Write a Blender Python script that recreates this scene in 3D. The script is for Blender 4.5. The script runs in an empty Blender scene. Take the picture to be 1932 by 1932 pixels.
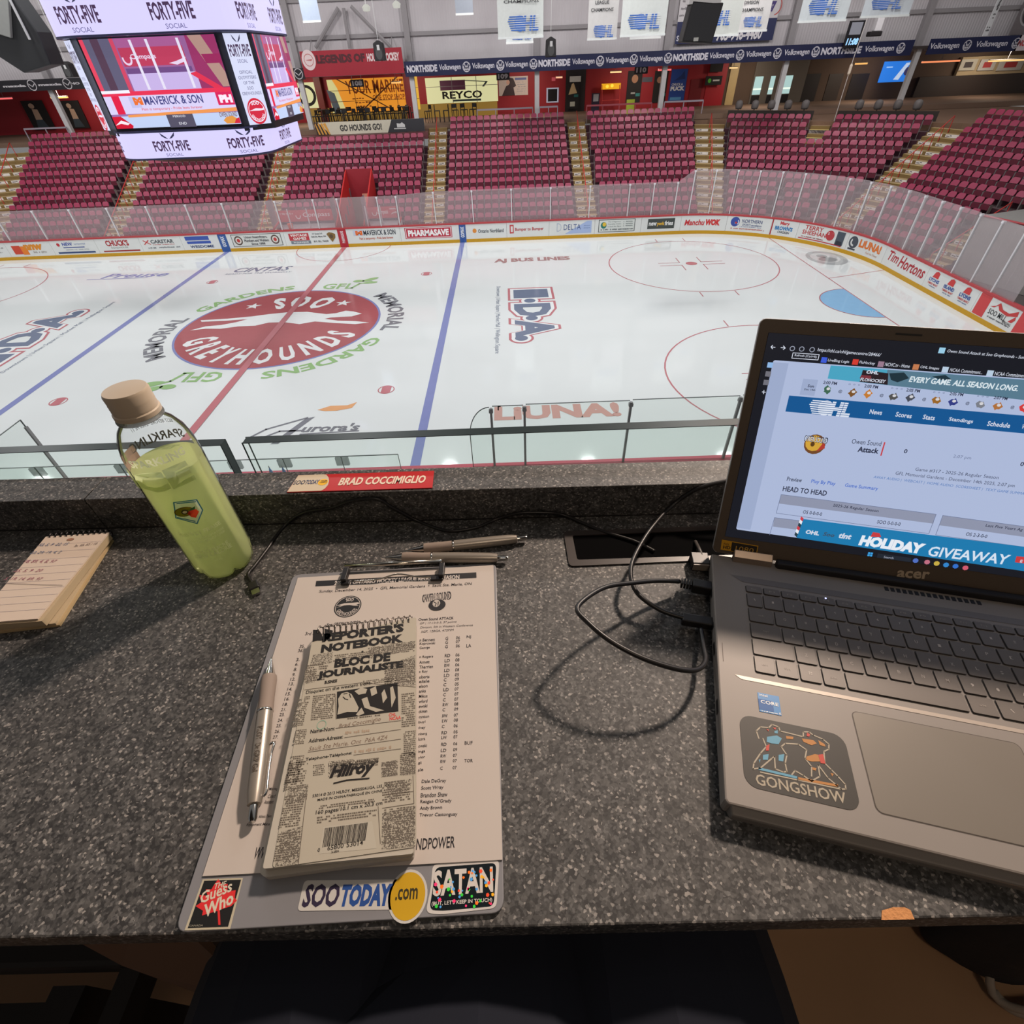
import bpy, math, random
from mathutils import Vector as V, Matrix as Mx
random.seed(7)
SC = bpy.context.scene
COL = SC.collection
FT = .3048
pi = math.pi
sin, cos, rad = math.sin, math.cos, math.radians

# ------------------------------------------------------------------ camera, world, lights, exposure
CP = V((10.7622, -23.6356, 8.9549))
RM = ((.99937068, -.01514376, -.03207649), (-.03397618, -.66846858, -.74296391), (-.01019086, .74358619, -.66856243))
FPX = 954.117
cam = bpy.data.objects.new('camera', bpy.data.cameras.new('camera'))
COL.objects.link(cam)
cam.data.sensor_width = 36
cam.data.lens = FPX / 1932 * 36
cam.data.clip_start = .02
cam.data.clip_end = 300
cam.matrix_world = Mx(((RM[0][0], -RM[1][0], -RM[2][0], CP.x), (RM[0][1], -RM[1][1], -RM[2][1], CP.y),
                       (RM[0][2], -RM[1][2], -RM[2][2], CP.z), (0, 0, 0, 1)))
SC.camera = cam
SC.view_settings.view_transform = 'Standard'
SC.view_settings.look = 'None'
SC.view_settings.gamma = 1
SC.view_settings.use_curve_mapping = False
SC.view_settings.exposure = 0.0

W = bpy.data.worlds.new('world')
SC.world = W
W.use_nodes = True
W.node_tree.nodes['Background'].inputs[0].default_value = (1, .98, .98, 1)
W.node_tree.nodes['Background'].inputs[1].default_value = .20


def area(name, loc, target, size, power, color, sy=None, spread=180):
    l = bpy.data.lights.new(name, 'AREA')
    l.energy = power
    l.color = color
    l.size = size
    if sy:
        l.shape = 'RECTANGLE'
        l.size_y = sy
    l.spread = rad(spread)
    o = bpy.data.objects.new(name, l)
    COL.objects.link(o)
    o.location = loc
    o.rotation_euler = (V(target) - V(loc)).to_track_quat('-Z', 'Y').to_euler()
    return o


for ix in range(6):                                   # rink lights under the roof
    for iy in range(3):
        x, y = -27.5 + 11 * ix, -9 + 9 * iy
        area('rink_light', (x, y, 15.5), (x, y, 0), .9, 470, (.98, .99, 1))
for ix in range(6):                                   # lights over the far stand
    x = -25 + 12 * ix
    area('stand_light', (x, 14, 15.5), (x, 25, 7.0), 1.2, 440, (1, .94, .93))
for ix in range(9):                                   # concourse lights
    x = -24 + 9.2 * ix
    area('concourse_light', (x, 28.6, 8.2), (x, 30, 5.0), 1.2, 110, (1, .86, .70))
area('press_box_lamp', CP + V((1.60, 2.26, 1.885)), CP + V((.08, .3, -.44)), .22, 155, (1, .80, .65))
area('press_box_ceiling_lamp', CP + V((.25, -.75, 1.36)), CP + V((.1, .3, -.44)), .5, 9, (1, .80, .62))


# ------------------------------------------------------------------ photo rays: where a pixel's ray meets a real plane
def ray(x, y):
    a, b = (x - 966) / FPX, (y - 966) / FPX
    return V([RM[0][i] * a + RM[1][i] * b + RM[2][i] for i in range(3)])


def hit(x, y, o, n):
    d = ray(x, y)
    return CP + d * ((V(o) - CP).dot(n) / d.dot(n))


def at_z(x, y, z=0): return hit(x, y, V((0, 0, z)), V((0, 0, 1)))
def at_y(x, y, Y): return hit(x, y, V((0, Y, 0)), V((0, 1, 0)))
def rel(x, y, h): return at_z(x, y, CP.z - h)


# ------------------------------------------------------------------ materials
def lin(c):
    c /= 255
    return c / 12.92 if c <= .04045 else ((c + .055) / 1.055) ** 2.4


MATS = {}


def mat(r, g, b, rough=.5, metal=0., emit=0., spec=.5, trans=0., ior=1.45, var=.06, vs=8., bump=0., coat=0., alpha=1.):
    key = (r, g, b, rough, metal, emit, spec, trans, ior, var, vs, bump, coat, alpha)
    if key in MATS:
        return MATS[key]
    m = bpy.data.materials.new('mat_%d_%d_%d' % (r, g, b))
    m.use_nodes = True
    nt = m.node_tree
    p = nt.nodes['Principled BSDF']
    col = (lin(r), lin(g), lin(b), 1)
    p.inputs['Base Color'].default_value = col
    p.inputs['Roughness'].default_value = rough
    p.inputs['Metallic'].default_value = metal
    p.inputs['Specular IOR Level'].default_value = spec
    p.inputs['Transmission Weight'].default_value = trans
    p.inputs['IOR'].default_value = ior
    p.inputs['Coat Weight'].default_value = coat
    p.inputs['Alpha'].default_value = alpha
    if emit:
        p.inputs['Emission Color'].default_value = col
        p.inputs['Emission Strength'].default_value = emit
        p.inputs['Base Color'].default_value = tuple(c * .15 for c in col[:3]) + (1,)
    elif var:
        tc = nt.nodes.new('ShaderNodeTexCoord')
        nz = nt.nodes.new('ShaderNodeTexNoise')
        nz.inputs['Scale'].default_value = vs
        nz.inputs['Detail'].default_value = 4
        nt.links.new(tc.outputs['Object'], nz.inputs['Vector'])
        mx = nt.nodes.new('ShaderNodeMixRGB')
        mx.blend_type = 'MIX'
        mx.inputs[1].default_value = tuple(c * (1 - var) for c in col[:3]) + (1,)
        mx.inputs[2].default_value = tuple(min(1, c * (1 + var)) for c in col[:3]) + (1,)
        nt.links.new(nz.outputs['Fac'], mx.inputs[0])
        nt.links.new(mx.outputs[0], p.inputs['Base Color'])
        if bump:
            bp = nt.nodes.new('ShaderNodeBump')
            bp.inputs['Strength'].default_value = bump
            bp.inputs['Distance'].default_value = .002
            nt.links.new(nz.outputs['Fac'], bp.inputs['Height'])
            nt.links.new(bp.outputs[0], p.inputs['Normal'])
    MATS[key] = m
    return m


def sheet_mat(name, r, g, b, fac, rough=.12, tint=(1, 1, 1), fr=1.12):
    """clear sheet: mostly see-through, with a scratched, hazy share"""
    m = bpy.data.materials.new(name)
    m.use_nodes = True
    nt = m.node_tree
    nt.nodes.remove(nt.nodes['Principled BSDF'])
    out = nt.nodes['Material Output']
    t = nt.nodes.new('ShaderNodeBsdfTransparent')
    t.inputs[0].default_value = tint + (1,)
    d = nt.nodes.new('ShaderNodeBsdfDiffuse')
    d.inputs[0].default_value = (lin(r), lin(g), lin(b), 1)
    d2 = nt.nodes.new('ShaderNodeBsdfTranslucent')
    d2.inputs[0].default_value = (lin(r), lin(g), lin(b), 1)
    dm = nt.nodes.new('ShaderNodeMixShader')
    dm.inputs[0].default_value = .45
    nt.links.new(d.outputs[0], dm.inputs[1])
    nt.links.new(d2.outputs[0], dm.inputs[2])
    d = dm
    gl = nt.nodes.new('ShaderNodeBsdfGlossy')
    gl.inputs['Roughness'].default_value = rough
    gl.inputs[0].default_value = (.9, .9, .9, 1)
    tc = nt.nodes.new('ShaderNodeTexCoord')
    nz = nt.nodes.new('ShaderNodeTexNoise')
    nz.inputs['Scale'].default_value = .8
    nt.links.new(tc.outputs['Object'], nz.inputs['Vector'])
    mr = nt.nodes.new('ShaderNodeMapRange')
    mr.inputs[3].default_value = fac * .8
    mr.inputs[4].default_value = fac * 1.2
    nt.links.new(nz.outputs['Fac'], mr.inputs[0])
    m1 = nt.nodes.new('ShaderNodeMixShader')
    nt.links.new(mr.outputs[0], m1.inputs[0])
    nt.links.new(t.outputs[0], m1.inputs[1])
    nt.links.new(d.outputs[0], m1.inputs[2])
    lw = nt.nodes.new('ShaderNodeFresnel')
    lw.inputs[0].default_value = fr
    m2 = nt.nodes.new('ShaderNodeMixShader')
    nt.links.new(lw.outputs[0], m2.inputs[0])
    nt.links.new(m1.outputs[0], m2.inputs[1])
    nt.links.new(gl.outputs[0], m2.inputs[2])
    nt.links.new(m2.outputs[0], out.inputs[0])
    return m


def ramp_mat(name, build, rough=.5):
    m = bpy.data.materials.new(name)
    m.use_nodes = True
    nt = m.node_tree
    p = nt.nodes['Principled BSDF']
    p.inputs['Roughness'].default_value = rough
    build(nt, p)
    return m


# ------------------------------------------------------------------ object bookkeeping
OFF = {}


def tag(o, label=None, cat=None, group=None, kind=None):
    if label: o['label'] = label
    if cat: o['category'] = cat
    if group: o['group'] = group
    if kind: o['kind'] = kind
    return o


def root(name, loc, label, cat, group=None, kind=None):
    o = bpy.data.objects.new(name, None)
    COL.objects.link(o)
    o.empty_display_size = .1
    o.location = loc
    OFF[o] = V(loc)
    return tag(o, label, cat, group, kind)


def nrm(v):
    v = V(v)
    return v.normalized()


class Fr:
    """a flat frame: origin, x axis, y axis; calling it gives the point u,v,d"""
    def __init__(s, o, x, y):
        s.o = V(o); s.x = nrm(x); s.y = nrm(V(y) - s.x * V(y).dot(s.x)); s.z = s.x.cross(s.y)

    def __call__(s, u, v, d=0): return s.o + s.x * u + s.y * v + s.z * d

    def px(s, x, y):
        p = hit(x, y, s.o, s.z) - s.o
        return p.dot(s.x), p.dot(s.y)


TXT = {}


def glyphs(s, bold=0., shear=0.):
    k = (s, bold, shear)
    if k not in TXT:
        cu = bpy.data.curves.new('t', 'FONT')
        cu.body = s
        cu.offset = bold
        cu.shear = shear
        cu.resolution_u = 2
        o = bpy.data.objects.new('t', cu)
        me = bpy.data.meshes.new_from_object(o)
        vs = [tuple(v.co[:2]) for v in me.vertices]
        fs = [tuple(p.vertices) for p in me.polygons]
        bpy.data.objects.remove(o); bpy.data.curves.remove(cu); bpy.data.meshes.remove(me)
        if vs:
            x0 = min(v[0] for v in vs); x1 = max(v[0] for v in vs)
            y0 = min(v[1] for v in vs); y1 = max(v[1] for v in vs)
            vs = [((v[0] - x0) / max(x1 - x0, 1e-6), (v[1] - y0) / max(y1 - y0, 1e-6)) for v in vs]
        TXT[k] = (vs, fs)
    return TXT[k]


class MB:
    def __init__(s, m=None):
        s.v = []; s.f = []; s.mi = []; s.mats = []; s.cur = 0
        if m: s.mat(m)

    def mat(s, m):
        if m not in s.mats: s.mats.append(m)
        s.cur = s.mats.index(m)
        return s

    def add(s, vs, fs):
        n = len(s.v)
        s.v += [V(v) for v in vs]
        s.f += [tuple(i + n for i in f) for f in fs]
        s.mi += [s.cur] * len(fs)
        return s

    def hexa(s, a, b):
        """a: four points of one end, b: the four opposite"""
        return s.add(list(a) + list(b), [(3, 2, 1, 0), (4, 5, 6, 7), (0, 1, 5, 4), (1, 2, 6, 5), (2, 3, 7, 6), (3, 0, 4, 7)])

    def box(s, x0, x1, y0, y1, z0, z1):
        return s.hexa([(x0, y0, z0), (x1, y0, z0), (x1, y1, z0), (x0, y1, z0)], [(x0, y0, z1), (x1, y0, z1), (x1, y1, z1), (x0, y1, z1)])

    def slab(s, S, u0, u1, v0, v1, d0, d1, n=1):
        for i in range(n):
            a, b = u0 + (u1 - u0) * i / n, u0 + (u1 - u0) * (i + 1) / n
            s.hexa([S(a, v0, d0), S(b, v0, d0), S(b, v1, d0), S(a, v1, d0)], [S(a, v0, d1), S(b, v0, d1), S(b, v1, d1), S(a, v1, d1)])
        return s

    def rect(s, S, u0, u1, v0, v1, d=0, n=1):
        for i in range(n):
            a, b = u0 + (u1 - u0) * i / n, u0 + (u1 - u0) * (i + 1) / n
            s.add([S(a, v0, d), S(b, v0, d), S(b, v1, d), S(a, v1, d)], [(0, 1, 2, 3)])
        return s

    def poly(s, S, pts, d=0): return s.add([S(p[0], p[1], d) for p in pts], [tuple(range(len(pts)))])

    def prism(s, S, pts, d0, d1):
        n = len(pts)
        return s.add([S(p[0], p[1], d0) for p in pts] + [S(p[0], p[1], d1) for p in pts],
                     [tuple(range(n - 1, -1, -1)), tuple(range(n, 2 * n))] + [(i, (i + 1) % n, n + (i + 1) % n, n + i) for i in range(n)])

    def disc(s, S, cx, cy, rx, ry=None, d=0, n=24):
        ry = ry or rx
        return s.poly(S, [(cx + rx * cos(2 * pi * i / n), cy + ry * sin(2 * pi * i / n)) for i in range(n)], d)

    def ring(s, S, cx, cy, r0, r1, d=0, a0=0, a1=360, n=32):
        for i in range(n):
            a, b = rad(a0 + (a1 - a0) * i / n), rad(a0 + (a1 - a0) * (i + 1) / n)
            s.add([S(cx + r * cos(t), cy + r * sin(t), d) for r, t in ((r0, a), (r1, a), (r1, b), (r0, b))], [(0, 1, 2, 3)])
        return s

    def line(s, S, pts, w, d=0):
        for p, q in zip(pts, pts[1:]):
            a = V((p[0], p[1])); b = V((q[0], q[1]))
            if (b - a).length < 1e-9: continue
            t = (b - a).normalized(); n = V((-t.y, t.x)) * w / 2
            t = t * w * .25
            s.add([S(*(a - n - t), d), S(*(b - n + t), d), S(*(b + n + t), d), S(*(a + n - t), d)], [(0, 1, 2, 3)])
        return s

    def txt(s, S, t, u0, u1, v0, v1, d=0, bold=0., shear=0.):
        vs, fs = glyphs(t, bold, shear)
        return s.add([S(u0 + (u1 - u0) * a, v0 + (v1 - v0) * b, d) for a, b in vs], fs)

    def tpx(s, F, t, x0, y0, x1, y1, h, d=0, bold=0., shear=0.):
        """text on frame F, its baseline between two photo pixels, h pixels tall"""
        a = V(F.px(x0, y0)); b = V(F.px(x1, y1)); c = V(F.px(x0, y0 - h))
        t_ = (b - a).normalized(); n = V((-t_.y, t_.x))
        hh = (c - a).dot(n); L = (b - a).length
        vs, fs = glyphs(t, bold, shear)
        return s.add([F(*(a + t_ * L * p + n * hh * q), d) for p, q in vs], fs)

    def ppx(s, F, pts, d=0): return s.poly(F, [F.px(*p) for p in pts], d)

    def lpx(s, F, pts, w, d=0): return s.line(F, [F.px(*p) for p in pts], w, d)

    def tube(s, pts, r, n=8, cap=True):
        pts = [V(p) for p in pts]
        R = r if isinstance(r, (list, tuple)) else [r] * len(pts)
        up = V((0, 0, 1)); rings = []
        for i, p in enumerate(pts):
            t = (pts[min(i + 1, len(pts) - 1)] - pts[max(i - 1, 0)]).normalized()
            if i == 0:
                if abs(t.dot(up)) > .95: up = V((1, 0, 0))
                a = t.cross(up).normalized()
            else:
                a = (a - t * a.dot(t)).normalized()
            b = t.cross(a)
            rings.append([p + (a * cos(2 * pi * k / n) + b * sin(2 * pi * k / n)) * R[i] for k in range(n)])
        vs = [q for g in rings for q in g]
        fs = [(i * n + k, i * n + (k + 1) % n, (i + 1) * n + (k + 1) % n, (i + 1) * n + k) for i in range(len(pts) - 1) for k in range(n)]
        if cap: fs += [tuple(range(n - 1, -1, -1)), tuple((len(pts) - 1) * n + k for k in range(n))]
        return s.add(vs, fs)

    def cyl(s, a, b, r, n=12): return s.tube([a, b], r, n)

    def lathe(s, o, prof, n=32, ax=None, wob=None, cap=True):
        o = V(o); F = ax or Fr((0, 0, 0), (1, 0, 0), (0, 1, 0)); vs = []
        for r, z in prof:
            for k in range(n):
                a = 2 * pi * k / n
                rr = r * (wob(a, z) if wob else 1)
                vs.append(o + F.x * rr * cos(a) + F.y * rr * sin(a) + F.z * z)
        m = len(prof)
        fs = [(i * n + k, i * n + (k + 1) % n, (i + 1) * n + (k + 1) % n, (i + 1) * n + k) for i in range(m - 1) for k in range(n)]
        if cap: fs += [tuple(range(n - 1, -1, -1)), tuple((m - 1) * n + k for k in range(n))]
        return s.add(vs, fs)

    def build(s, name, parent=None, smooth=False, bevel=0, seg=2, auto=None, origin=None):
        me = bpy.data.meshes.new(name)
        if parent is not None:
            p = parent
            off = OFF.get(p)
        else:
            off = V(origin) if origin is not None else V((sum(v.x for v in s.v) / len(s.v), sum(v.y for v in s.v) / len(s.v), min(v.z for v in s.v)))
        me.from_pydata([v - off for v in s.v], [], s.f)
        for m in s.mats: me.materials.append(m)
        me.polygons.foreach_set('material_index', s.mi)
        if smooth: me.polygons.foreach_set('use_smooth', [True] * len(s.f))
        me.update()
        o = bpy.data.objects.new(name, me)
        COL.objects.link(o)
        if parent is not None: o.parent = parent
        else: o.location = off
        OFF[o] = off
        if bevel:
            b = o.modifiers.new('bevel', 'BEVEL')
            b.width = bevel; b.segments = seg; b.limit_method = 'ANGLE'; b.angle_limit = rad(40)
        if smooth and auto:
            e = o.modifiers.new('edges', 'EDGE_SPLIT')
            e.split_angle = rad(auto)
        return o


def struct(o, name=None):
    o['kind'] = 'structure'
    return o


def copy_tree(o, loc=None, rz=None, label=None):
    r = o.copy(); COL.objects.link(r)
    for k in o.children:
        c = k.copy(); COL.objects.link(c); c.parent = r
        for g in k.children:
            d = g.copy(); COL.objects.link(d); d.parent = c
    if loc is not None: r.location = loc
    if rz is not None: r.rotation_euler.z = rz
    if label: r['label'] = label
    return r


ORD = ['first', 'second', 'third', 'fourth', 'fifth', 'sixth', 'seventh', 'eighth', 'ninth', 'tenth', 'eleventh', 'twelfth', 'thirteenth',
       'fourteenth', 'fifteenth', 'sixteenth', 'seventeenth', 'eighteenth', 'nineteenth', 'twentieth', 'twenty-first', 'twenty-second',
       'twenty-third', 'twenty-fourth', 'twenty-fifth', 'twenty-sixth', 'twenty-seventh', 'twenty-eighth']


def bez(pts, n=8):
    """smooth curve through the points"""
    pts = [V(p) for p in pts]; out = []
    for i in range(len(pts) - 1):
        p0 = pts[max(i - 1, 0)]; p1 = pts[i]; p2 = pts[i + 1]; p3 = pts[min(i + 2, len(pts) - 1)]
        for k in range(n):
            t = k / n
            out.append(.5 * ((2 * p1) + (p2 - p0) * t + (2 * p0 - 5 * p1 + 4 * p2 - p3) * t * t + (3 * p1 - p0 - 3 * p2 + p3) * t ** 3))
    return out + [pts[-1]]


# ================================================================== ICE
ICE = Fr((0, 0, 0), (1, 0, 0), (0, 1, 0))
RC = 28 * FT
CX, CY = 72 * FT, 14.5 * FT
BY, BX = 42.5 * FT, 100 * FT
out = []
for cx, cy, a0 in ((CX, CY, 0), (-CX, CY, 90), (-CX, -CY, 180), (CX, -CY, 270)):
    out += [(cx + RC * cos(rad(a0 + 90 * i / 14)), cy + RC * sin(rad(a0 + 90 * i / 14))) for i in range(15)]
m_ice = mat(224, 228, 227, rough=.07, spec=.34, var=.03, vs=.35)
PAINT = dict(rough=.09, spec=.34, var=.05, vs=3)
b = MB(m_ice).prism(ICE, out, -.08, 0)
ice = b.build('floor_ice', origin=(0, 0, 0))
struct(ice)


def ice_part(name, b): return b.build(name, ice)


p_red = mat(192, 120, 126, **PAINT); p_blue = mat(134, 141, 190, **PAINT); p_maroon = mat(172, 94, 98, **PAINT)
p_white = mat(232, 234, 234, **PAINT); p_navy = mat(116, 126, 148, **PAINT); p_grey = mat(128, 130, 136, **PAINT)
p_green = mat(150, 188, 128, **PAINT); p_brown = mat(168, 132, 130, **PAINT)
ice_part('center_line', MB(p_red).rect(ICE, -.15, .15, -BY, BY, .016))
ice_part('blue_line', MB(p_blue).rect(ICE, -7.92, -7.62, -BY, BY, .004))
ice_part('blue_line', MB(p_blue).rect(ICE, 7.62, 7.92, -BY, BY, .004))
gl = BY - RC + math.sqrt(RC ** 2 - (89 * FT - CX) ** 2)
ice_part('goal_line', MB(p_red).rect(ICE, 27.1, 27.155, -gl, gl, .005))
b = MB(p_red).line(ICE, [(27.13, 3.4), (BX, 4.35)], .05, .005).line(ICE, [(27.13, -3.4), (BX, -4.35)], .05, .005)
ice_part('trapezoid_lines', b)
cr = [(27.1, -1.22)] + [(27.1 - 1.83 * cos(a), 1.83 * sin(a)) for a in [rad(-90 + 180 * i / 24) for i in range(25)]] + [(27.1, 1.22)]
ice_part('goal_crease', MB(mat(134, 184, 222, **PAINT)).poly(ICE, cr[1:-1], .004).mat(p_red).line(ICE, cr[1:-1], .05, .006))
for sx in (1, -1):
    for sy in (1, -1):
        if sx < 0 and sy < 0: continue
        x, y = sx * 69 * FT, sy * 22 * FT
        b = MB(p_red).ring(ICE, x, y, 4.54, 4.6, .004, n=64).disc(ICE, x, y, .31, d=.005)
        for q in (1, -1):
            for r in (1, -1):
                b.line(ICE, [(x + q * 1.8, y + r * .23), (x + q * .6, y + r * .23), (x + q * .6, y + r * 1.1)], .05, .005)
                b.line(ICE, [(x + q * .87, y + r * 4.58), (x + q * .87, y + r * 5.2)], .05, .005)
        ice_part('faceoff_circle', b)
        X, Y = sx * 20 * FT, sy * 22 * FT
for sx in (1, -1):
    for sy in (1, -1):
        x, y = sx * 20 * FT, sy * 22 * FT
        b = MB(p_red).ring(ICE, x, y, .27, .31, .005).poly(ICE, [(x + .27 * cos(a), y + .27 * sin(a)) for a in [rad(t) for t in (50, 70, 90, 110, 130, 230, 250, 270, 290, 310)]], .005)
        ice_part('faceoff_dot', b)
b = MB(p_red).ring(ICE, 0, BY, 3.02, 3.07, .004, 180, 360, 32)
ice_part('referee_crease', b)


def arc(r0, r1, a0, a1):
    return lambda u, v, d=0: V(((r0 + (r1 - r0) * v) * cos(rad(a0 + (a1 - a0) * u)), (r0 + (r1 - r0) * v) * sin(rad(a0 + (a1 - a0) * u)), d))


# centre emblem: maroon disc, running hound, lettering round it
b = MB(p_blue).disc(ICE, 0, 0, 4.62, d=.004, n=72).mat(p_maroon).disc(ICE, 0, 0, 4.52, d=.006, n=72)
b.mat(p_white)
b.txt(arc(2.1, 3.75, 114, 56), 'S O O', 0, 1, 0, 1, .009, .05)
g = 'G R E Y H O U N D S'
b.txt(arc(4.2, 2.7, 202, 340), g, 0, 1, 0, 1, .009, .04)
for (sx, sy) in ((-2.22, 2.54), (2.36, 2.5)):
    b.poly(ICE, [(sx + (.42 if i % 2 == 0 else .17) * cos(rad(90 + 36 * i)), sy + (.42 if i % 2 == 0 else .17) * sin(rad(90 + 36 * i))) for i in range(10)], .009)
dog = [(1045, 620), (1180, 612), (1310, 600), (1400, 588), (1500, 578), (1600, 576), (1700, 588), (1750, 583), (1800, 570), (1840, 574), (1885, 585), (1830, 600), (1780, 602),
       (1720, 606), (1690, 612), (1760, 622), (1850, 624), (1922, 632), (1850, 640), (1740, 634), (1640, 626), (1560, 640), (1480, 630), (1400, 632), (1330, 648),
       (1240, 652), (1150, 664), (1070, 664), (990, 673), (1070, 652), (1150, 645), (1230, 630), (1290, 614), (1180, 622), (1050, 628)]
b.poly(ICE, [tuple(at_z(x / 2.76, 380 + y / 2.76).xy) for x, y in dog], .009)
ice_part('center_emblem', b)
b = MB(p_grey)
b.txt(arc(4.95, 5.75, 219, 166), 'MEMORIAL', 0, 1, 0, 1, .005, .03)
b.txt(arc(4.95, 5.75, 42, -13), 'MEMORIAL', 0, 1, 0, 1, .005, .03)
b.mat(p_green)
b.txt(arc(4.95, 5.6, 157, 100), 'GARDENS', 0, 1, 0, 1, .005, .03)
b.txt(arc(4.95, 5.6, -22, -80), 'GARDENS', 0, 1, 0, 1, .005, .03)
for t in (1, -1):                                      # GFL with leaves, once upright and once upside down
    F = Fr((t * .62, t * 4.75, 0), (t * .96, t * -.05, 0), (0, t, 0))
    b.txt(F, 'GFL', 0, 1.75, 0, .85, .006, .02)
    b.line(F, [(1.65, .1), (1.9, .75), (2.5, 1.15)], .14, .006)
    for (u, v, w, h, a) in ((1.75, 1.2, .32, .2, 0), (2.45, .92, .42, .17, 10), (2.35, 1.45, .5, .2, 40)):
        b.poly(F, [(u + w * cos(q) * cos(rad(a)) - h * sin(q) * sin(rad(a)), v + w * cos(q) * sin(rad(a)) + h * sin(q) * cos(rad(a))) for q in [2 * pi * i / 14 for i in range(14)]], .008)
ice_part('ring_lettering', b)


def ida(F, w, h):
    b = MB()
    for m, o, d in ((p_red, .085, .004), (p_white, .05, .006), (p_navy, .0, .008)):
        b.mat(m)
        for t, u0, u1 in (('I', 0, .2), ('D', .33, .6), ('A', .66, .97)):
            e = o * w * .55
            b.txt(F, t, u0 * w - e, u1 * w + e, -e, h + e, d, .05 + o * .3)
        for u in (.265, .63, .99):
            b.disc(F, u * w, h * .45 if u < .9 else .25, .28 + o * 3, d=d + .001, n=20)
    ice_part('pharmacy_emblem', b)


ida(Fr((10.95, 3.45, 0), (0, -1, 0), (1, 0, 0)), 6.1, 1.75)
ida(Fr((-10.95, -3.45, 0), (0, 1, 0), (-1, 0, 0)), 6.1, 1.75)
b = MB(p_navy)
for F in (Fr((10.02, 4.1, 0), (0, -1, 0), (1, 0, 0)), Fr((-10.02, -4.1, 0), (0, 1, 0), (-1, 0, 0))):
    b.txt(F, 'Downtown | Urban Square | Market Mall | Wellington Square', 0, 8.1, 0, .27, .005)
ice_part('small_lettering', b)
b = MB(p_brown).txt(ICE, 'AJ BUS LINES', 9.9, 14.4, 8.1, 9.0, .005, .05)
ice_part('lettering', b)
b = MB(p_navy).txt(ICE, 'CINTAS', -5.6, -2.2, 8.35, 9.2, .005, .02, .35).txt(ICE, 'READY FOR THE WORKDAY', -5.9, -2.0, 7.95, 8.17, .005, 0, .2)
ice_part('lettering', b)
b = MB(p_blue).txt(ICE, 'Preuse', -13.4, -9.5, 8.15, 9.0, .005, .02, .3).line(ICE, [(-14.1, 8.05), (-10.5, 8.0)], .08, .005)
ice_part('lettering', b)
b = MB(p_grey).txt(ICE, 'urora\'s', 3.72, 5.65, -9.42, -8.95, .005, .035, .2).line(ICE, [(3.75, -9.52), (5.65, -9.44)], .07, .005)
b.poly(ICE, [(2.95, -10.05), (3.2, -10.05), (3.95, -8.45), (3.65, -8.55)], .005).line(ICE, [(3.7, -8.5), (2.5, -9.15), (2.1, -9.65), (2.45, -9.75), (3.0, -9.3), (3.7, -9.3)], .09, .005)
b.mat(mat(226, 168, 120, **PAINT)).poly(ICE, [(3.9, -8.0), (4.3, -7.75), (4.9, -7.75), (5.2, -7.55), (5.1, -7.95), (4.6, -8.1), (4.2, -8.1)], .005)
ice_part('lettering', b)
b = MB(mat(206, 158, 148, **PAINT)).txt(ICE, 'LiUNA!', 10.1, 14.35, -9.12, -8.2, .005, .05)
ice_part('lettering', b)
b = MB(mat(176, 178, 178, **PAINT)).disc(ICE, 28.6, 6.75, 1.02, 1.3, .005).mat(mat(206, 206, 205, **PAINT)).disc(ICE, 28.55, 6.8, .75, .9, .007)
b.mat(mat(160, 160, 160, **PAINT)).disc(ICE, 28.5, 7.1, .28, .3, .009).disc(ICE, 28.55, 6.45, .5, .42, .009)
ice_part('round_emblem', b)

# ================================================================== DASHER BOARDS
ARC = RC * pi / 2


def SB(s, z, d=0, side=1):
    """along the far boards: s is x on the straight, then the arc length round the corner; d towards the ice"""
    q = -1 if s < 0 else 1
    a = abs(s)
    if a <= CX: return V((s, BY - d, z))
    if a <= CX + ARC:
        t = (a - CX) / RC
        return V((q * (CX + (RC - d) * sin(t)), CY + (RC - d) * cos(t), z))
    return V((q * (BX - d), CY - (a - CX - ARC), z))


def scrib(b, S, u0, u1, v, h, d, seed=0):
    """a line of print too small to read"""
    r = random.Random(seed); u = u0
    while u < u1:
        w = h * r.uniform(.35, .75)
        if r.random() < .84:
            b.rect(S, u, min(u + w * .75, u1), v + h * r.uniform(0, .3), v + h * r.uniform(.7, 1), d)
        u += w
    return b


brd = mat(222, 224, 222, rough=.35, var=.05, vs=1.5)
kick = mat(200, 152, 28, rough=.4, var=.08)
cap_m = mat(182, 66, 70, rough=.4)


def C(*c): return mat(*c, rough=.45, var=.03)


def seg(s0, s1): return max(1, int((s1 - s0) / .35)) if abs(s0) > CX - .5 or abs(s1) > CX - .5 else 1


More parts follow.
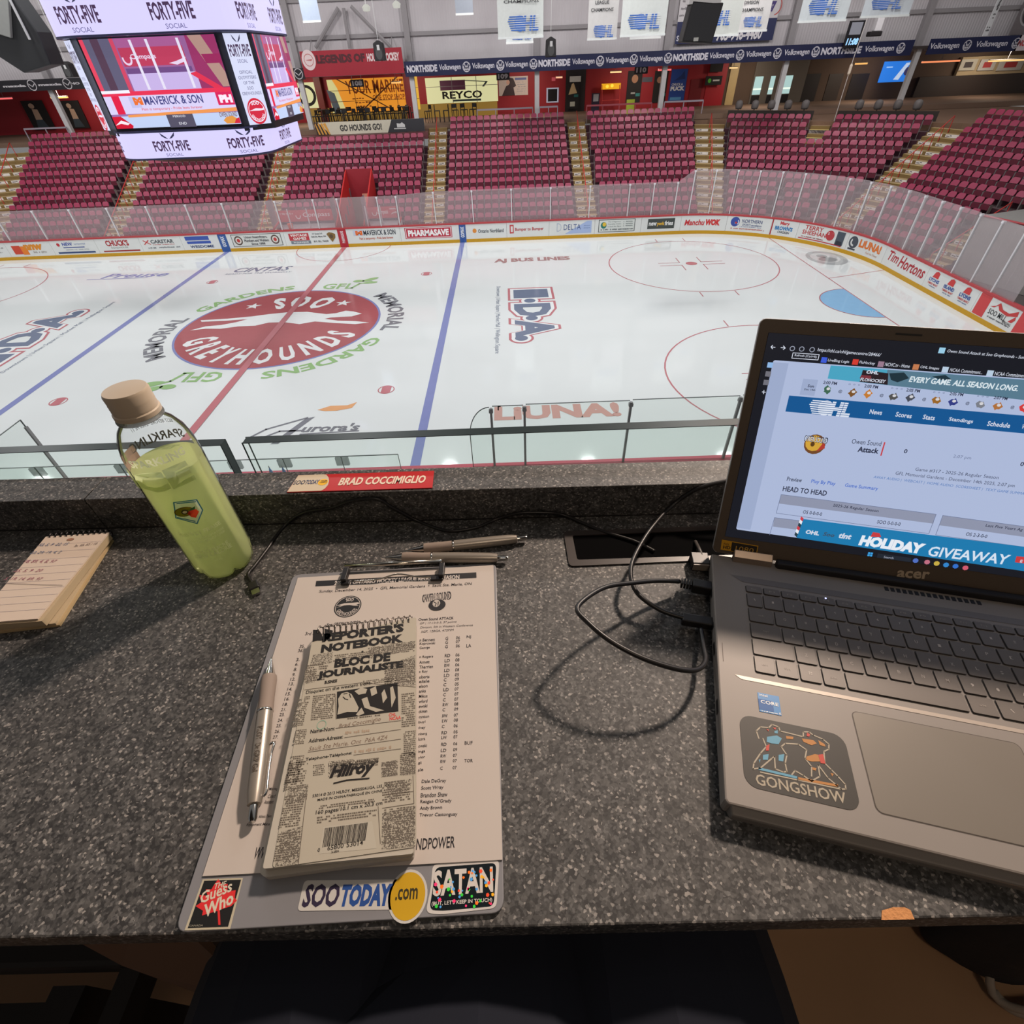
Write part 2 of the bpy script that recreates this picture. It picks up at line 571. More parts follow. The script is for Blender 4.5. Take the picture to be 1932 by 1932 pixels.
PAN = [
    (-25.6, -22.0, 'white board panel cut by the frame edge, faint grey print', [('s', -23.6, -22.2, .7, .1, (150, 150, 150)), ('s', -23.6, -22.4, .45, .08, (160, 160, 160))]),
    (-22.0, -19.05, 'white board panel with an orange and red block emblem', [('r', -21.65, -21.1, .34, .84, (206, 74, 52)), ('r', -21.1, -20.7, .30, .8, (232, 128, 44)), ('t', 'nnw', -20.9, -19.6, .55, .9, (222, 140, 40), .06, .2), ('s', -20.4, -19.5, .36, .13, (170, 165, 160))]),
    (-19.05, -16.1, 'white board panel with blue heading, grey print and a navy base stripe', [('r', -18.8, -16.35, .27, .37, (52, 74, 120)), ('t', 'NEW', -18.3, -17.6, .72, .92, (60, 80, 160), .03, .15), ('s', -17.5, -16.6, .75, .12, (170, 180, 200)), ('r', -18.3, -16.9, .6, .65, (60, 80, 150)), ('s', -18.2, -16.7, .45, .08, (180, 185, 190)), ('d', -18.55, .8, .1, (190, 50, 60))]),
    (-16.1, -13.2, 'white board panel with red arched lettering over a maroon stripe', [('t', "CHUCK'S", -15.45, -13.95, .6, .95, (170, 40, 46), .04, 0), ('t', 'ROADHOUSE', -15.2, -14.1, .46, .55, (120, 130, 125), 0, 0), ('r', -15.8, -13.4, .27, .35, (160, 52, 52))]),
    (-13.2, -10.5, 'white board panel with grey lettering beside a red star', [('t', 'CARSTAR', -12.5, -11.0, .66, .88, (96, 100, 104), .04, .1), ('l', [(-12.95, .62), (-12.6, .86)], .05, (200, 50, 50)), ('l', [(-12.95, .85), (-12.55, .62)], .05, (200, 50, 50)), ('s', -12.4, -11.0, .56, .05, (190, 80, 80)), ('s', -12.8, -10.7, .36, .1, (130, 135, 140))]),
    (-10.5, -8.05, 'white board panel with two broad blue bars', [('r', -10.2, -8.65, .75, .98, (60, 88, 172)), ('r', -10.15, -8.6, .55, .7, (60, 88, 172)), ('t', 'WESDOME', -10.05, -8.5, .3, .46, (50, 70, 120), .03, 0)]),
    (-8.05, -7.5, 'narrow blue board strip ending the blue line beside the barred panel', [('R', (58, 94, 160)), ('v', 'GOMAX', -7.78, .3, .92, .28, (225, 230, 240))]),
    (-7.5, -3.75, 'white board panel with a framed union notice between two round badges', [('r', -7.2, -3.95, .27, .98, (90, 90, 90)), ('r', -7.16, -3.99, .3, .95, (214, 216, 212)), ('d', -6.78, .63, .27, (92, 72, 66)), ('d', -6.78, .63, .19, (220, 216, 208)), ('d', -6.78, .63, .11, (190, 60, 60)), ('d', -4.38, .63, .27, (92, 72, 66)), ('d', -4.38, .63, .19, (220, 216, 208)), ('d', -4.38, .63, .11, (190, 60, 60)), ('t', 'Union Steamfitters,', -6.35, -4.85, .72, .88, (60, 60, 66), .02, 0), ('t', 'Plumbers and Welders', -6.4, -4.8, .53, .69, (60, 60, 66), .02, 0), ('t', 'Since 1888', -6.0, -5.1, .35, .48, (60, 60, 66), .02, 0)]),
    (-3.75, -.25, 'white board panel with a red shop block and a bronze map badge', [('r', -3.45, -2.15, .5, .92, (188, 58, 66)), ('r', -3.4, -2.1, .3, .48, (120, 130, 140)), ('t', 'VINTAGE', -3.35, -2.25, .73, .88, (240, 236, 230), .03, 0), ('t', 'GAMES', -3.2, -2.35, .54, .69, (240, 236, 230), .03, 0), ('t', "'N JUNQUE", -3.25, -2.25, .33, .44, (236, 236, 236), .03, 0), ('t', '101 Queen St E', -1.9, -1.25, .8, .9, (60, 62, 66), .02, 0), ('t', 'Sault Ste. Marie, ON', -2.0, -1.05, .63, .74, (60, 62, 66), .02, 0), ('t', 'BUY, SELL, TRADE!', -1.9, -.95, .34, .46, (60, 62, 66), .02, 0), ('p', [(-.98, .82), (-.8, .92), (-.6, .88), (-.42, .8), (-.45, .6), (-.62, .42), (-.7, .34), (-.85, .58)], (134, 104, 58)), ('d', -.7, .68, .12, (92, 74, 52))]),
    (-.25, .3, 'narrow red board strip ending the center line', [('R', (184, 44, 58)), ('v', 'PHARMASAVE', .03, .25, .95, .22, (236, 210, 214))]),
    (.3, 3.8, 'white board panel with an orange letter block and black serif lettering', [('r', .75, 1.4, .64, .96, (196, 204, 222)), ('t', 'M', .9, 1.35, .66, .92, (228, 108, 42), .08, 0), ('t', 'MAVERICK & SON', 1.42, 3.5, .64, .94, (44, 50, 66), .02, 0), ('t', 'Pain is temporary - Pride lasts forever', 1.1, 3.3, .36, .54, (196, 96, 74), .02, 0)]),
    (3.8, 7.62, 'white board panel with a large red pharmacy block', [('r', 4.1, 7.15, .34, .98, (186, 44, 66)), ('r', 4.15, 7.1, .37, .95, (236, 226, 228)), ('r', 4.19, 7.06, .4, .92, (186, 44, 66)), ('t', 'PHARMASAVE', 4.3, 6.95, .47, .85, (244, 240, 240), .05, 0)]),
    (7.62, 8.05, 'narrow blue board strip beside the railway panel', [('R', (58, 94, 160)), ('v', 'GOMAX', 7.83, .3, .92, .28, (225, 230, 240))]),
    (8.05, 10.7, 'white board panel with an orange leaf mark and dark railway lettering', [('d', 8.62, .66, .13, (224, 142, 62)), ('t', 'Ontario Northland', 8.85, 10.5, .52, .74, (66, 74, 84), .02, 0)]),
    (10.7, 13.45, 'white board panel with a red bracket mark and red lettering', [('r', 10.9, 11.16, .42, .92, (196, 66, 72)), ('r', 10.97, 11.1, .5, .84, (226, 224, 222)), ('t', 'Bumper to Bumper', 11.25, 13.1, .5, .74, (186, 60, 66), .02, 0)]),
    (13.45, 16.4, 'white board panel with thin blue lettering over a pale blue corner', [('p', [(14.5, .28), (16.2, .28), (16.2, .98), (15.9, .98)], (168, 186, 224)), ('t', 'DELTA', 14.4, 15.5, .5, .82, (70, 88, 140), 0, 0), ('t', 'D', 13.95, 14.25, .42, .9, (180, 188, 204), -.01, 0), ('s', 15.7, 16.1, .68, .05, (110, 130, 180)), ('s', 15.7, 16.1, .55, .05, (110, 130, 180))]),
    (16.4, 19.4, 'white board panel with a boxed notice and a yellow and green globe', [('r', 16.65, 19.0, .28, 1.0, (60, 64, 66)), ('r', 16.69, 18.96, .31, .97, (216, 220, 216)), ('d', 16.98, .68, .19, (40, 120, 110)), ('d', 17.02, .73, .12, (228, 190, 60)), ('t', 'The Indigenous', 17.25, 18.05, .82, .9, (70, 90, 92), 0, 0), ('t', 'Friendship Centre', 17.25, 18.1, .69, .77, (70, 90, 92), 0, 0), ('t', 'in Sault Ste. Marie', 17.25, 18.1, .56, .64, (70, 90, 92), 0, 0), ('s', 18.25, 18.85, .82, .07, (120, 130, 130)), ('s', 18.25, 18.85, .7, .07, (120, 130, 130)), ('s', 18.25, 18.85, .58, .07, (120, 130, 130)), ('s', 16.8, 18.9, .38, .09, (90, 96, 100))]),
    (19.4, 21.95, 'white board panel with a charcoal block lettered in white and yellow', [('r', 19.82, 21.55, .36, .94, (66, 72, 70)), ('t', 'new', 19.9, 20.4, .54, .74, (236, 236, 236), .03, 0), ('t', 'york', 20.42, 20.9, .5, .76, (234, 184, 56), .04, 0), ('t', 'fries', 20.92, 21.45, .54, .8, (236, 236, 236), .03, 0)]),
    (21.95, 24.8, 'white board panel with bold red restaurant lettering', [('t', 'Manchu', 22.2, 23.45, .48, .82, (196, 44, 52), .03, .15), ('t', 'WOK', 23.5, 24.4, .48, .84, (206, 50, 52), .07, .1)]),
    (24.8, 27.45, 'white board panel with a blue oval swirl and navy lettering', [('d', 25.3, .74, .27, (58, 80, 160)), ('d', 25.4, .72, .14, (214, 220, 232)), ('d', 25.36, .7, .07, (190, 60, 60)), ('t', 'NORTHERN', 25.7, 26.9, .7, .9, (52, 66, 120), .01, 0), ('t', 'SPORTS excellence', 25.75, 26.9, .54, .66, (60, 76, 130), .01, .1), ('s', 25.6, 26.9, .46, .05, (120, 130, 170)), ('s', 25.1, 27.1, .32, .09, (196, 120, 110))]),
    (27.45, 29.05, 'white board panel with red and blue chicken shop lettering after the goal line', [('r', 27.47, 27.54, .2, 1.05, (168, 40, 48)), ('t', 'Mary', 27.95, 28.5, .74, .98, (196, 60, 66), .04, 0), ('t', "BROWN'S", 27.7, 28.75, .5, .72, (44, 124, 182), .05, 0), ('t', 'CHICKEN', 27.9, 28.6, .34, .46, (60, 60, 70), .03, .1)]),
    (29.05, 32.2, 'white board panel with red name lettering, round badge and portrait', [('t', 'TERRY', 29.45, 30.55, .76, .98, (186, 60, 62), .02, 0), ('t', 'SHEEHAN', 29.35, 30.8, .5, .73, (186, 60, 62), .02, 0), ('r', 29.2, 31.9, .25, .3, (190, 50, 60)), ('s', 29.3, 30.7, .34, .07, (150, 60, 60)), ('d', 31.05, .68, .26, (186, 60, 66)), ('t', 'SOO', 30.9, 31.2, .7, .84, (240, 236, 236), .04, 0), ('r', 31.45, 31.95, .3, .98, (74, 84, 96)), ('d', 31.7, .74, .13, (196, 160, 140)), ('p', [(31.48, .3), (31.92, .3), (31.86, .54), (31.54, .54)], (44, 48, 60)), ('p', [(31.64, .54), (31.76, .54), (31.7, .36)], (226, 226, 226))]),
    (32.2, 34.95, 'white board panel with orange lettering beside a grey ring emblem', [('d', 32.6, .66, .3, (72, 78, 88)), ('d', 32.6, .66, .2, (220, 222, 220)), ('d', 32.6, .66, .11, (72, 78, 88)), ('r', 32.35, 32.85, .28, .36, (72, 78, 88)), ('t', 'LiUNA!', 33.0, 34.6, .52, .92, (224, 120, 52), .05, 0), ('t', 'Feel the Power', 33.6, 34.5, .32, .44, (200, 150, 120), 0, .2)]),
    (34.95, 38.45, 'white board panel with large red coffee shop script', [('t', 'Tim', 35.3, 36.15, .5, .94, (178, 46, 58), .02, .25), ('t', 'Hortons', 36.25, 38.3, .42, .94, (178, 46, 58), .02, .25)]),
    (38.45, 41.8, 'white board panel with three small red lumber marks in a line', [c for k, n in enumerate(('LYONS', 'ISLAND', 'LYONS')) for c in
        [('p', [(38.85 + k * 1.05, .72), (39.25 + k * 1.05, .72), (39.25 + k * 1.05, .94), (39.1 + k * 1.05, 1.0), (38.95 + k * 1.05, .94)], (206, 60, 62)), ('t', n, 38.72 + k * 1.05, 39.4 + k * 1.05, .54, .69, (60, 90, 160), .04, 0), ('t', 'TIMBER MART', 38.7 + k * 1.05, 39.42 + k * 1.05, .42, .5, (206, 80, 80), .02, 0), ('s', 38.8 + k * 1.05, 39.35 + k * 1.05, .33, .05, (110, 124, 160))]]),
    (41.8, 45.6, 'board panel with red end blocks and a red mountain emblem', [('r', 41.9, 42.5, .22, 1.04, (206, 70, 72)), ('r', 44.1, 45.6, .22, 1.04, (206, 70, 72)), ('p', [(42.6, .72), (42.85, .82), (43.0, .98), (43.25, .8), (43.6, .78), (43.95, .98), (44.0, .8), (43.55, .66), (43.1, .72), (42.95, .86), (42.8, .74)], (196, 62, 62)), ('p', [(43.72, .52), (43.9, .52), (44.0, .66), (43.95, .78)], (196, 62, 62)), ('t', 'SOO MILL', 42.65, 43.6, .46, .66, (44, 46, 50), .01, 0), ('t', 'BUILDALL', 43.5, 43.95, .4, .48, (44, 46, 50), .02, 0), ('s', 42.65, 43.9, .33, .06, (80, 80, 84))]),
]
for s0, s1, lab, ads in PAN:
    r = root('dasher_board', SB((s0 + s1) / 2, 0), lab, 'dasher board', 'dasher boards along the far side and corner')
    n = seg(s0, s1)
    base = brd
    for a in ads:
        if a[0] == 'R': base = C(*a[1])
    MB(base).slab(SB, s0 + .006, s1 - .006, .19, 1.05, -.1, 0, n).build('panel', r)
    MB(kick if base is brd else base).slab(SB, s0, s1, 0, .19, -.1, .012, n).build('kick_plate', r)
    MB(cap_m).slab(SB, s0, s1, 1.05, 1.13, -.2, .03, n).build('cap_rail', r)
    b = MB(); lay = .004
    for a in ads:
        lay += .001
        if a[0] == 'r': b.mat(C(*a[5])).rect(SB, a[1], a[2], a[3], a[4], lay, seg(a[1], a[2]))
        elif a[0] == 't': b.mat(C(*a[6])).txt(SB, a[1], a[2], a[3], a[4], a[5], lay, a[7], a[8])
        elif a[0] == 'd': b.mat(C(*a[4])).disc(SB, a[1], a[2], a[3], d=lay, n=20)
        elif a[0] == 'p': b.mat(C(*a[2])).poly(SB, a[1], lay)
        elif a[0] == 'l': b.mat(C(*a[3])).line(SB, a[1], a[2], lay)
        elif a[0] == 's': scrib(b.mat(C(*a[5])), SB, a[1], a[2], a[3], a[4], lay, int(a[1] * 100))
        elif a[0] == 'v': b.mat(C(*a[6])).txt(lambda u, v, d=0, a=a: SB(a[2] + a[5] * (.5 - v) * .9, a[3] + (a[4] - a[3]) * u, d), a[1], 0, 1, 0, 1, lay, .04)
    if b.v: b.build('advert', r)
b = MB(brd).slab(SB, -45.6, -25.6, .19, 1.05, -.1, 0, 40).mat(kick).slab(SB, -45.6, -25.6, 0, .19, -.1, .01, 40).mat(cap_m).slab(SB, -45.6, -25.6, 1.05, 1.13, -.2, .03, 40)
# ================================================================== PANES AND POSTS ABOVE THE FAR BOARDS
acr = sheet_mat('hazy_acrylic', 250, 236, 240, .24)
post_m = mat(208, 206, 208, rough=.4)


def board_name(s):
    for s0, s1, lab, _ in PAN:
        if s0 <= s < s1: return lab
    return PAN[-1][2]


short = lambda l: ' '.join(l.replace('white board panel', 'panel').replace('board panel', 'panel').replace('narrow', '').split()[:9])
posts_left = [at_y(x, y, BY).x for x, y in ((17, 453), (89, 453), (156, 450), (225, 447), (297, 444), (369, 441))]
sp = [-24.4] + posts_left + [posts_left[-1] + 2.3, -3.75, -1.35, .15, 2.65, 3.85, 6.2] + [8.6 + 2.46 * i for i in range(5)] + [19.95, 21.4] + [22.35 + 1.24 * i for i in range(18)]
sp = sorted(sp)


def glass_top(s): return 3.5 if s > 22.3 else (2.92 if s > 6 else 2.78)


seen = {}
for i, (a, c) in enumerate(zip(sp, sp[1:])):
    za, zc = glass_top(a), glass_top(c)
    n = seg(a, c)
    a0_, c0_ = a, c
    a, c = a + .06, c - .06
    b = MB(acr)
    for q in range(n):
        u, w = a + (c - a) * q / n, a + (c - a) * (q + 1) / n
        zu, zw = za + (zc - za) * q / n, za + (zc - za) * (q + 1) / n
        b.hexa([SB(u, 1.13, -.105), SB(w, 1.13, -.105), SB(w, zw, -.105), SB(u, zu, -.105)], [SB(u, 1.13, -.09), SB(w, 1.13, -.09), SB(w, zw, -.09), SB(u, zu, -.09)])
    o = b.build('rink_pane')
    cnt = i - sp.index(min(sp, key=lambda t: abs(t - .15)))
    ref = '%s from the red center strip toward the %s' % (ORD[abs(cnt) - (1 if cnt < 0 else 0)], 'blue crease' if cnt >= 0 else 'scoreboard stairs')
    tag(o, 'hazy acrylic rink pane, %s' % ref, 'rink pane', 'acrylic panes above the far boards')
    a, c = a0_, c0_
    if i:
        p = SB(a, 0, -.1)
        b = MB(post_m)
        t = (SB(a + .01, 0, 0) - SB(a - .01, 0, 0)).normalized(); nn = V((-t.y, t.x, 0))
        F = Fr((p.x, p.y, 0), t, nn)
        b.slab(F, -.035, .035, -.05, .05, 1.13, za - .06)
        b.mat(mat(225, 222, 226, rough=.3)).slab(F, -.055, .055, -.06, .06, za - .12, za - .03)
        o = b.build('pane_post')
        cp = i - sp.index(min(sp, key=lambda t: abs(t - .15)))
        ref = ('standing at the red center strip' if cp == 0 else '%s from the red center strip toward the %s' % (ORD[abs(cp) - 1], 'blue crease' if cp > 0 else 'scoreboard stairs'))
        tag(o, 'white pane post, %s' % ref, 'post', 'posts between the far panes')
# ================================================================== STANDS
RISE = .377
def tz(k): return .03 + RISE * k


BL = {
    'B1': dict(n=(0, 1), t=(1, 0), o=14.2, p=.785, rows=range(0, 14), L=lambda k: -(23.5 + .13 * k), R=lambda k: -16.9, ph='block at the far corner beside the hanging scoreboard'),
    'B2': dict(n=(0, 1), t=(1, 0), o=14.2, p=.785, rows=range(0, 14), L=lambda k: -15.55, R=lambda k: -6.45, ph='block below the hanging scoreboard'),
    'B3': dict(n=(0, 1), t=(1, 0), o=14.2, p=.785, rows=range(0, 12), L=lambda k: -5.0, R=lambda k: 5.05, ph='block behind the penalty boxes'),
    'B4': dict(n=(0, 1), t=(1, 0), o=14.2, p=.785, rows=range(0, 14), L=lambda k: 6.45, R=lambda k: 15.55, ph='block below sign 109'),
    'B5': dict(n=(0, 1), t=(1, 0), o=14.2, p=.785, rows=range(0, 14), L=lambda k: 16.9, R=lambda k: 23.45 + .13 * k, ph='block below sign 110'),
    'B6': dict(n=(.515, .857), t=(.857, -.515), o=24.22, p=.778, rows=range(0, 13), L=lambda k: 14.5 - .26 * k, R=lambda k: 20.0 + .345 * k, ph='angled corner block'),
    'B7': dict(n=(.951, .309), t=(.309, -.951), o=31.9, p=.782, rows=range(0, 14), L=lambda k: .55 - .165 * k, R=lambda k: (5.6 if k <= 5 else 13.5), ph='end block behind the blue crease'),
}


def BP(B, k, u, dn=0):
    """ground point of row k at u along the block; dn further back"""
    q = B['o'] + B['p'] * k + dn
    return V((B['n'][0] * q + B['t'][0] * u, B['n'][1] * q + B['t'][1] * u, 0))


def skip(name, k, u):
    if name == 'B3': return (k <= 1 and -4.7 < u < 3.95) or (k <= 5 and -.35 < u < 1.55)
    if name == 'B6': return (k >= 10 and 17.1 < u < 18.4) or (k <= 4 and (16.75 < u < 17.25 or 19.05 < u < 19.55))
    return False


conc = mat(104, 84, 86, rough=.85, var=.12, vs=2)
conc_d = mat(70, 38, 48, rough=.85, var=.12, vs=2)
for nm, B in BL.items():
    b = MB()
    for k in B['rows']:
        for (u0, u1) in ([(B['L'](k), B['R'](k))] if nm != 'B3' else ([(B['L'](k), -.35), (1.55, B['R'](k))] if k <= 5 else [(B['L'](k), B['R'](k))])):
            if nm == 'B3' and k <= 1: u0 = max(u0, 3.95); 
            if u1 <= u0: continue
            z0, z1 = tz(k - 1), tz(k)
            f0, f1 = BP(B, k, u0, -.36), BP(B, k, u1, -.36)
            g0, g1 = BP(B, k, u0, .44), BP(B, k, u1, .44)
            Z = lambda p, z: V((p.x, p.y, z))
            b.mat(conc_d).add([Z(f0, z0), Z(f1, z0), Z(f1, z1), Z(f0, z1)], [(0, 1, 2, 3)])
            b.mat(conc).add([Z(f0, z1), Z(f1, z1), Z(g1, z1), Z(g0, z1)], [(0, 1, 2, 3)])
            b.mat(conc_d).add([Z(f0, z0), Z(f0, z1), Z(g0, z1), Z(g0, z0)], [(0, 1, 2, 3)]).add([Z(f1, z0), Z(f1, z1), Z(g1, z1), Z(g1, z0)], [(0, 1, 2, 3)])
    struct(b.build('floor_tier'))

steel_leg = mat(70, 68, 68, rough=.5)
# seats -------------------------------------------------------------
st_lit = mat(158, 54, 84, rough=.36, var=.04, vs=.5)  # seat maroon, lightened for the overhead light on the backrests
st_shade = mat(92, 14, 38, rough=.6, var=.04, vs=.5)  # same seat maroon, darkened for the shade on the folded pans
st_leg = mat(120, 112, 112, rough=.5)
arcp = [(-.20, .595), (.20, .595), (.215, .70), (.195, .79), (.13, .84), (-.13, .84), (-.195, .79), (-.215, .70)]


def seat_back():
    b = MB(st_lit)
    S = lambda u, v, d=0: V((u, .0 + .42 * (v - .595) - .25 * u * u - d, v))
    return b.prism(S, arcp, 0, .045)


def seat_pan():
    b = MB(st_shade)
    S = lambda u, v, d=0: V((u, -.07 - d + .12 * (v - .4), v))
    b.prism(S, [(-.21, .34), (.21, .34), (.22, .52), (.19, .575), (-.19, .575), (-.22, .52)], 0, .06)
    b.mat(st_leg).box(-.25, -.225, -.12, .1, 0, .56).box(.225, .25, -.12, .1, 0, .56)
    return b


ob = seat_back().build('backrest', origin=(0, 0, 0)); op = seat_pan().build('seat_pan', origin=(0, 0, 0))
me_b, me_p = ob.data, op.data
bpy.data.objects.remove(ob); bpy.data.objects.remove(op)


def to_px(p):
    d = V(p) - CP
    c = [sum(RM[i][j] * d[j] for j in range(3)) for i in range(3)]
    return 966 + FPX * c[0] / c[2], 966 + FPX * c[1] / c[2], c[2]


seats = []
for nm, B in BL.items():
    for k in B['rows']:
        L, R = B['L'](k), B['R'](k)
        n = int((R - L - .04) / .505); s0 = L + ((R - L) - n * .505) / 2 + .2525
        idx = 0
        for i in range(n):
            u = s0 + i * .505
            if skip(nm, k, u): continue
            if nm == 'B7' and k <= 0: continue
            p = BP(B, k, u) + V((0, 0, tz(k)))
            x, y, dd = to_px(p + V((0, 0, .7)))
            if -40 < x < 1990 and -20 < y < 760:
                seats.append((dd if not (95 < x < 575 and y < 300) else 999, nm, k, idx, p, math.atan2(-B['n'][0], B['n'][1])))
            idx += 1
seats.sort(key=lambda t: t[0])
CNT = {'B1': 'counted from its outer end', 'B2': 'counted from its outer end', 'B3': 'counted from its outer stairs', 'B4': 'counted from the penalty-box side', 'B5': 'counted from the stairs',
       'B6': 'counted from the stairs', 'B7': 'counted from the stairs'}
used = set()
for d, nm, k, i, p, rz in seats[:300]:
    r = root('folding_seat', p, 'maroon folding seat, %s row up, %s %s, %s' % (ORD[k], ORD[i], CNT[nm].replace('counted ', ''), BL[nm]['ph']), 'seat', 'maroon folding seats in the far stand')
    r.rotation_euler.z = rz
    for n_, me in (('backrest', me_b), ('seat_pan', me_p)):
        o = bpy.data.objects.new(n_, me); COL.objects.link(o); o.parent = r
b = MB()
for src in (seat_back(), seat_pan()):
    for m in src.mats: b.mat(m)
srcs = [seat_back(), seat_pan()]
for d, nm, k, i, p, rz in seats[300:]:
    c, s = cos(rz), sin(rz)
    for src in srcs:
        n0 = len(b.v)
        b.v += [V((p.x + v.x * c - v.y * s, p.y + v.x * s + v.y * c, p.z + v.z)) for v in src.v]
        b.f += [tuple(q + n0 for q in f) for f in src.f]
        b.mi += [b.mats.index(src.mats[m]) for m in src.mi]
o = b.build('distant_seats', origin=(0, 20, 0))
tag(o, 'maroon folding seats filling the upper rows of the far stand', 'seats', None, 'stuff')

# aisle stairs -------------------------------------------------------
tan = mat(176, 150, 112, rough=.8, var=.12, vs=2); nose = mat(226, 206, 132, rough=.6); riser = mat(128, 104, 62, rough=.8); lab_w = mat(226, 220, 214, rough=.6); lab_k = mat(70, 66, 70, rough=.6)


def stairs(PL, PR, rows, label, rail=True, half=True):
    b = MB()
    dk = .5
    k = 0.
    while k < rows:
        def P(side, kk):
            f = PL if side == 0 else PR
            a = math.floor(kk); p, q = f(a), f(a + 1)
            return p + (q - p) * (kk - a)
        z0, z1 = tz(k) - RISE * dk, tz(k)
        Z = lambda p, z: V((p.x, p.y, z))
        back = (P(0, k + 1) - P(0, k)).normalized()
        f0, f1 = P(0, k - .45), P(1, k - .45); g0, g1 = P(0, k + .06), P(1, k + .06)
        e0, e1 = f0 + (g0 - f0) * .16, f1 + (g1 - f1) * .16
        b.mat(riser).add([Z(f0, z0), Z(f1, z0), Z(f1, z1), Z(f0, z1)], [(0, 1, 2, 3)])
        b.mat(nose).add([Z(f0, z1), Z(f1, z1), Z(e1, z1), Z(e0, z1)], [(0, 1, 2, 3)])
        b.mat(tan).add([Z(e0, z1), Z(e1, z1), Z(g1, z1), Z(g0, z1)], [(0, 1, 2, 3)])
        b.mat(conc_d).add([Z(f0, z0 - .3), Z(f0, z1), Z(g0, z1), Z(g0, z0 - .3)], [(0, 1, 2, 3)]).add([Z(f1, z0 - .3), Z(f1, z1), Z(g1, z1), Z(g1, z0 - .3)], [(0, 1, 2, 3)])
        if abs(k - round(k)) < .01:
            w = (f1 - f0).length; t = (f1 - f0) / w
            F = Fr(Z(f0, z0), (t.x, t.y, 0), (0, 0, 1))
            for u0 in (.1, w / 2 + .12):
                b.mat(lab_w).rect(F, u0, u0 + w / 2 - .2, .02, z1 - z0 - .015, .012)
                b.mat(lab_k).rect(F, u0 + .06, u0 + .26, .06, .1, .014).rect(F, u0 + .28, u0 + .4, .09, .13, .014)
        k += dk
    struct(b.build('floor_stairs'))
    if rail:
        pts = [(PL(k) + PR(k)) / 2 + V((0, 0, tz(k) + .86)) for k in range(0, rows)]
        r = root('handrail', V((pts[0].x, pts[0].y, 0)), label, 'handrail', 'red handrails on the aisle stairs')
        m = mat(206, 62, 56, rough=.4)
        MB(m).tube(pts, .028, 6).build('rail', r, smooth=True)
        b2 = MB(m)
        for q in range(0, rows):
            if q % 2 == 0 or rail == 2: b2.tube([pts[q], pts[q] - V((0, 0, .84))], .022, 6)
        b2.build('rail_posts', r)


bp = lambda n, side: (lambda k: BP(BL[n], k, BL[n][side](k)))
stairs(bp('B1', 'R'), bp('B2', 'L'), 14, 'red handrail on the stairs under the scoreboard edge', 2)
stairs(bp('B2', 'R'), bp('B3', 'L'), 13, 'red handrail on the stairs just past the penalty boxes, scoreboard side', 2)
stairs(bp('B3', 'R'), bp('B4', 'L'), 14, 'red handrail on the stairs below the cream wall sign')
stairs(bp('B4', 'R'), bp('B5', 'L'), 14, 'red handrail on the stairs below the dark poster doorway')
stairs(bp('B5', 'R'), bp('B6', 'L'), 13, 'red handrail on the stairs below the bright red concourse door')
stairs(bp('B6', 'R'), bp('B7', 'L'), 13, 'rusty red handrail on the diagonal corner stairs', 2)
stairs(lambda k: V((-(BP(BL['B6'], k, BL['B6']['L'](k)).x), BP(BL['B6'], k, BL['B6']['L'](k)).y, 0)), bp('B1', 'L'), 13, 'red handrail on the stairs cut by the frame edge')
B6 = BL['B6']
b = MB()
for k in (10, 11, 12):
    for h in (0, .5):
        z1 = tz(k + h)
        q = [BP(B6, k + h, 17.15, -.36), BP(B6, k + h, 18.35, -.36), BP(B6, k + h, 18.35, .06), BP(B6, k + h, 17.15, .06)]
        b.mat(tan if h else nose).add([V((p.x, p.y, z1 + .004)) for p in q], [(0, 1, 2, 3)])
        b.mat(lab_w if h == 0 else riser).add([V((q[0].x, q[0].y, z1 - .18)), V((q[1].x, q[1].y, z1 - .18)), V((q[1].x, q[1].y, z1)), V((q[0].x, q[0].y, z1))], [(0, 1, 2, 3)])
struct(b.build('floor_stairs'))
# end stairs and grey entrance past the corner block
B7 = BL['B7']
stairs(lambda k: BP(B7, k, 5.65), lambda k: BP(B7, k, 6.9), 6, 'red handrail on the short stairs behind the end boards', 2)
b = MB(mat(150, 146, 142, rough=.8, var=.08))
for (k, u0, u1, z) in ((0.2, 7.0, 12, 2.6),):
    q0, q1 = BP(B7, 1.2, u0), BP(B7, 1.2, u1)
    q2, q3 = BP(B7, 6, u1), BP(B7, 6, u0)
    b.hexa([V((p.x, p.y, 0)) for p in (q0, q1, q2, q3)], [V((p.x, p.y, z)) for p in (q0, q1, q2, q3)])
    b.mat(mat(176, 60, 66)).tube([V((q0.x, q0.y, z + .02)), V((q1.x, q1.y, z + .02))], .05, 6)
struct(b.build('wall_entrance'))
b = MB(mat(126, 98, 78, rough=.85, var=.1))
B5_, B6_ = BL['B5'], BL['B6']
ed = [BP(B5_, 13, B5_['R'](13) - 1, .4), BP(B5_, 13, B5_['R'](13) + 1.2, .4), BP(B6_, 12, B6_['L'](12), .4), BP(B6_, 12, B6_['R'](12) + .8, .4), BP(B7, 13, B7['L'](13) - 1.2, .4), BP(B7, 13, 14, .4)]
ot = [V((24, 33, 0)), V((26, 33, 0)), V((34, 33, 0)), V((46, 30, 0)), V((52, 20, 0)), V((52, -4, 0))]
for i in range(5): b.add([V((p.x, p.y, 4.97)) for p in (ed[i], ed[i + 1], ot[i + 1], ot[i])], [(0, 1, 2, 3)])
for i in range(5): b.add([V((ed[i].x, ed[i].y, 4.3)), V((ed[i + 1].x, ed[i + 1].y, 4.3)), V((ed[i + 1].x, ed[i + 1].y, 4.97)), V((ed[i].x, ed[i].y, 4.97))], [(0, 1, 2, 3)])
struct(b.build('floor_corner'))
gch = mat(104, 98, 96, rough=.6); kw = mat(52, 44, 40, rough=.8)
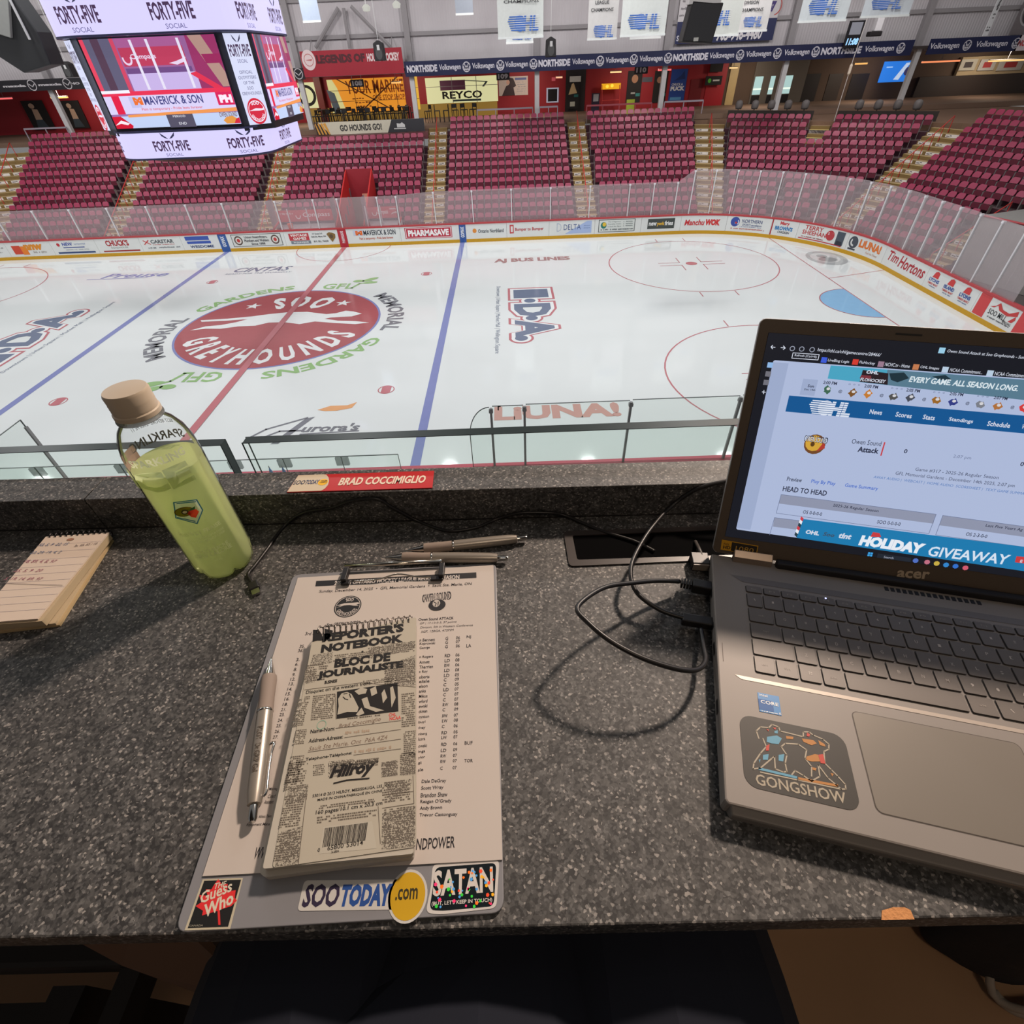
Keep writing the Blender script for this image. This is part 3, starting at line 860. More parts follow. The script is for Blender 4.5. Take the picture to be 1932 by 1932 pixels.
for u0, u1 in ((11.2, 17.0), (18.5, 24.3)):
    w0, w1, w2, w3 = BP(B6_, 12, u0, 1.0), BP(B6_, 12, u1, 1.0), BP(B6_, 12, u1, 1.12), BP(B6_, 12, u0, 1.12)
    struct(MB(kw).hexa([V((p.x, p.y, 4.97)) for p in (w0, w1, w2, w3)], [V((p.x, p.y, 5.5)) for p in (w0, w1, w2, w3)]).build('wall_counter'))
for i in range(11):
    u = 11.8 + i * 1.12
    if 16.9 < u < 18.6: continue
    p = BP(B6_, 12, u, 1.5)
    r = root('stool', V((p.x, p.y, 4.97)), 'grey high back stool behind the angled corner block, %s from the red door' % ORD[i], 'stool', 'grey stools behind the corner block')
    MB(gch).lathe(V((p.x, p.y, 5.55)), [(.2, 0), (.25, .1), (.25, .34), (.2, .46), (.08, .52)], 12).build('shell', r, smooth=True)
    MB(steel_leg).lathe(V((p.x, p.y, 4.97)), [(.2, 0), (.2, .03), (.03, .05), (.03, .58)], 10).build('pedestal', r)
b = MB(mat(96, 88, 86, rough=.9, var=.1)).box(-40, 52, 12.9, 40, -.12, -.02)
b.box(30.6, 52, -14, 12.9, -.12, -.02)
struct(b.build('floor'))

# ================================================================== PENALTY BOXES
b = MB(mat(206, 202, 204, rough=.5)).box(-4.4, -.4, 14.05, 14.15, 0, 1.2).box(1.6, 3.8, 14.05, 14.15, 0, 1.2)
for x0, x1, lab in ((-4.4, -.35, 'white penalty bench wall with red sponsor strip, scoreboard side of the red tunnel'), (1.6, 3.75, 'white penalty bench wall with red sponsor strip below sign 109 side of the red tunnel')):
    r = root('penalty_box', (x0, 14, 0), lab, 'penalty box', 'penalty boxes')
    MB(mat(210, 206, 208, rough=.5)).box(x0, x1, 14.5, 14.6, 0, 1.15).build('back_wall', r)
    MB(mat(58, 52, 66, rough=.5)).box(x0, x1, 14.42, 14.6, 1.15, 1.27).build('bench_back', r)
    MB(mat(216, 214, 214, rough=.5)).box(x0, x1, 13.7, 14.4, .3, .75).build('bench', r)
    F = Fr((x0, 14.46, 1.28), (1, 0, 0), (0, 0, 1)); w = x1 - x0
    b = MB(mat(186, 52, 62, rough=.5)).slab(F, 0, w, 0, .66, -.05, 0)
    b.mat(mat(226, 206, 208)).txt(F, 'Compass', w * .42 if x0 < 0 else w * .28, w * .86 if x0 < 0 else w * .62, .18, .52, .006, .01, .1)
    b.ring(F, w * .34 if x0 < 0 else w * .2, .32, .12, .17, .006, 160, 380, 14)
    if x0 > 0: b.poly(F, [(w * .7, .2), (w * .8, .3), (w * .95, .28), (w * .98, .33), (w * .85, .37), (w * .74, .3)], .006); scrib(b, F, w * .68, w * .95, .48, .1, .006, 4)
    else: scrib(b, F, w * .05, w * .26, .42, .12, .006, 5)
    b.build('sponsor_strip', r)
    b = MB(acr).box(x0, x0 + .015, 13.22, 14.4, 1.1, 2.7).box(x1 - .015, x1, 13.22, 14.4, 1.1, 2.7)
    b.build('side_pane', r)
    b = MB(post_m)
    for f in ((.3, .6) if x0 < 0 else (.08, .52)):
        b.box(x0 + w * f - .03, x0 + w * f + .03, 13.19, 13.25, 1.1, 2.25)
    b.build('door_posts', r)
    MB(mat(196, 58, 58)).tube([(x0 if x0 < 0 else x1, 13.25, 1.15), (x0 if x0 < 0 else x1, 14.4, 1.3)], .06, 6).build('edge_rail', r)
o = MB(mat(236, 96, 56, rough=.5)).lathe((-3.45, 13.75, .95), [(.13, 0), (.17, .36), (.18, .37)], 14).build('bucket')
tag(o, 'small orange bucket inside the penalty box', 'bucket')
r = root('tunnel_entrance', (.6, 13.2, 0), 'red sided tunnel entrance between the two penalty boxes', 'tunnel')
red_t = mat(192, 44, 44, rough=.5)
for x in (-.3, 1.5):
    b = MB(red_t).hexa([(x - .04, 13.2, 0), (x + .04, 13.2, 0), (x + .04, 18.4, 0), (x - .04, 18.4, 0)], [(x - .04, 13.2, 1.2), (x + .04, 13.2, 1.2), (x + .04, 18.4, 3.55), (x - .04, 18.4, 3.55)])
    b.build('side_wall', r)
b = MB(mat(150, 40, 50)).box(-.3, 1.5, 18.3, 18.4, 1.9, 3.55); b.mat(mat(120, 100, 80)).box(-.3, 1.5, 18.25, 18.3, 0, 1.9)
b.mat(mat(236, 170, 140)).box(.55, 1.05, 18.2, 18.24, 1.6, 2.1)
b.build('end_wall', r)
MB(mat(74, 46, 56, rough=.8)).box(-.26, 1.46, 13.2, 18.3, .02, .06).build('walkway', r)
# ================================================================== FAR WALL AND CONCOURSE
def FY(Y): return Fr((0, Y, 0), (1, 0, 0), (0, 0, 1))


def wallmat(nt, p):
    tc = nt.nodes.new('ShaderNodeTexCoord'); wv = nt.nodes.new('ShaderNodeTexWave'); nz = nt.nodes.new('ShaderNodeTexNoise'); mx = nt.nodes.new('ShaderNodeMixRGB'); bp = nt.nodes.new('ShaderNodeBump')
    wv.inputs['Scale'].default_value = 1.6; wv.bands_direction = 'X'
    nt.links.new(tc.outputs['Object'], wv.inputs['Vector']); nt.links.new(tc.outputs['Object'], nz.inputs['Vector'])
    nz.inputs['Scale'].default_value = .4
    mx.inputs[1].default_value = (lin(182), lin(176), lin(180), 1); mx.inputs[2].default_value = (lin(206), lin(202), lin(204), 1)
    nt.links.new(nz.outputs['Fac'], mx.inputs[0]); nt.links.new(mx.outputs[0], p.inputs['Base Color'])
    bp.inputs['Strength'].default_value = .25; bp.inputs['Distance'].default_value = .05
    nt.links.new(wv.outputs['Fac'], bp.inputs['Height']); nt.links.new(bp.outputs[0], p.inputs['Normal'])


b = MB(ramp_mat('ribbed_metal', wallmat, .6)).box(-45, 58, 26.1, 26.3, 8.3, 19)
struct(b.build('wall_back'))
steel = mat(196, 194, 194, rough=.5); steel_d = mat(148, 144, 146, rough=.6)
wall_cols = [at_y(x, y, 25.5).x for x, y in ((133, 245), (586, 233), (787, 227), (1013, 213), (1245, 203), (1462, 205), (1690, 210))]
for i, x in enumerate(wall_cols):
    b = MB(steel).box(x - .17, x + .17, 25.35, 25.65, 5.28, 8.5).mat(steel_d).box(x - .2, x + .2, 25.7, 26.1, 8.5, 19)
    struct(b.build('column'))
for z in (10.3, 12.2, 14.3):
    struct(MB(steel_d).box(-45, 58, 25.9, 26.1, z, z + .22).build('beam'))
F = FY(25.6)
for (x0, y0, x1, y1) in ((638, 15, 595, 90), (648, 15, 660, 92), (662, 12, 738, 90)):
    p, q = F.px(x0, y0), F.px(x1, y1)
    struct(MB(steel_d).tube([F(*p), F(*q)], .12, 6).build('beam'))
FZ = 5.28
struct(MB(mat(120, 96, 80, rough=.8)).box(-45, 58, 24.75, 33, FZ - .3, FZ).build('floor_concourse'))
struct(MB(mat(60, 52, 50, rough=.9)).box(-45, 58, 25.07, 33, 8.45, 8.6).build('ceiling_concourse'))
WB = FY(32)
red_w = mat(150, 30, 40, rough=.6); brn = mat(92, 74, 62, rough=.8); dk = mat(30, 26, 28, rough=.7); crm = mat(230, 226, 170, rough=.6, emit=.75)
xw = lambda px, py: WB.px(px, py)[0]
b = MB(red_w).box(-45, xw(1368, 160), 32, 32.2, FZ, 8.5)
b.mat(brn).box(xw(1368, 160), 58, 32, 32.2, FZ, 8.5)
struct(b.build('wall_concourse'))


def panel_px(name, quad, m, label, cat, Y=31.95, th=.05, group=None, extra=None):
    """flat sign on the concourse wall between photo pixels: bottom-left, bottom-right, top-right, top-left"""
    F = FY(Y); q = [F.px(*p) for p in quad]
    u0, u1 = (q[0][0] + q[3][0]) / 2, (q[1][0] + q[2][0]) / 2
    v0, v1 = (q[0][1] + q[1][1]) / 2, (q[2][1] + q[3][1]) / 2
    if name in ('kiosk', 'notice_stand'): v0 = FZ
    G = Fr(F(u0, v0), (1, 0, 0), (0, 0, 1)); w, h = u1 - u0, v1 - v0
    r = root(name, G(w / 2, 0, 0), label, cat, group)
    MB(m).slab(G, 0, w, 0, h, -th, 0).build('panel', r)
    if extra:
        b = MB(); extra(b, lambda u, v, d=0: G(u * w, v * h, d + .006), w, h)
        if b.v: b.build('print', r)
    return r


def q4(x0, x1, y0, y1, sl=.036): return [(x0, y1), (x1, y1 - (x1 - x0) * sl), (x1, y0 - (x1 - x0) * sl), (x0, y0)]


# restaurant wall signs; emission in their colours stands in for light on the wall
def reyco(b, S, w, h):
    b.mat(dk).txt(S, 'REYCO', .22, .78, .16, .46, 0, .03).mat(mat(60, 80, 84)).rect(S, .36, .76, .05, .13, .002).mat(mat(60, 80, 84))
    b.line(S, [(.3, .75), (.55, .85), (.85, .78), (.8, .6)], .03, 0).mat(mat(110, 60, 90)).rect(S, .2, .55, .5, .88, .003)
    for u in (.36, .7): b.mat(steel_d).rect(S, u, u + .008, 0, 1, .004)
    b.rect(S, 0, 1, .64, .66, .004)


def marine(b, S, w, h):
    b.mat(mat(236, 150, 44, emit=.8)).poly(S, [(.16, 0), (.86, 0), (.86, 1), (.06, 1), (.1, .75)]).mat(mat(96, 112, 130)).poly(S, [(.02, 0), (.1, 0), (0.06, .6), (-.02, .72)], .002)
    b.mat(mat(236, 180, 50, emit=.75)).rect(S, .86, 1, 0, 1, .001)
    b.mat(mat(176, 84, 30)).txt(S, 'YOUR MARINE', .2, .84, .55, .95, .004, .02).txt(S, 'ONE STOP SHOP', .48, .84, .34, .5, .004, .02)
    for i in range(3): scrib(b.mat(mat(190, 110, 40)), S, .25, .45, .38 - i * .12, .06, .004, i)
    b.mat(mat(196, 80, 40)).rect(S, .9, .97, .15, .32, .004)
    b.mat(mat(112, 70, 40)).line(S, [(.12, 1), (.7, 0)], .02, .006).line(S, [(.78, 1), (.32, 0)], .02, .006)
    for u in (.28, .52, .75): b.rect(S, u, u + .006, 0, 1, .005)
    b.rect(S, 0, 1, .33, .345, .005).rect(S, 0, 1, .66, .675, .005)


panel_px('wall_sign', q4(804, 939, 147, 196), crm, 'cream wall sign with added glow and black lettering behind the bar chairs', 'sign', extra=reyco)
panel_px('wall_sign', q4(622, 790, 150, 213), mat(230, 220, 150, emit=.7), 'orange wall sign with added glow, a grey stripe and crossed braces', 'sign', extra=marine)
panel_px('wall_sign', q4(566, 608, 156, 205), crm, 'cream wall sign with added glow half hidden beside the scoreboard', 'sign', extra=lambda b, S, w, h: b.mat(dk).ring(S, .3, .5, .3, .42, 0, n=20))
struct(MB(mat(120, 30, 36)).box(xw(766, 180), xw(778, 180), 31.5, 31.98, FZ, 8.45).build('column'))
struct(MB(mat(110, 40, 36)).box(xw(600, 180), xw(612, 180), 31.5, 31.98, FZ, 8.45).build('column'))
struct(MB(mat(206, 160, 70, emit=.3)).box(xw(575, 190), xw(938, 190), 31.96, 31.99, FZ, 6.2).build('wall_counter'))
b = MB(mat(204, 160, 44, emit=.3))
F = FY(30.5)
for i in range(9):
    u, v = F.px(810 + i * 15, 140 - i * .5); b.slab(F, u, u + .45, v, v + .1, -.03, 0).slab(F, u + .2, u + .23, v + .1, 8.46, -.02, 0)
tag(b.build('hanging_string_lights'), 'dashed yellow strip of lights above the cream wall sign', 'lights')


def dots(b, S, w, h, *c):
    b.mat(mat(*c))


def poster_people(b, S, w, h):
    b.mat(mat(60, 44, 48)).poly(S, [(.1, 0), (.55, 0), (.5, .45), (.38, .6), (.25, .5)]).poly(S, [(.35, .3), (.6, .5), (.5, .9), (.36, .95)], .001).mat(mat(216, 170, 150)).disc(S, .32, .7, .06, .12, .002)
    b.mat(mat(90, 100, 160)).rect(S, .56, .95, .8, .92, .001)
    for i in range(5): scrib(b.mat(mat(150, 150, 160)), S, .62, .92, .66 - i * .12, .05, .001, i)


panel_px('wall_poster', q4(941, 996, 145, 181), mat(206, 190, 184), 'pale poster of dark dressed figures on the red concourse wall', 'poster', extra=poster_people)
panel_px('wall_screen', q4(1031, 1054, 166, 194), mat(206, 204, 220, emit=.4), 'black screen in a white lit frame on the red wall', 'screen', extra=lambda b, S, w, h: b.mat(mat(12, 8, 14)).rect(S, .12, .88, .08, .92))
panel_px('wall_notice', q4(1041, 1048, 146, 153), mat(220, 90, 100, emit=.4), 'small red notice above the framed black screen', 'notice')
struct(panel_px('door_1', q4(1067, 1104, 128, 216), mat(44, 38, 40), 'dark doorway between the two red wall sections', 'door', extra=None))
panel_px('wall_poster', q4(1069, 1092, 156, 206), dk, 'black poster with a pale triangle in the dark doorway', 'poster', Y=31.7, extra=lambda b, S, w, h: b.mat(mat(206, 180, 140)).poly(S, [(.15, .55), (.85, .6), (.55, .98), (.4, .95)]).mat(mat(190, 190, 180)).rect(S, .3, .7, .1, .28).mat(mat(40, 110, 110)).rect(S, .6, .95, .45, .55, .001))
panel_px('wall_notice', q4(1075, 1096, 144, 155), mat(206, 206, 206), 'small white paper notice at the top of the dark doorway', 'notice', Y=31.7)
r = panel_px('lit_arch_sign', q4(1135, 1171, 158, 169), mat(236, 168, 24, emit=.9), 'glowing orange arched sign of the popcorn stand', 'sign', Y=31.32, extra=lambda b, S, w, h: b.mat(mat(250, 200, 60, emit=1.2)).disc(S, .3, .5, .08, .3).disc(S, .55, .6, .08, .3))
F = FY(31.3)
b = MB(mat(196, 60, 60))
for px0 in (1136, 1169):
    b.tube([F(*F.px(px0, 160)), F(F.px(px0, 203)[0], FZ)], .03, 6)
b.tube([F(*F.px(1136, 190)), F(*F.px(1169, 188))], .03, 6)
tag(b.build('popcorn_stand'), 'red tube frame stand under the glowing arched sign', 'stand')
panel_px('wall_poster', q4(1183, 1210, 134, 194), dk, 'black poster with a pale face next to sign 110', 'poster', extra=lambda b, S, w, h: b.mat(mat(170, 120, 90)).disc(S, .5, .75, .22, .13).mat(mat(50, 130, 130)).rect(S, .65, .95, .2, .3).mat(mat(170, 170, 170)).rect(S, .3, .6, .28, .33))
panel_px('wall_poster', q4(1233, 1258, 134, 194), dk, 'black poster half hidden by the white column', 'poster', extra=lambda b, S, w, h: b.mat(mat(150, 110, 90)).disc(S, .4, .72, .2, .1).mat(mat(50, 130, 130)).rect(S, .7, .95, .2, .3))
panel_px('wall_banner', q4(1264, 1294, 131, 192), mat(38, 70, 150), 'blue puck game banner on the red wall', 'banner', extra=lambda b, S, w, h: b.mat(mat(220, 224, 230)).txt(S, 'PUCK', .06, .94, .34, .48, 0, .06).txt(S, 'CHUCK A', .1, .8, .5, .58, 0, .03).mat(mat(90, 150, 200)).rect(S, .1, .8, .05, .14).mat(mat(30, 50, 110)).poly(S, [(.2, .65), (.9, .7), (.8, .95), (.6, .8)]))
panel_px('wall_sign', q4(1212, 1231, 146, 155), mat(80, 84, 96), 'small grey sign box between the two black posters', 'sign')
struct(panel_px('door_2', q4(1300, 1322, 150, 206), mat(120, 26, 34), 'plain red door in the red concourse wall', 'door'))
struct(panel_px('door_3', q4(1331, 1366, 122, 214), mat(170, 28, 40), 'bright red door at the end of the red wall', 'door'))
panel_px('wall_sign', q4(1340, 1364, 120, 136), dk, 'black sign above the bright red door', 'sign', Y=31.6)
panel_px('wall_sign', q4(1331, 1362, 144, 161), dk, 'black sign with a green mark on the bright red door', 'sign', Y=31.6, extra=lambda b, S, w, h: b.mat(mat(90, 190, 60)).disc(S, .25, .5, .1, .25).mat(mat(200, 200, 200)).rect(S, .45, .85, .42, .6))
panel_px('kiosk', q4(1182, 1197, 188, 206), mat(176, 190, 60), 'lime green bin behind the top row of seats', 'bin', Y=27)
panel_px('notice_stand', q4(1116, 1131, 176, 208), mat(60, 48, 70), 'dark poster stand beside the popcorn stand', 'stand', Y=29, extra=lambda b, S, w, h: b.mat(mat(206, 206, 210)).rect(S, .2, .85, .6, .95))
struct(MB(mat(196, 170, 120)).box(xw(1369, 180), xw(1384, 180), 31.9, 31.99, FZ, 8.4).build('trim_1'))
r = root('glass_doors', WB(xw(1455, 170), FZ, .1), 'grey framed glass doors with bright windows beyond', 'doors')
F = FY(31.9)
q = [F.px(*p) for p in q4(1408, 1504, 122, 212)]
MB(mat(104, 96, 88)).slab(F, q[0][0], q[1][0], FZ, 8.3, -.05, 0).build('frame', r)
for x0, x1 in ((1418, 1441), (1447, 1464), (1473, 1497)):
    u0, v0 = F.px(x0, 179 - (x0 - 1418) * .036); u1, v1 = F.px(x1, 144 - (x0 - 1418) * .036)
    b = MB(mat(176, 208, 204, emit=.9)).rect(F, u0, u1, v0, v1, .02).mat(mat(226, 240, 226, emit=1.1)).rect(F, u0, u1, v0 + .3, v0 + .42, .03).mat(dk).rect(F, u0, u1, FZ, v0 - .05, .02)
    b.build('window', r)
MB(mat(160, 50, 50)).rect(F, F.px(1465, 170)[0], F.px(1470, 170)[0], 5.9, 7.3, .03).build('red_post', r)
for i, (x0, x1) in enumerate(((1512, 1540), (1556, 1582), (1598, 1630))):
    struct(panel_px('door_%d' % (4 + i), q4(x0, x1, 140, 208), mat(44, 38, 36) if i != 1 else mat(62, 52, 46), 'dark door in the brown concourse wall, %s from the glass doors' % ORD[i], 'door'))
panel_px('wall_television', q4(1664, 1722, 116, 155, .02), mat(40, 120, 220, emit=.9), 'blue lit television hanging from the concourse ceiling', 'television', Y=30, th=.12, extra=lambda b, S, w, h: b.mat(mat(190, 206, 230, emit=.9)).poly(S, [(.45, .12), (.62, .1), (.8, .8), (.98, .85), (.98, .95), (.7, .9)]).mat(mat(60, 60, 110, emit=.6)).disc(S, .8, .5, .08, .2).mat(mat(150, 190, 240, emit=.9)).rect(S, .1, .3, .7, .76))
b = MB(mat(176, 156, 124, rough=.8)).box(xw(1790, 160), 58, 31.6, 31.9, 6.6, 7.75).mat(mat(60, 50, 46)).box(xw(1725, 160), 58, 31.6, 31.92, FZ, 6.6)
struct(b.build('trim_2'))
for i, (x0, x1, c, e) in enumerate(((1812, 1842, (186, 180, 166), (70, 60, 60)), (1848, 1878, (190, 186, 180), (180, 70, 70)), (1884, 1930, (190, 186, 180), (170, 60, 60)))):
    panel_px('wall_sign', q4(x0, x1, 112, 133, .02), mat(*c), 'pale wall sign over the tan wall, %s from the white corner column' % ORD[i], 'sign', Y=31.5, extra=lambda b, S, w, h, e=e: b.mat(mat(*e)).rect(S, .25, .75, .25, .75))
FLT = [(1055, 146, 10, (255, 190, 150)), (1162, 136, 17, (255, 214, 150)), (1254, 132, 20, (250, 110, 110)), (1384, 128, 12, (255, 214, 150)), (1625, 120, 18, (255, 190, 110)), (1775, 116, 58, (255, 150, 100)), (1900, 114, 56, (255, 205, 130)), (747, 156, 14, (255, 190, 110)), (112, 184, 26, (255, 200, 110)), (8, 186, 24, (250, 110, 110))]
for i, (x, y, w, c) in enumerate(FLT):
    F = FY(28.5); u, v = F.px(x, y); L = w / 20.
    o = MB(mat(*c, emit=1.0)).box(u - L / 2, u + L / 2, 28.42, 28.58, v - .05, v + .05).mat(steel_d).box(u - L / 2, u + L / 2, 28.4, 28.6, v + .05, v + .09).box(u - .01, u + .01, 28.49, 28.51, v + .09, 8.46).build('ceiling_light')
    tag(o, ('reddish' if c[1] < 160 else 'warm white') + ' strip light under the concourse ceiling, ' + ['above the framed black screen', 'above the arched orange sign', 'beside the blue banner', 'above the beige wall strip', 'above the brown doors', 'past the white corner column', 'over the tan wall', 'before the orange wall sign', 'behind the column at the scoreboard', 'at the frame edge'][i], 'light', 'concourse strip lights')
for i, (x, y, t) in enumerate(((674, 157, '108'), (949, 144, '109'), (1210, 132, '110'))):
    F = FY(26.8); u, v = F.px(x, y)
    r = root('section_sign', F(u, v), ('small section sign reading 108 in front of the orange wall sign', 'small section sign reading 109 above the pale poster', 'small section sign reading 110 by the black poster')[i], 'sign', None)
    MB(mat(50, 46, 50)).slab(F, u - .5, u + .5, v - .22, v + .22, -.04, 0).build('board', r)
    MB(mat(226, 222, 222)).txt(F, t, u - .38, u + .38, v - .15, v + .15, .01, .05).build('number', r)
    MB(steel).tube([F(u - .35, v + .2), F(u - .35, 8.46)], .02, 6).tube([F(u + .35, v + .2), F(u + .35, 8.46)], .02, 6).build('hanger_rods', r)

# top-of-stand railings, bar chairs, ribbon banners
for x0, x1, y0, y1, lab in ((900, 1005, 208, 203, 'grey rail behind the top row, below the pale poster'), (1018, 1052, 203, 200, 'grey rail behind the top row, below the framed screen'), (1107, 1230, 200, 194, 'reddish rail behind the top row, below the popcorn stand'), (1254, 1327, 192, 190, 'grey rail behind the top row, below the blue banner'), (45, 125, 243, 241, 'grey rail behind the top row near the scoreboard')):
    F = FY(25.2); a, c = F.px(x0, y0), F.px(x1, y1)
    zt = (a[1] + c[1]) / 2
    r = root('top_railing', F(a[0], FZ), lab, 'railing', 'railings behind the top row')
    m = mat(150, 140, 150) if 'grey' in lab else mat(150, 70, 80)
    MB(m).slab(F, a[0], c[0], zt - .05, zt + .05, -.05, .05).build('top_rail', r)
    b = MB(m); n = max(2, int((c[0] - a[0]) / 1.2))
    for i in range(n + 1): u = a[0] + (c[0] - a[0]) * i / n; b.slab(F, u - .03, u + .03, FZ - .1, zt, -.03, .03)
    b.build('rail_posts', r)


def bar_chair():
    b = MB(mat(34, 30, 30, rough=.5))
    for x in (-.19, .19):
        for y in (-.19, .19): b.box(x - .02, x + .02, y - .02, y + .02, 0, .72 if y < 0 else 1.1)
    b.box(-.21, .21, -.21, .21, .7, .75).box(-.21, .21, .17, .21, .85, 1.1).box(-.2, .2, -.2, -.17, .25, .29)
    return b


bc = bar_chair().build('bar_chair', origin=(0, 0, 0)); first = True
for row, (Y, xs) in enumerate(((26.3, [592 + 14.5 * i for i in range(14)]), (28.5, [600 + 15 * i for i in range(12)]), (27.0, [808 + 17 * i for i in range(6)]))):
    for i, x in enumerate(xs):
        o = bc if first else bc.copy()
        if not first: COL.objects.link(o)
        first = False
        p = at_y(x, 215, Y); o.location = (p.x, Y, FZ); o.rotation_euler.z = random.uniform(-2.5, 2.5)
        tag(o, 'black bar chair, %s along from the scoreboard, %s' % (ORD[i], ('by the slogan sign', 'in the second line behind the slogan sign', 'in front of the cream wall sign')[row]), 'chair', 'bar chairs in the restaurant')
for i in range(5):
    p = at_y(610 + 38 * i, 215, 27.4)
    r = root('bar_table', (p.x, 27.4, FZ), 'dark high bar table among the bar chairs, %s from the scoreboard' % ORD[i], 'table', 'bar tables in the restaurant')
    MB(mat(50, 38, 34)).box(p.x - .4, p.x + .4, 27.0, 27.8, 1.02 + FZ, 1.07 + FZ).build('tabletop', r)
    MB(mat(30, 28, 28)).box(p.x - .05, p.x + .05, 27.35, 27.45, FZ + .02, 1.02 + FZ).box(p.x - .25, p.x + .25, 27.15, 27.65, FZ, FZ + .03).build('pedestal', r)

navy = mat(26, 32, 70, rough=.5); wht = mat(214, 212, 222, rough=.5)


def vw(b, F, u, v, r, d):
    b.ring(F, u, v, r * .82, r, d, n=20)
    b.line(F, [(u - r * .5, v + r * .72), (u, v - r * .75), (u + r * .5, v + r * .72)], r * .16, d)
    b.line(F, [(u - r * .85, v + r * .3), (u - r * .42, v - r * .7), (u, v + r * .25), (u + r * .42, v - r * .7), (u + r * .85, v + r * .3)], r * .16, d)


F = FY(25.0)
for (xa, xb, lab, items) in ((763, 1722, 'long navy ribbon banner with white car dealer lettering', [('N', 765, 823), ('V', 827, 868), ('W', 873, 885), ('V', 890, 932), ('W', 937, 950), ('V', 953, 996), ('W', 1000, 1013), ('N', 1016, 1076), ('V', 1080, 1122), ('W', 1126, 1139), ('V', 1143, 1186), ('W', 1190, 1202), ('V', 1207, 1250), ('W', 1254, 1267), ('N', 1270, 1335), ('V', 1338, 1384), ('W', 1388, 1402), ('V', 1406, 1453), ('W', 1457, 1472), ('V', 1477, 1524), ('W', 1528, 1543), ('N', 1546, 1620), ('V', 1626, 1680), ('W', 1684, 1701)]),
                            (1738, 1918, 'short navy ribbon banner beyond the white corner column', [('V', 1746, 1800), ('W', 1804, 1825), ('V', 1830, 1888), ('W', 1893, 1915)])):
    u0, u1 = F.px(xa, 126)[0], F.px(xb, 90)[0]
    r = root('ribbon_banner', F(u0, 8.1), lab, 'banner', 'ribbon banners under the far wall')
    MB(navy).slab(F, u0, u1, 8.12, 8.95, -.08, 0).build('board', r)
    b = MB(wht)
    for k, a, c in items:
        a, c = F.px(a, 110)[0], F.px(c, 110)[0]
        if k == 'N': b.txt(F, 'NORTHSIDE', a, c, 8.34, 8.74, .01, .05)
        elif k == 'V': b.txt(F, 'Volkswagen', a, c, 8.32, 8.72, .01, .02)
        else: vw(b, F, (a + c) / 2, 8.53, .29, .01)
    b.build('lettering', r)
o = MB(mat(216, 204, 206)).slab(F, F.px(1918, 84)[0], F.px(1990, 80)[0], 8.12, 8.95, -.08, 0).mat(mat(190, 60, 66)).txt(F, 'NO', F.px(1920, 84)[0], F.px(1934, 84)[0], 8.35, 8.7, .01, .04).build('ribbon_banner')
tag(o, 'white ribbon banner with red lettering cut by the frame edge', 'banner', 'ribbon banners under the far wall')
u0, u1 = F.px(-40, 162)[0], F.px(573, 136)[0]
z0, z1 = F.px(80, 171)[1], F.px(80, 149)[1]
r = root('ribbon_banner', F(u0, z0), 'black ribbon banner with silver car lettering behind the scoreboard', 'banner', 'ribbon banners under the far wall')
MB(mat(30, 28, 34)).slab(F, u0, u1, z0, z1, -.08, 0).build('board', r)
b = MB(mat(190, 186, 190))
for x0, x1 in ((4, 48), (72, 117)): b.txt(F, 'mazda', F.px(x0, 160)[0], F.px(x1, 160)[0], z0 + .25, z1 - .25, .01, .05)
for x in (60, 128, 563):
    u = F.px(x, 160 if x < 200 else 138)[0]
    b.ring(F, u, (z0 + z1) / 2, .26, .31, .01, n=20).line(F, [(u - .25, (z0 + z1) / 2 + .1), (u, (z0 + z1) / 2 - .08), (u + .25, (z0 + z1) / 2 + .1)], .05, .01)
b.txt(F, 'NO', F.px(134, 160)[0], F.px(152, 160)[0], z0 + .25, z1 - .25, .01, .05)
b.build('lettering', r)
F = FY(24.85)
q = [F.px(*p) for p in ((573, 146), (763, 138), (757, 89), (567, 97))]
u0, u1, v0, v1 = (q[0][0] + q[3][0]) / 2, (q[1][0] + q[2][0]) / 2, (q[0][1] + q[1][1]) / 2, (q[2][1] + q[3][1]) / 2
r = root('hanging_legends_banner', F(u0, v0), 'red hockey legends banner with black and white lettering', 'banner')
w, h = u1 - u0, v1 - v0
MB(mat(158, 32, 48, rough=.5)).slab(F, u0, u1, v0, v1, -.03, 0).build('cloth', r)
b = MB(mat(78, 28, 36)).txt(F, 'LEGENDS OF', u0 + .15 * w, u0 + .63 * w, v0 + .5 * h, v0 + .84 * h, .01, .06).mat(mat(226, 206, 206)).txt(F, 'HOUND HOCKEY', u0 + .65 * w, u0 + .97 * w, v0 + .5 * h, v0 + .82 * h, .01, .05)
MB(steel_d).tube([F(u0 + .1 * w, v1 - .1, -.05), (u0 + .1 * w, 25.95, 10.36)], .03, 6).tube([F(u0 + .9 * w, v1 - .1, -.05), (u0 + .9 * w, 25.95, 10.36)], .03, 6).build('hanger_rods', r)
b.disc(F, u0 + .075 * w, v0 + .66 * h, .48, .55, .008).mat(mat(190, 110, 110)).ring(F, u0 + .075 * w, v0 + .66 * h, .3, .34, .012).poly(F, [(u0 + .04 * w, v0 + .66 * h), (u0 + .11 * w, v0 + .7 * h), (u0 + .1 * w, v0 + .62 * h)], .012)
b.build('lettering', r)
F = FY(24.0)
r = root('slogan_sign', F(.7, 5.0), 'long cream cheering slogan sign on the platform front', 'sign')
MB(mat(206, 200, 180, rough=.5)).slab(F, -3.35, 4.8, 5.02, 5.78, -.06, 0).build('board', r)
b = MB(mat(64, 62, 60)).txt(F, 'GO HOUNDS GO!', -1.55, 1.6, 5.2, 5.6, .01, .04)
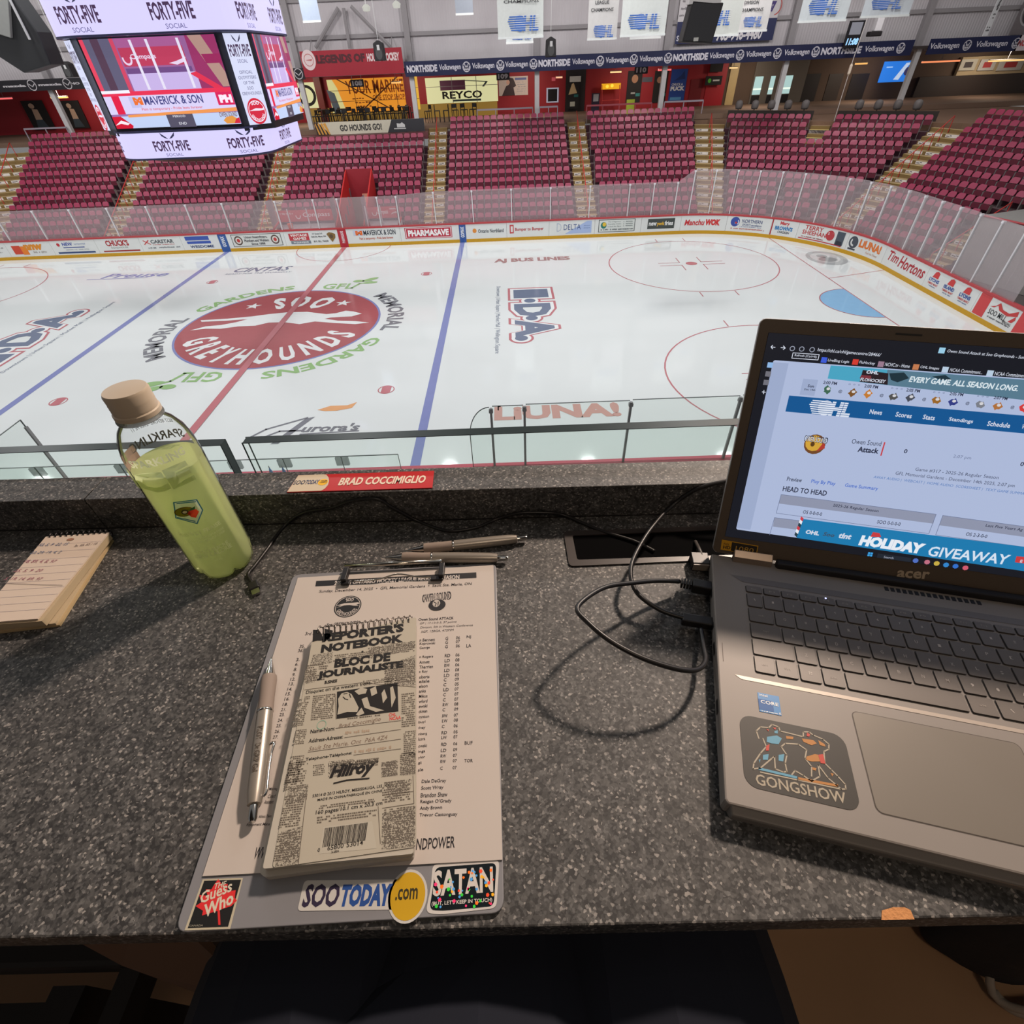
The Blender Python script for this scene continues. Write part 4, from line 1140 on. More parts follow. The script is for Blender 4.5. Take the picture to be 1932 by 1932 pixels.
b.mat(mat(52, 52, 56)).poly(F, [(2.0, 5.02), (4.0, 5.02), (4.0, 5.78), (2.4, 5.78)], .006).rect(F, 4.0, 4.8, 5.02, 5.78, .006)
b.mat(mat(206, 206, 204)).poly(F, [(2.75, 5.3), (3.35, 5.3), (3.35, 5.45), (3.15, 5.6), (3.0, 5.52), (2.75, 5.55)], .012).rect(F, 2.5, 3.4, 5.2, 5.26, .012)
b.mat(mat(54, 44, 40)).poly(F, [(-3.35, 5.02), (-2.3, 5.02), (-3.1, 5.78), (-3.35, 5.78)], .006).mat(mat(216, 156, 70))
for i in range(4): b.poly(F, [(-3.2 + i * .25, 5.05), (-3.08 + i * .25, 5.05), (-3.3 + i * .25 + .0, 5.75), (-3.35 + i * .2, 5.7)], .012)
b.build('print', r)
struct(MB(mat(110, 60, 64)).box(-5, 5.05, 23.3, 25.3, 4.6, 5.0).build('floor_platform'))
# people pictures on the red wall near the scoreboard
for i, (x0, x1, y0, y1) in enumerate(((52, 92, 190, 246), (124, 158, 190, 243))):
    panel_px('wall_poster', q4(x0, x1, y0, y1), dk, 'black poster of a standing figure ' + ['farther from the scoreboard', 'nearer the scoreboard, behind a white column'][i], 'poster', Y=31.8, extra=lambda b, S, w, h: b.mat(mat(190, 160, 140)).disc(S, .4, .82, .13, .09).poly(S, [(.3, .35), (.62, .35), (.6, .7), (.35, .72)], .002).mat(mat(60, 70, 80)).poly(S, [(.2, .05), (.75, .05), (.62, .35), (.3, .35)], .001))

# ================================================================== HANGING BANNERS
blue_o = mat(64, 108, 186, rough=.6)


def ohl(b, S, u0, u1, v0, v1):
    w, h = u1 - u0, v1 - v0
    b.mat(blue_o).disc(S, u0 + .42 * w, v0 + .5 * h, .17 * w, .5 * h, .004, 28)
    b.txt(S, 'HL', u0 + .52 * w, u0 + w, v0 + .03 * h, v0 + .97 * h, .005, .035, .12)
    for i in range(7):
        v = v0 + h * (.06 + i * .135)
        b.rect(S, u0 + (.04 + .1 * abs(i - 4) / 4) * w, u0 + .42 * w, v, v + .07 * h, .006)
    b.mat(mat(222, 222, 226))
    for i in range(7):
        v = v0 + h * (.135 + i * .135)
        b.rect(S, u0 + .2 * w, u0 + w, v + .01 * h, v + .04 * h, .008)


BAN = [
    (940, 1025, -45, 70, 14, ['CHAMPIONS'], (956, 1016, 27, 61), 'large white pennant lettered with one word over a blue striped emblem', (212, 214, 210)),
    (1108, 1163, -40, 73, 17, ['LEAGUE', 'CHAMPIONS'], (1117, 1158, 46, 72), 'narrow white league pennant between two larger white pennants', (208, 206, 204)),
    (1170, 1254, -45, 66, 14, [], (1180, 1246, 24, 57), 'large white pennant with only a blue striped emblem, beside the big speaker', (214, 216, 212)),
    (1338, 1392, -40, 66, 15, [], (1334, 1380, 18, 50), 'white pennant half hidden behind the big black speaker', (204, 206, 200)),
    (1388, 1446, -45, 58, 17, ['DIVISION', 'CHAMPIONS'], (1398, 1440, 30, 52), 'narrow white division pennant over the phone number sign', (210, 208, 206)),
    (1506, 1595, -60, 39, 14, [], (1518, 1586, -3, 30), 'white pennant in front of the wall clock end', (200, 204, 206)),
    (1624, 1714, -60, 30, 14, [], (1636, 1706, -8, 20), 'white pennant above the white camera box', (198, 202, 206)),
    (955, 1006, -40, 80, 18, [], (962, 1002, 66, 76), 'white pennant peeking out below the large lettered pennant', (206, 212, 212)),
    (1188, 1246, -40, 71, 18, [], None, 'white pennant whose bottom hem shows below the emblem pennant', (210, 206, 210)),
    (860, 893, -40, 26, 17, [], None, 'small grey blue pennant hanging over the cream wall sign', (150, 156, 166)),
    (572, 606, -40, 40, 17, [], None, 'small bluish pennant hanging beside the scoreboard', (176, 190, 210)),
]
for x0, x1, y0, y1, Y, words, em, lab, c in BAN:
    F = FY(Y); xm = (x0 + x1) / 2
    a, cc = F.px(x0, y1)[0], F.px(x1, y1)[0]; v0, v1 = F.px(xm, y1)[1], F.px(xm, y0)[1]
    r = root('hanging_banner', F((a + cc) / 2, v0), lab, 'banner', 'pennants hanging over the rink')
    cl = mat(*c, rough=.7)
    b = MB(cl)
    n = 6
    S = lambda u, v, d=0, F=F, a=a, cc=cc, v0=v0: F(u, v, d + .05 * sin((u - a) * 2.4))
    for i in range(n):
        u, w = a + (cc - a) * i / n, a + (cc - a) * (i + 1) / n
        b.hexa([S(u, v0, -.01), S(w, v0, -.01), S(w, v1, -.01), S(u, v1, -.01)], [S(u, v0, 0), S(w, v0, 0), S(w, v1, 0), S(u, v1, 0)])
    b.build('cloth', r)
    b = MB(mat(226, 228, 226)).slab(F, a - .01, cc + .01, v0 - .06, v0 + .03, -.04, .05).build('hem_bar', r)
    b = MB(mat(70, 70, 72))
    for i, t in enumerate(words):
        yb = (7 if len(words) == 1 else 9 + i * 14)
        if 'DIV' in words[0]: yb -= 0
        p0, p1 = F.px(x0 + (x1 - x0) * .12, yb), F.px(x1 - (x1 - x0) * .1, yb - 9)
        b.txt(F, t, p0[0] + (.25 if t in ('LEAGUE', 'DIVISION') else 0), p1[0] - (.25 if t in ('LEAGUE', 'DIVISION') else 0), p0[1], p1[1], .07, .02)
    if em: e0, e1 = F.px(em[0], em[3]), F.px(em[1], em[2]); ohl(b, lambda u, v, d=0: F(u, v, .06 + d), e0[0], e1[0], e0[1], e1[1])
    if b.v: b.build('print', r)
F = FY(12)
a, c = F.px(1853, 68), F.px(1912, -45)
r = root('hanging_banner', F((a[0] + c[0]) / 2, a[1]), 'white retired number pennant reading 45', 'banner', 'pennants hanging over the rink')
MB(mat(206, 204, 204)).slab(F, a[0], c[0], a[1], c[1], -.02, 0).build('cloth', r)
w, h = c[0] - a[0], c[1] - a[1]
b = MB(mat(84, 80, 82)).txt(F, '45', a[0] + .36 * w, a[0] + .78 * w, a[1] + h * .44, a[1] + h * .62, .01, .05)
scrib(b, F, a[0] + .34 * w, a[0] + .8 * w, a[1] + h * .36, .07, .01, 3); scrib(b, F, a[0] + .4 * w, a[0] + .72 * w, a[1] + h * .3, .06, .01, 4); scrib(b, F, a[0] + .2 * w, a[0] + .78 * w, a[1] + h * .13, .08, .01, 5); scrib(b, F, a[0] + .2 * w, a[0] + .78 * w, a[1] + h * .08, .08, .01, 6)
b.build('print', r)
F = FY(25.7)
a, c = F.px(1905, 66), F.px(1960, 0)
o = MB(mat(120, 112, 114)).slab(F, a[0], c[0], a[1], c[1], -.1, 0).mat(mat(60, 58, 62)).disc(F, a[0] + .9, a[1] + 1.2, .6, .7, .01).mat(mat(170, 166, 168)).ring(F, a[0] + .9, a[1] + 1.2, .7, .8, .01).build('wall_plaque')
tag(o, 'grey wall plaque with a dark round emblem beside the number pennant', 'plaque')
# phone number board on the far wall
F = FY(25.8)
a, c = F.px(1273, 82), F.px(1477, -12)
z0, z1 = F.px(1400, 78)[1], F.px(1400, -20)[1]
r = root('phone_sign', F(a[0], z0), 'large white and navy wall sign with a phone number', 'sign')
w = c[0] - a[0]
MB(mat(206, 202, 204)).slab(F, a[0], c[0], z0, z1, -.1, 0).build('board', r)
b = MB(mat(38, 44, 84)).rect(F, a[0], c[0], z0, z0 + 1.15, .01).mat(mat(226, 222, 226)).txt(F, '705-946-4480', a[0] + .42 * w, a[0] + .88 * w, z0 + .06, z0 + .72, .02, .04, .15)
b.mat(mat(90, 110, 160)).txt(F, '.net', a[0] + .3 * w, a[0] + .38 * w, z0 + .35, z0 + .6, .02, .02)
b.mat(mat(70, 56, 120)).txt(F, '247', a[0] + .86 * w, a[0] + .96 * w, z0 + 1.45, z0 + 2.0, .02, .08, .2).mat(mat(190, 70, 60)).ring(F, a[0] + .95 * w, z0 + 1.75, .42, .48, .02, -80, 90, 10)
b.mat(mat(130, 126, 130)).txt(F, 'CONNECTION', a[0] + .85 * w, a[0] + .99 * w, z0 + 3.2, z0 + 3.5, .02, 0).txt(F, 'CLUB', a[0] + .86 * w, a[0] + .92 * w, z0 + 2.7, z0 + 3.0, .02, 0)
for i in range(4): scrib(b, F, a[0] + .01 * w, a[0] + .08 * w, z0 + 1.4 + i * .35, .14, .02, i)
b.mat(mat(206, 206, 216)).txt(F, 'SS', a[0] + .01 * w, a[0] + .06 * w, z0 + .15, z0 + .45, .02, .03)
b.build('print', r)
# cord hanging in front of the corner block
a, c = at_y(1611, 108, 20), at_y(1569, 243, 20)
r = root('hanging_rope', a, 'thin white rope hanging from the ribbon banner in front of the corner block', 'rope')
MB(mat(206, 200, 196)).tube([a + V((.3, 0, 7)), a, c], .022, 6).build('line', r)
MB(mat(226, 210, 190)).lathe(a - V((0, 0, .9)), [(.03, 0), (.09, .1), (.09, .5), (.03, .6)], 10).build('sleeve', r)
MB(mat(230, 210, 216)).lathe(c - V((0, 0, .1)), [(.02, 0), (.09, .07), (.09, .13), (.02, .2)], 10).build('end_ball', r)
# clock display
F = FY(24.7)
a, c = F.px(1590, 92), F.px(1634, 38)
r = root('wall_clock', F(a[0], a[1]), 'black digital clock display showing blue white digits', 'clock')
w, h = c[0] - a[0], c[1] - a[1]
MB(mat(26, 24, 30)).slab(F, a[0], c[0], a[1], c[1], -.15, 0).build('case', r)
MB(mat(150, 150, 160, emit=.6)).rect(F, a[0] + .12 * w, c[0] - .12 * w, a[1] + .5 * h, a[1] + .94 * h, .01).build('ad_screen', r)
MB(mat(150, 200, 250, emit=1.3)).txt(F, '11:08', a[0] + .1 * w, c[0] - .1 * w, a[1] + .12 * h, a[1] + .38 * h, .01, .05, .1).build('digits', r)
F = FY(22)
u, v = F.px(1655, 55)
r = root('hanging_camera', F(u, v), 'white camera box hanging above the digital clock', 'camera')
MB(mat(226, 224, 226)).slab(F, u - .25, u + .2, v - .1, v + .8, -.2, .2).build('housing', r, bevel=.05)
MB(dk).slab(F, u - .5, u + .3, v - .35, v - .1, -.25, .25).build('mount', r, bevel=.05)
MB(steel_d).tube([F(u, v + .8), F(u, 18)], .02, 6).build('drop_rod', r)


# ================================================================== SPEAKERS
def small_speaker(x, y, Y, s, lab):
    F = FY(Y); u, v = F.px(x, y)
    r = root('hanging_speaker', F(u, v), lab, 'speaker', 'small speakers on cables')
    MB(mat(34, 32, 34, rough=.6)).prism(F, [(u - .45 * s, v - .6 * s), (u + .45 * s, v - .6 * s), (u + .4 * s, v + .5 * s), (u, v + .7 * s), (u - .4 * s, v + .5 * s)], -.3, .3).build('cabinet', r, bevel=.04)
    MB(mat(70, 70, 70)).disc(F, u, v - .1, .28 * s, .4 * s, .31).mat(mat(190, 190, 190)).rect(F, u - .1 * s, u + .12 * s, v + .05, v + .4 * s, .32).build('grille', r)
    MB(mat(200, 200, 200)).tube([F(u, v + .6 * s), F(u + .05, 18)], .018, 6).build('cable', r)


small_speaker(1039, 90, 20, .75, 'small dark speaker hanging on a thin cable below the large lettered pennant')
small_speaker(716, 97, 20, .75, 'small dark speaker hanging in front of the red legends banner')
small_speaker(131, 132, 20, .6, 'small dark speaker hanging beside the scoreboard above the black banner')
F = FY(0)
q = [F.px(*p) for p in ((1286, 80), (1343, 83), (1366, 5), (1307, 0))]
r = root('hanging_loudspeaker', F(q[0][0], q[0][1]), 'big black wedge loudspeaker hanging among the pennants', 'speaker', 'loudspeakers over the rink')
MB(mat(36, 32, 32, rough=.55)).prism(F, [q[0], q[1], q[2], q[3]], -.55, .0).build('cabinet', r, bevel=.03)
c = [(q[i][0] * .9 + sum(t[0] for t in q) / 4 * .1, q[i][1] * .9 + sum(t[1] for t in q) / 4 * .1) for i in range(4)]
MB(mat(44, 42, 44, rough=.8, bump=.5, vs=60)).prism(F, c, .0, .02).build('grille', r)
MB(mat(196, 190, 188, rough=.4)).slab(F, q[3][0] - .1, q[2][0] - .1, q[2][1], q[2][1] + .12, -.5, 0).build('bracket', r)
MB(mat(180, 176, 170)).rect(F, *sorted((F.px(1308, 76)[0], F.px(1317, 76)[0])), *sorted((F.px(1308, 78)[1], F.px(1308, 71)[1])), .022).build('badge', r)
MB(steel_d).tube([F(q[3][0] + .3, q[2][1] + .1, -.25), F(q[3][0] + .3, 17, -.25)], .03, 6).build('cable', r)
F = FY(1.0)
q = [F.px(*p) for p in ((-60, 70), (45, 138), (96, 122), (70, 60), (20, -10), (-60, -20))]
r = root('hanging_loudspeaker', F(q[1][0], q[1][1]), 'big dark loudspeaker with a grey top corner by the scoreboard', 'speaker', 'loudspeakers over the rink')
MB(mat(44, 44, 46, rough=.55)).prism(F, q, -.8, 0).build('cabinet', r, bevel=.04)
q2 = [F.px(*p) for p in ((-60, 45), (25, 72), (20, -10), (-60, -20))]
MB(mat(150, 150, 146, rough=.5)).prism(F, q2, 0, .12).build('top_plate', r, bevel=.02)
MB(steel).tube([F(*F.px(22, -5), .15), F(*F.px(62, 75), .15)], .04, 6).tube([F(*F.px(20, -10), -.4), F(F.px(20, -10)[0], 17, -.4)], .04, 6).build('bracket', r)
F = FY(20)
for i, (x, y, lab) in enumerate(((75, 42, 'small white lamp on a rod beside the scoreboard top'), (494, 8, 'small white lamp hanging above the brace frame'), (747, 2, 'small warm lamp at the top edge above the wall sign'))):
    if i == 1: x = 690
    u, v = F.px(x, y)
    o = MB(mat(226, 226, 216, emit=.6)).lathe(F(u, v), [(.1, 0), (.26, -.12), (.2, -.3), (.02, -.32)][::-1], 12).mat(steel).tube([F(u, v), F(u - (.6 if i == 0 else 0), v + 3)], .03, 6).build('hanging_lamp')
    tag(o, lab, 'lamp')


# ================================================================== SCOREBOARD
def rr(ax, ay, r):
    """round the board: s from the middle of the front towards +x"""
    L1, L2, A = ax - r, ay - r, r * pi / 2

    def S(s, z, d=0):
        q = -1 if s < 0 else 1; s = abs(s)
        if s <= L1: p = (s, -ay - d)
        elif s <= L1 + A: t = (s - L1) / r; p = (L1 + (r + d) * sin(t), -L2 - (r + d) * cos(t))
        elif s <= L1 + A + 2 * L2: p = (ax + d, -L2 + s - L1 - A)
        else: t = min((s - L1 - A - 2 * L2) / r, pi); p = (L1 + (r + d) * cos(t), L2 + (r + d) * sin(t)) if t <= pi / 2 else (L1 - (t - pi / 2) * r, ay + d)
        return V((q * p[0], p[1], z))
    return S, L1 + A + 2 * L2 + A + L1


def E(r, g, b, e=1.0): return mat(r, g, b, emit=e, rough=.3, var=0)


def wings(b, S, u, v, w, h):
    for q in (1, -1):
        b.poly(S, [(u + q * .03 * w, v), (u + q * .16 * w, v + .3 * h), (u + q * .5 * w, v + h), (u + q * .42 * w, v + .45 * h), (u + q * .22 * w, v + .12 * h)], .012)


def forty(b, S, u, z0, z1, w):
    h = z1 - z0
    b.mat(E(74, 52, 84, .9)).txt(S, 'FORTY-FIVE', u - w / 2, u + w / 2, z0 + .26 * h, z0 + .68 * h, .01, .03)
    b.mat(E(96, 90, 140, .9)).txt(S, 'SOCIAL', u - w * .24, u + w * .24, z0 + .06 * h, z0 + .18 * h, .01)
    b.mat(E(60, 60, 90, .9)); wings(b, S, u, z0 + .74 * h, w * .42, h * .26)


r = root('hanging_scoreboard', (0, 0, 6.75), 'four sided center hung scoreboard with glowing ad rings', 'scoreboard')
led = mat(196, 190, 232, emit=1.22, rough=.3, var=0)
fr_m = mat(52, 52, 84, rough=.4); blk = mat(26, 24, 34, rough=.4)
for ax, ay, rr_, z0, z1, nm, pos in ((2.95, 2.95, 1.3, 9.84, 11.0, 'upper_ring', (150, 330)), (2.62, 2.62, 1.15, 6.78, 7.47, 'lower_ring', (322,))):
    S, tot = rr(ax, ay, rr_)
    b = MB(led); n = 44
    for i in range(-n, n): b.rect(S, tot * i / n, tot * (i + 1) / n, z0, z1, 0)
    ring = b.build(nm, r)
    b = MB(fr_m)
    for i in range(-n, n):
        for z in (z0 - .05, z1): b.slab(S, tot * i / n, tot * (i + 1) / n, z, z + .05, -.3, .02)
    b.build('ring_edge', r)
    b = MB()
    FF = FY(-ay)
    us = [FF.px(x, 40 if z0 > 9 else 270)[0] for x in pos]
    step = 2.55 if z0 > 9 else 2.5
    us += [us[-1] + step, us[-1] + 2 * step, us[0] - step]
    for u in us: forty(b, lambda s, z, d=0, S=S: S(s, z, d), u, z0 if z0 < 9 else 9.84, z1 if z0 < 9 else 10.75, 1.28 if z0 > 9 else 1.2)
    b.build('ring_lettering', r)


def screen(F, w, h):
    """penalty-box picture over an ad board and a score strip"""
    b = MB(E(150, 110, 168)).rect(F, 0, w, 0, h)
    P = lambda pts, m, d: b.mat(m).poly(F, [(u * w, v * h) for u, v in pts], d)
    R = lambda u0, u1, v0, v1, m, d: b.mat(m).rect(F, u0 * w, u1 * w, v0 * h, v1 * h, d)
    R(0, 1, .42, 1, E(150, 96, 150), .002)
    R(0, .24, .42, 1, E(96, 92, 118), .004); R(0, .03, .42, 1, E(226, 70, 96), .006); R(.22, .25, .42, 1, E(206, 70, 100), .006)
    R(.08, .14, .45, 1, E(84, 60, 80), .005)
    R(.26, .74, .7, .9, E(186, 60, 92), .004); R(.26, .74, .9, 1, E(166, 92, 146), .004); R(.26, .76, .62, .68, E(110, 74, 130), .004); R(.26, .78, .42, .62, E(196, 176, 226), .004)
    b.mat(E(226, 206, 232)).txt(F, 'Compass', .33 * w, .52 * w, .76 * h, .83 * h, .008, .02); b.ring(F, .3 * w, .78 * h, .1, .15, .008, 160, 380, 12)
    P([(.6, .72), (.66, .74), (.74, .78), (.72, .73), (.66, .7)], E(226, 206, 232), .008)
    for u in (.37, .49, .72): P([(u, .44), (u + .02, .44), (u + .01, .98), (u - .01, .98)], E(226, 220, 240), .01)
    R(.78, 1, .42, 1, E(150, 50, 100), .004); P([(.8, 1), (.9, 1), (1, .6), (1, .44), (.95, .44)], E(176, 140, 130), .006); P([(.86, .8), (1, .8), (1, .7), (.88, .7)], E(150, 40, 90), .007); P([(.73, .6), (.78, .62), (.95, .43), (.88, .43)], E(220, 50, 80), .008)
    R(0, 1, .38, .43, E(228, 50, 84), .012); R(0, .22, .41, .445, E(240, 236, 250), .014)
    R(0, 1, .17, .38, E(214, 206, 242), .012); R(.06, .12, .17, .38, E(222, 30, 70), .014)
    R(.19, .27, .24, .37, E(190, 190, 232), .014); b.mat(E(232, 112, 50)).txt(F, 'M', .22 * w, .29 * w, .27 * h, .36 * h, .016, .08)
    b.mat(E(70, 70, 130)).txt(F, 'MAVERICK & SON', .3 * w, .76 * w, .265 * h, .365 * h, .016, .02); b.mat(E(216, 96, 110)).txt(F, 'Pain is temporary - Pride lasts forever', .26 * w, .74 * w, .195 * h, .235 * h, .016, .01)
    R(.87, 1, .23, .38, E(214, 36, 90), .014); b.mat(E(250, 230, 244)).txt(F, 'PH', .89 * w, .99 * w, .255 * h, .35 * h, .016, .08)
    P([(.13, .16), (1, .2), (1, .155), (.13, .13)], E(236, 150, 84), .016)
    R(0, 1, 0, .145, E(190, 206, 240), .014)
    P([(0, 0), (.13, 0), (.14, .03), (.07, .145), (0, .145)], E(206, 20, 50), .016); P([(0, .04), (.06, .1), (.12, .06), (.1, .04), (.05, .06)], E(244, 230, 238), .018)
    R(.43, .64, -.01, .145, E(84, 80, 100), .018); b.mat(E(230, 230, 240)).txt(F, 'PERIOD', .48 * w, .58 * w, .11 * h, .135 * h, .02).txt(F, 'END', .51 * w, .57 * w, .02 * h, .05 * h, .02)
    b.mat(E(120, 90, 90)).txt(F, 'OWEN SOUND', .85 * w, .99 * w, .09 * h, .15 * h, .02, .02)
    P([(.89, .01), (.97, .01), (.99, .06), (.95, .1), (.9, .09), (.87, .05)], E(222, 150, 70), .022); P([(.95, .01), (1, .01), (1, .08), (.97, .06)], E(206, 40, 60), .024)
    return b


oct_ = [(-2.2, -2.5), (2.2, -2.5), (2.98, -1.72), (2.98, 1.72), (2.2, 2.5), (-2.2, 2.5), (-2.98, 1.72), (-2.98, -1.72)]
MB(blk).prism(ICE, [(x * .97, y * .97) for x, y in oct_], 7.4, 9.86).build('body', r)
for F, w in ((Fr((-2.06, -2.46, 7.6), (1, 0, 0), (0, 0, 1)), 4.14), (Fr((2.92, -1.62, 7.6), (0, 1, 0), (0, 0, 1)), 3.3)):
    screen(F, w, 2.16).build('video_screen', r)
for q in (1, -1):
    t = V((.78, .78 * q, 0)).normalized()
    p = V((2.27, -2.43, 7.55)) if q == 1 else V((-2.9, -1.78, 7.55))
    F = Fr(p + V((q, -1, 0)) * .03, (t.x, t.y, 0), (0, 0, 1)); w = .8
    MB(mat(206, 210, 236, emit=1.05, var=0)).rect(F, .04, w, .0, 2.22).build('ad_column', r)
    b = MB(); forty(b, F, .42, 1.5, 2.2, .66)
    b.mat(E(90, 90, 130, .9))
    for i, tt in enumerate(('OFFICIAL', 'OUTFITTERS', 'OF THE', 'SOO', 'GREYHOUNDS')):
        ww = (.42, .58, .36, .2, .64)[i]; b.txt(F, tt, .42 - ww / 2, .42 + ww / 2, 1.28 - i * .13, 1.36 - i * .13, .01)
    b.mat(E(206, 40, 64)).disc(F, .42, .34, .31, .34, .012, 28).mat(E(236, 226, 240)).ring(F, .42, .34, .26, .28, .014).txt(F, 'SOO', .29, .55, .5, .6, .016, .04).poly(F, [(.16, .36), (.4, .42), (.62, .4), (.68, .44), (.66, .36), (.5, .35), (.3, .36)], .016).txt(lambda u, v, d=0: F(.42 + (.25 - .08 * v) * cos(rad(200 + 140 * u)), .34 + (.27 - .08 * v) * sin(rad(200 + 140 * u)), d), 'GREYHOUNDS', 0, 1, 0, 1, .016, .03)
    b.build('ad_print', r)
b = MB(steel_d)
for x in (-1.8, 1.8):
    for y in (-1.8, 1.8): b.tube([(x, y, 10.9), (x, y, 18)], .03, 6)
b.build('support_cables', r)
MB(mat(120, 80, 70)).prism(ICE, [(2.4 * cos(rad(t)), 2.4 * sin(rad(t))) for t in range(0, 360, 20)], 6.62, 6.76).build('underside', r)
# ================================================================== NEAR SIDE OF THE RINK
# cap of the near boards, glass in front of it and behind the benches
r = root('dasher_board', (8, -13.1, 0), 'near side board wall with a broad red cap below the counter ledge', 'dasher board', 'near boards')
MB(brd).box(-26, 24, -13.06, -12.96, 0, 1.02).build('panel', r)
MB(mat(190, 62, 84, rough=.45)).box(-26, 24, -13.36, -12.92, 1.02, 1.07).build('cap_rail', r)
clear = sheet_mat('clear_glass', 206, 220, 214, .06, .08, (.975, .995, .985), 1.06)
edge_g = mat(96, 104, 102, rough=.35); post_g = mat(140, 142, 142, rough=.4)
NB = FY(-13.05)
pts = [NB.px(*p)[0] for p in ((928, 800), (990, 800), (1185, 800), (1383, 800), (1560, 800))]
zt = [2.82, 2.84, 2.86, 2.88, 2.88]
for i in range(4):
    b = MB(clear).box(pts[i] + .03, pts[i + 1] - .03, -13.06, -13.04, 1.07, zt[i])
    o = b.build('rink_pane')
    tag(o, 'clear near side rink pane, %s from its rounded end' % ORD[i + 1], 'rink pane', 'clear near side rink panes')
    b = MB(edge_g).box(pts[i] + .03, pts[i + 1] - .03, -13.062, -13.038, zt[i], zt[i] + .012)
    b.build('pane_edge', o)
for i in range(5):
    b = MB(post_g).box(pts[i] - .028, pts[i] + .028, -13.09, -13.02, 1.07, zt[i] - .05).box(pts[i] - .05, pts[i] + .05, -13.1, -13.01, zt[i] - .16, zt[i] - .08)
    tag(b.build('pane_post'), 'grey post of the near glass, %s from its rounded end' % ORD[i], 'post', 'near glass posts')
x0, x1 = NB.px(890, 850)[0], pts[0] - .04
pr = [(x0, 1.07)] + [(x0 + (x1 - x0) * (1 - cos(rad(a))), 2.0 + .8 * sin(rad(a))) for a in range(0, 91, 9)] + [(x1, 1.07)]
o = MB(clear).prism(NB, pr, -.01, .01).build('rink_pane')
tag(o, 'clear near side rink pane with a rounded top corner', 'rink pane', 'clear near side rink panes')
MB(edge_g).tube([NB(*p) for p in pr[:-1]], .012, 6).build('pane_edge', o)
o2 = MB(mat(30, 30, 30)).line(NB, [NB.px(940, 773), NB.px(940, 766), NB.px(944, 766)], .03, .02).build('clip_mark', o)
# perpendicular pane at the far bench end
p0 = at_z(130, 905, 1.07)
b = MB(clear).box(p0.x - .01, p0.x + .01, -14.9, -13.05, 1.07, 2.9)
o = b.build('rink_pane'); tag(o, 'clear bench end pane running back from a grey post beside the bottle', 'rink pane', 'clear near side rink panes')
MB(edge_g).box(p0.x - .012, p0.x + .012, -14.9, -13.05, 2.9, 2.915).box(p0.x - .012, p0.x + .012, -13.05, -13.03, 2.5, 2.915).build('pane_edge', o)
o = MB(post_g).box(p0.x - .022, p0.x + .022, -13.08, -13.0, 1.07, 2.72).build('pane_post'); tag(o, 'grey post of the bench end pane beside the bottle', 'post', 'near glass posts')
BG = FY(-14.6)
js = [BG.px(x, 866)[0] for x in (-60, 52, 219, 335, 439, 534, 645)] + [BG.px(750, 851)[0]]
zb = 2.62
clipm = sheet_mat('clip_plastic', 120, 132, 128, .55, .2)
for i in range(7):
    b = MB(clear).box(js[i] + .006, js[i + 1] - .006, -14.61, -14.59, .9, zb)
    o = b.build('bench_pane'); tag(o, 'clear low pane behind the players bench, %s from the frame edge' % ORD[i], 'bench pane', 'clear panes behind the bench')
    MB(edge_g).box(js[i] + .006, js[i + 1] - .006, -14.612, -14.588, zb, zb + .012).box(js[i + 1] - .012, js[i + 1] - .002, -14.612, -14.588, .9, zb).build('pane_edge', o)
    if i: tag(MB(clipm).box(js[i] - .14, js[i] + .14, -14.63, -14.57, zb - .22, zb - .02).build('glass_clip'), 'small grey clip joining two bench panes, %s from the frame edge' % ORD[i - 1], 'clip', 'clips of the bench panes')
for i, x in enumerate((508, 533)):
    p = at_y(x, 893, -13.3)
    r = root('squeeze_bottle', (p.x, -13.2, 1.07), 'blue squeeze bottle standing on the red board cap, ' + ('nearer the bottle on the counter' if i == 0 else 'nearer the red name plate'), 'bottle', 'squeeze bottles on the board cap')
    MB(mat(70, 110, 170, rough=.4)).lathe((p.x, -13.2, 1.07), [(.045, 0), (.05, .02), (.05, .12), (.035, .2), (.012, .3)], 12).build('body', r, smooth=True)
    MB(mat(60, 40, 60)).lathe((p.x, -13.2, 1.37), [(.012, 0), (.008, .06)], 8).build('spout', r)
    MB(mat(200, 204, 206)).tube([V((p.x + .07 + .05 * cos(t), -13.2, 1.12 + .03 * sin(t))) for t in [2 * pi * k / 10 for k in range(11)]], .008, 5).build('loop', r)

# ================================================================== COUNTER
def D(x, y, h): return CP + V((x, y, -h))


HD = .44


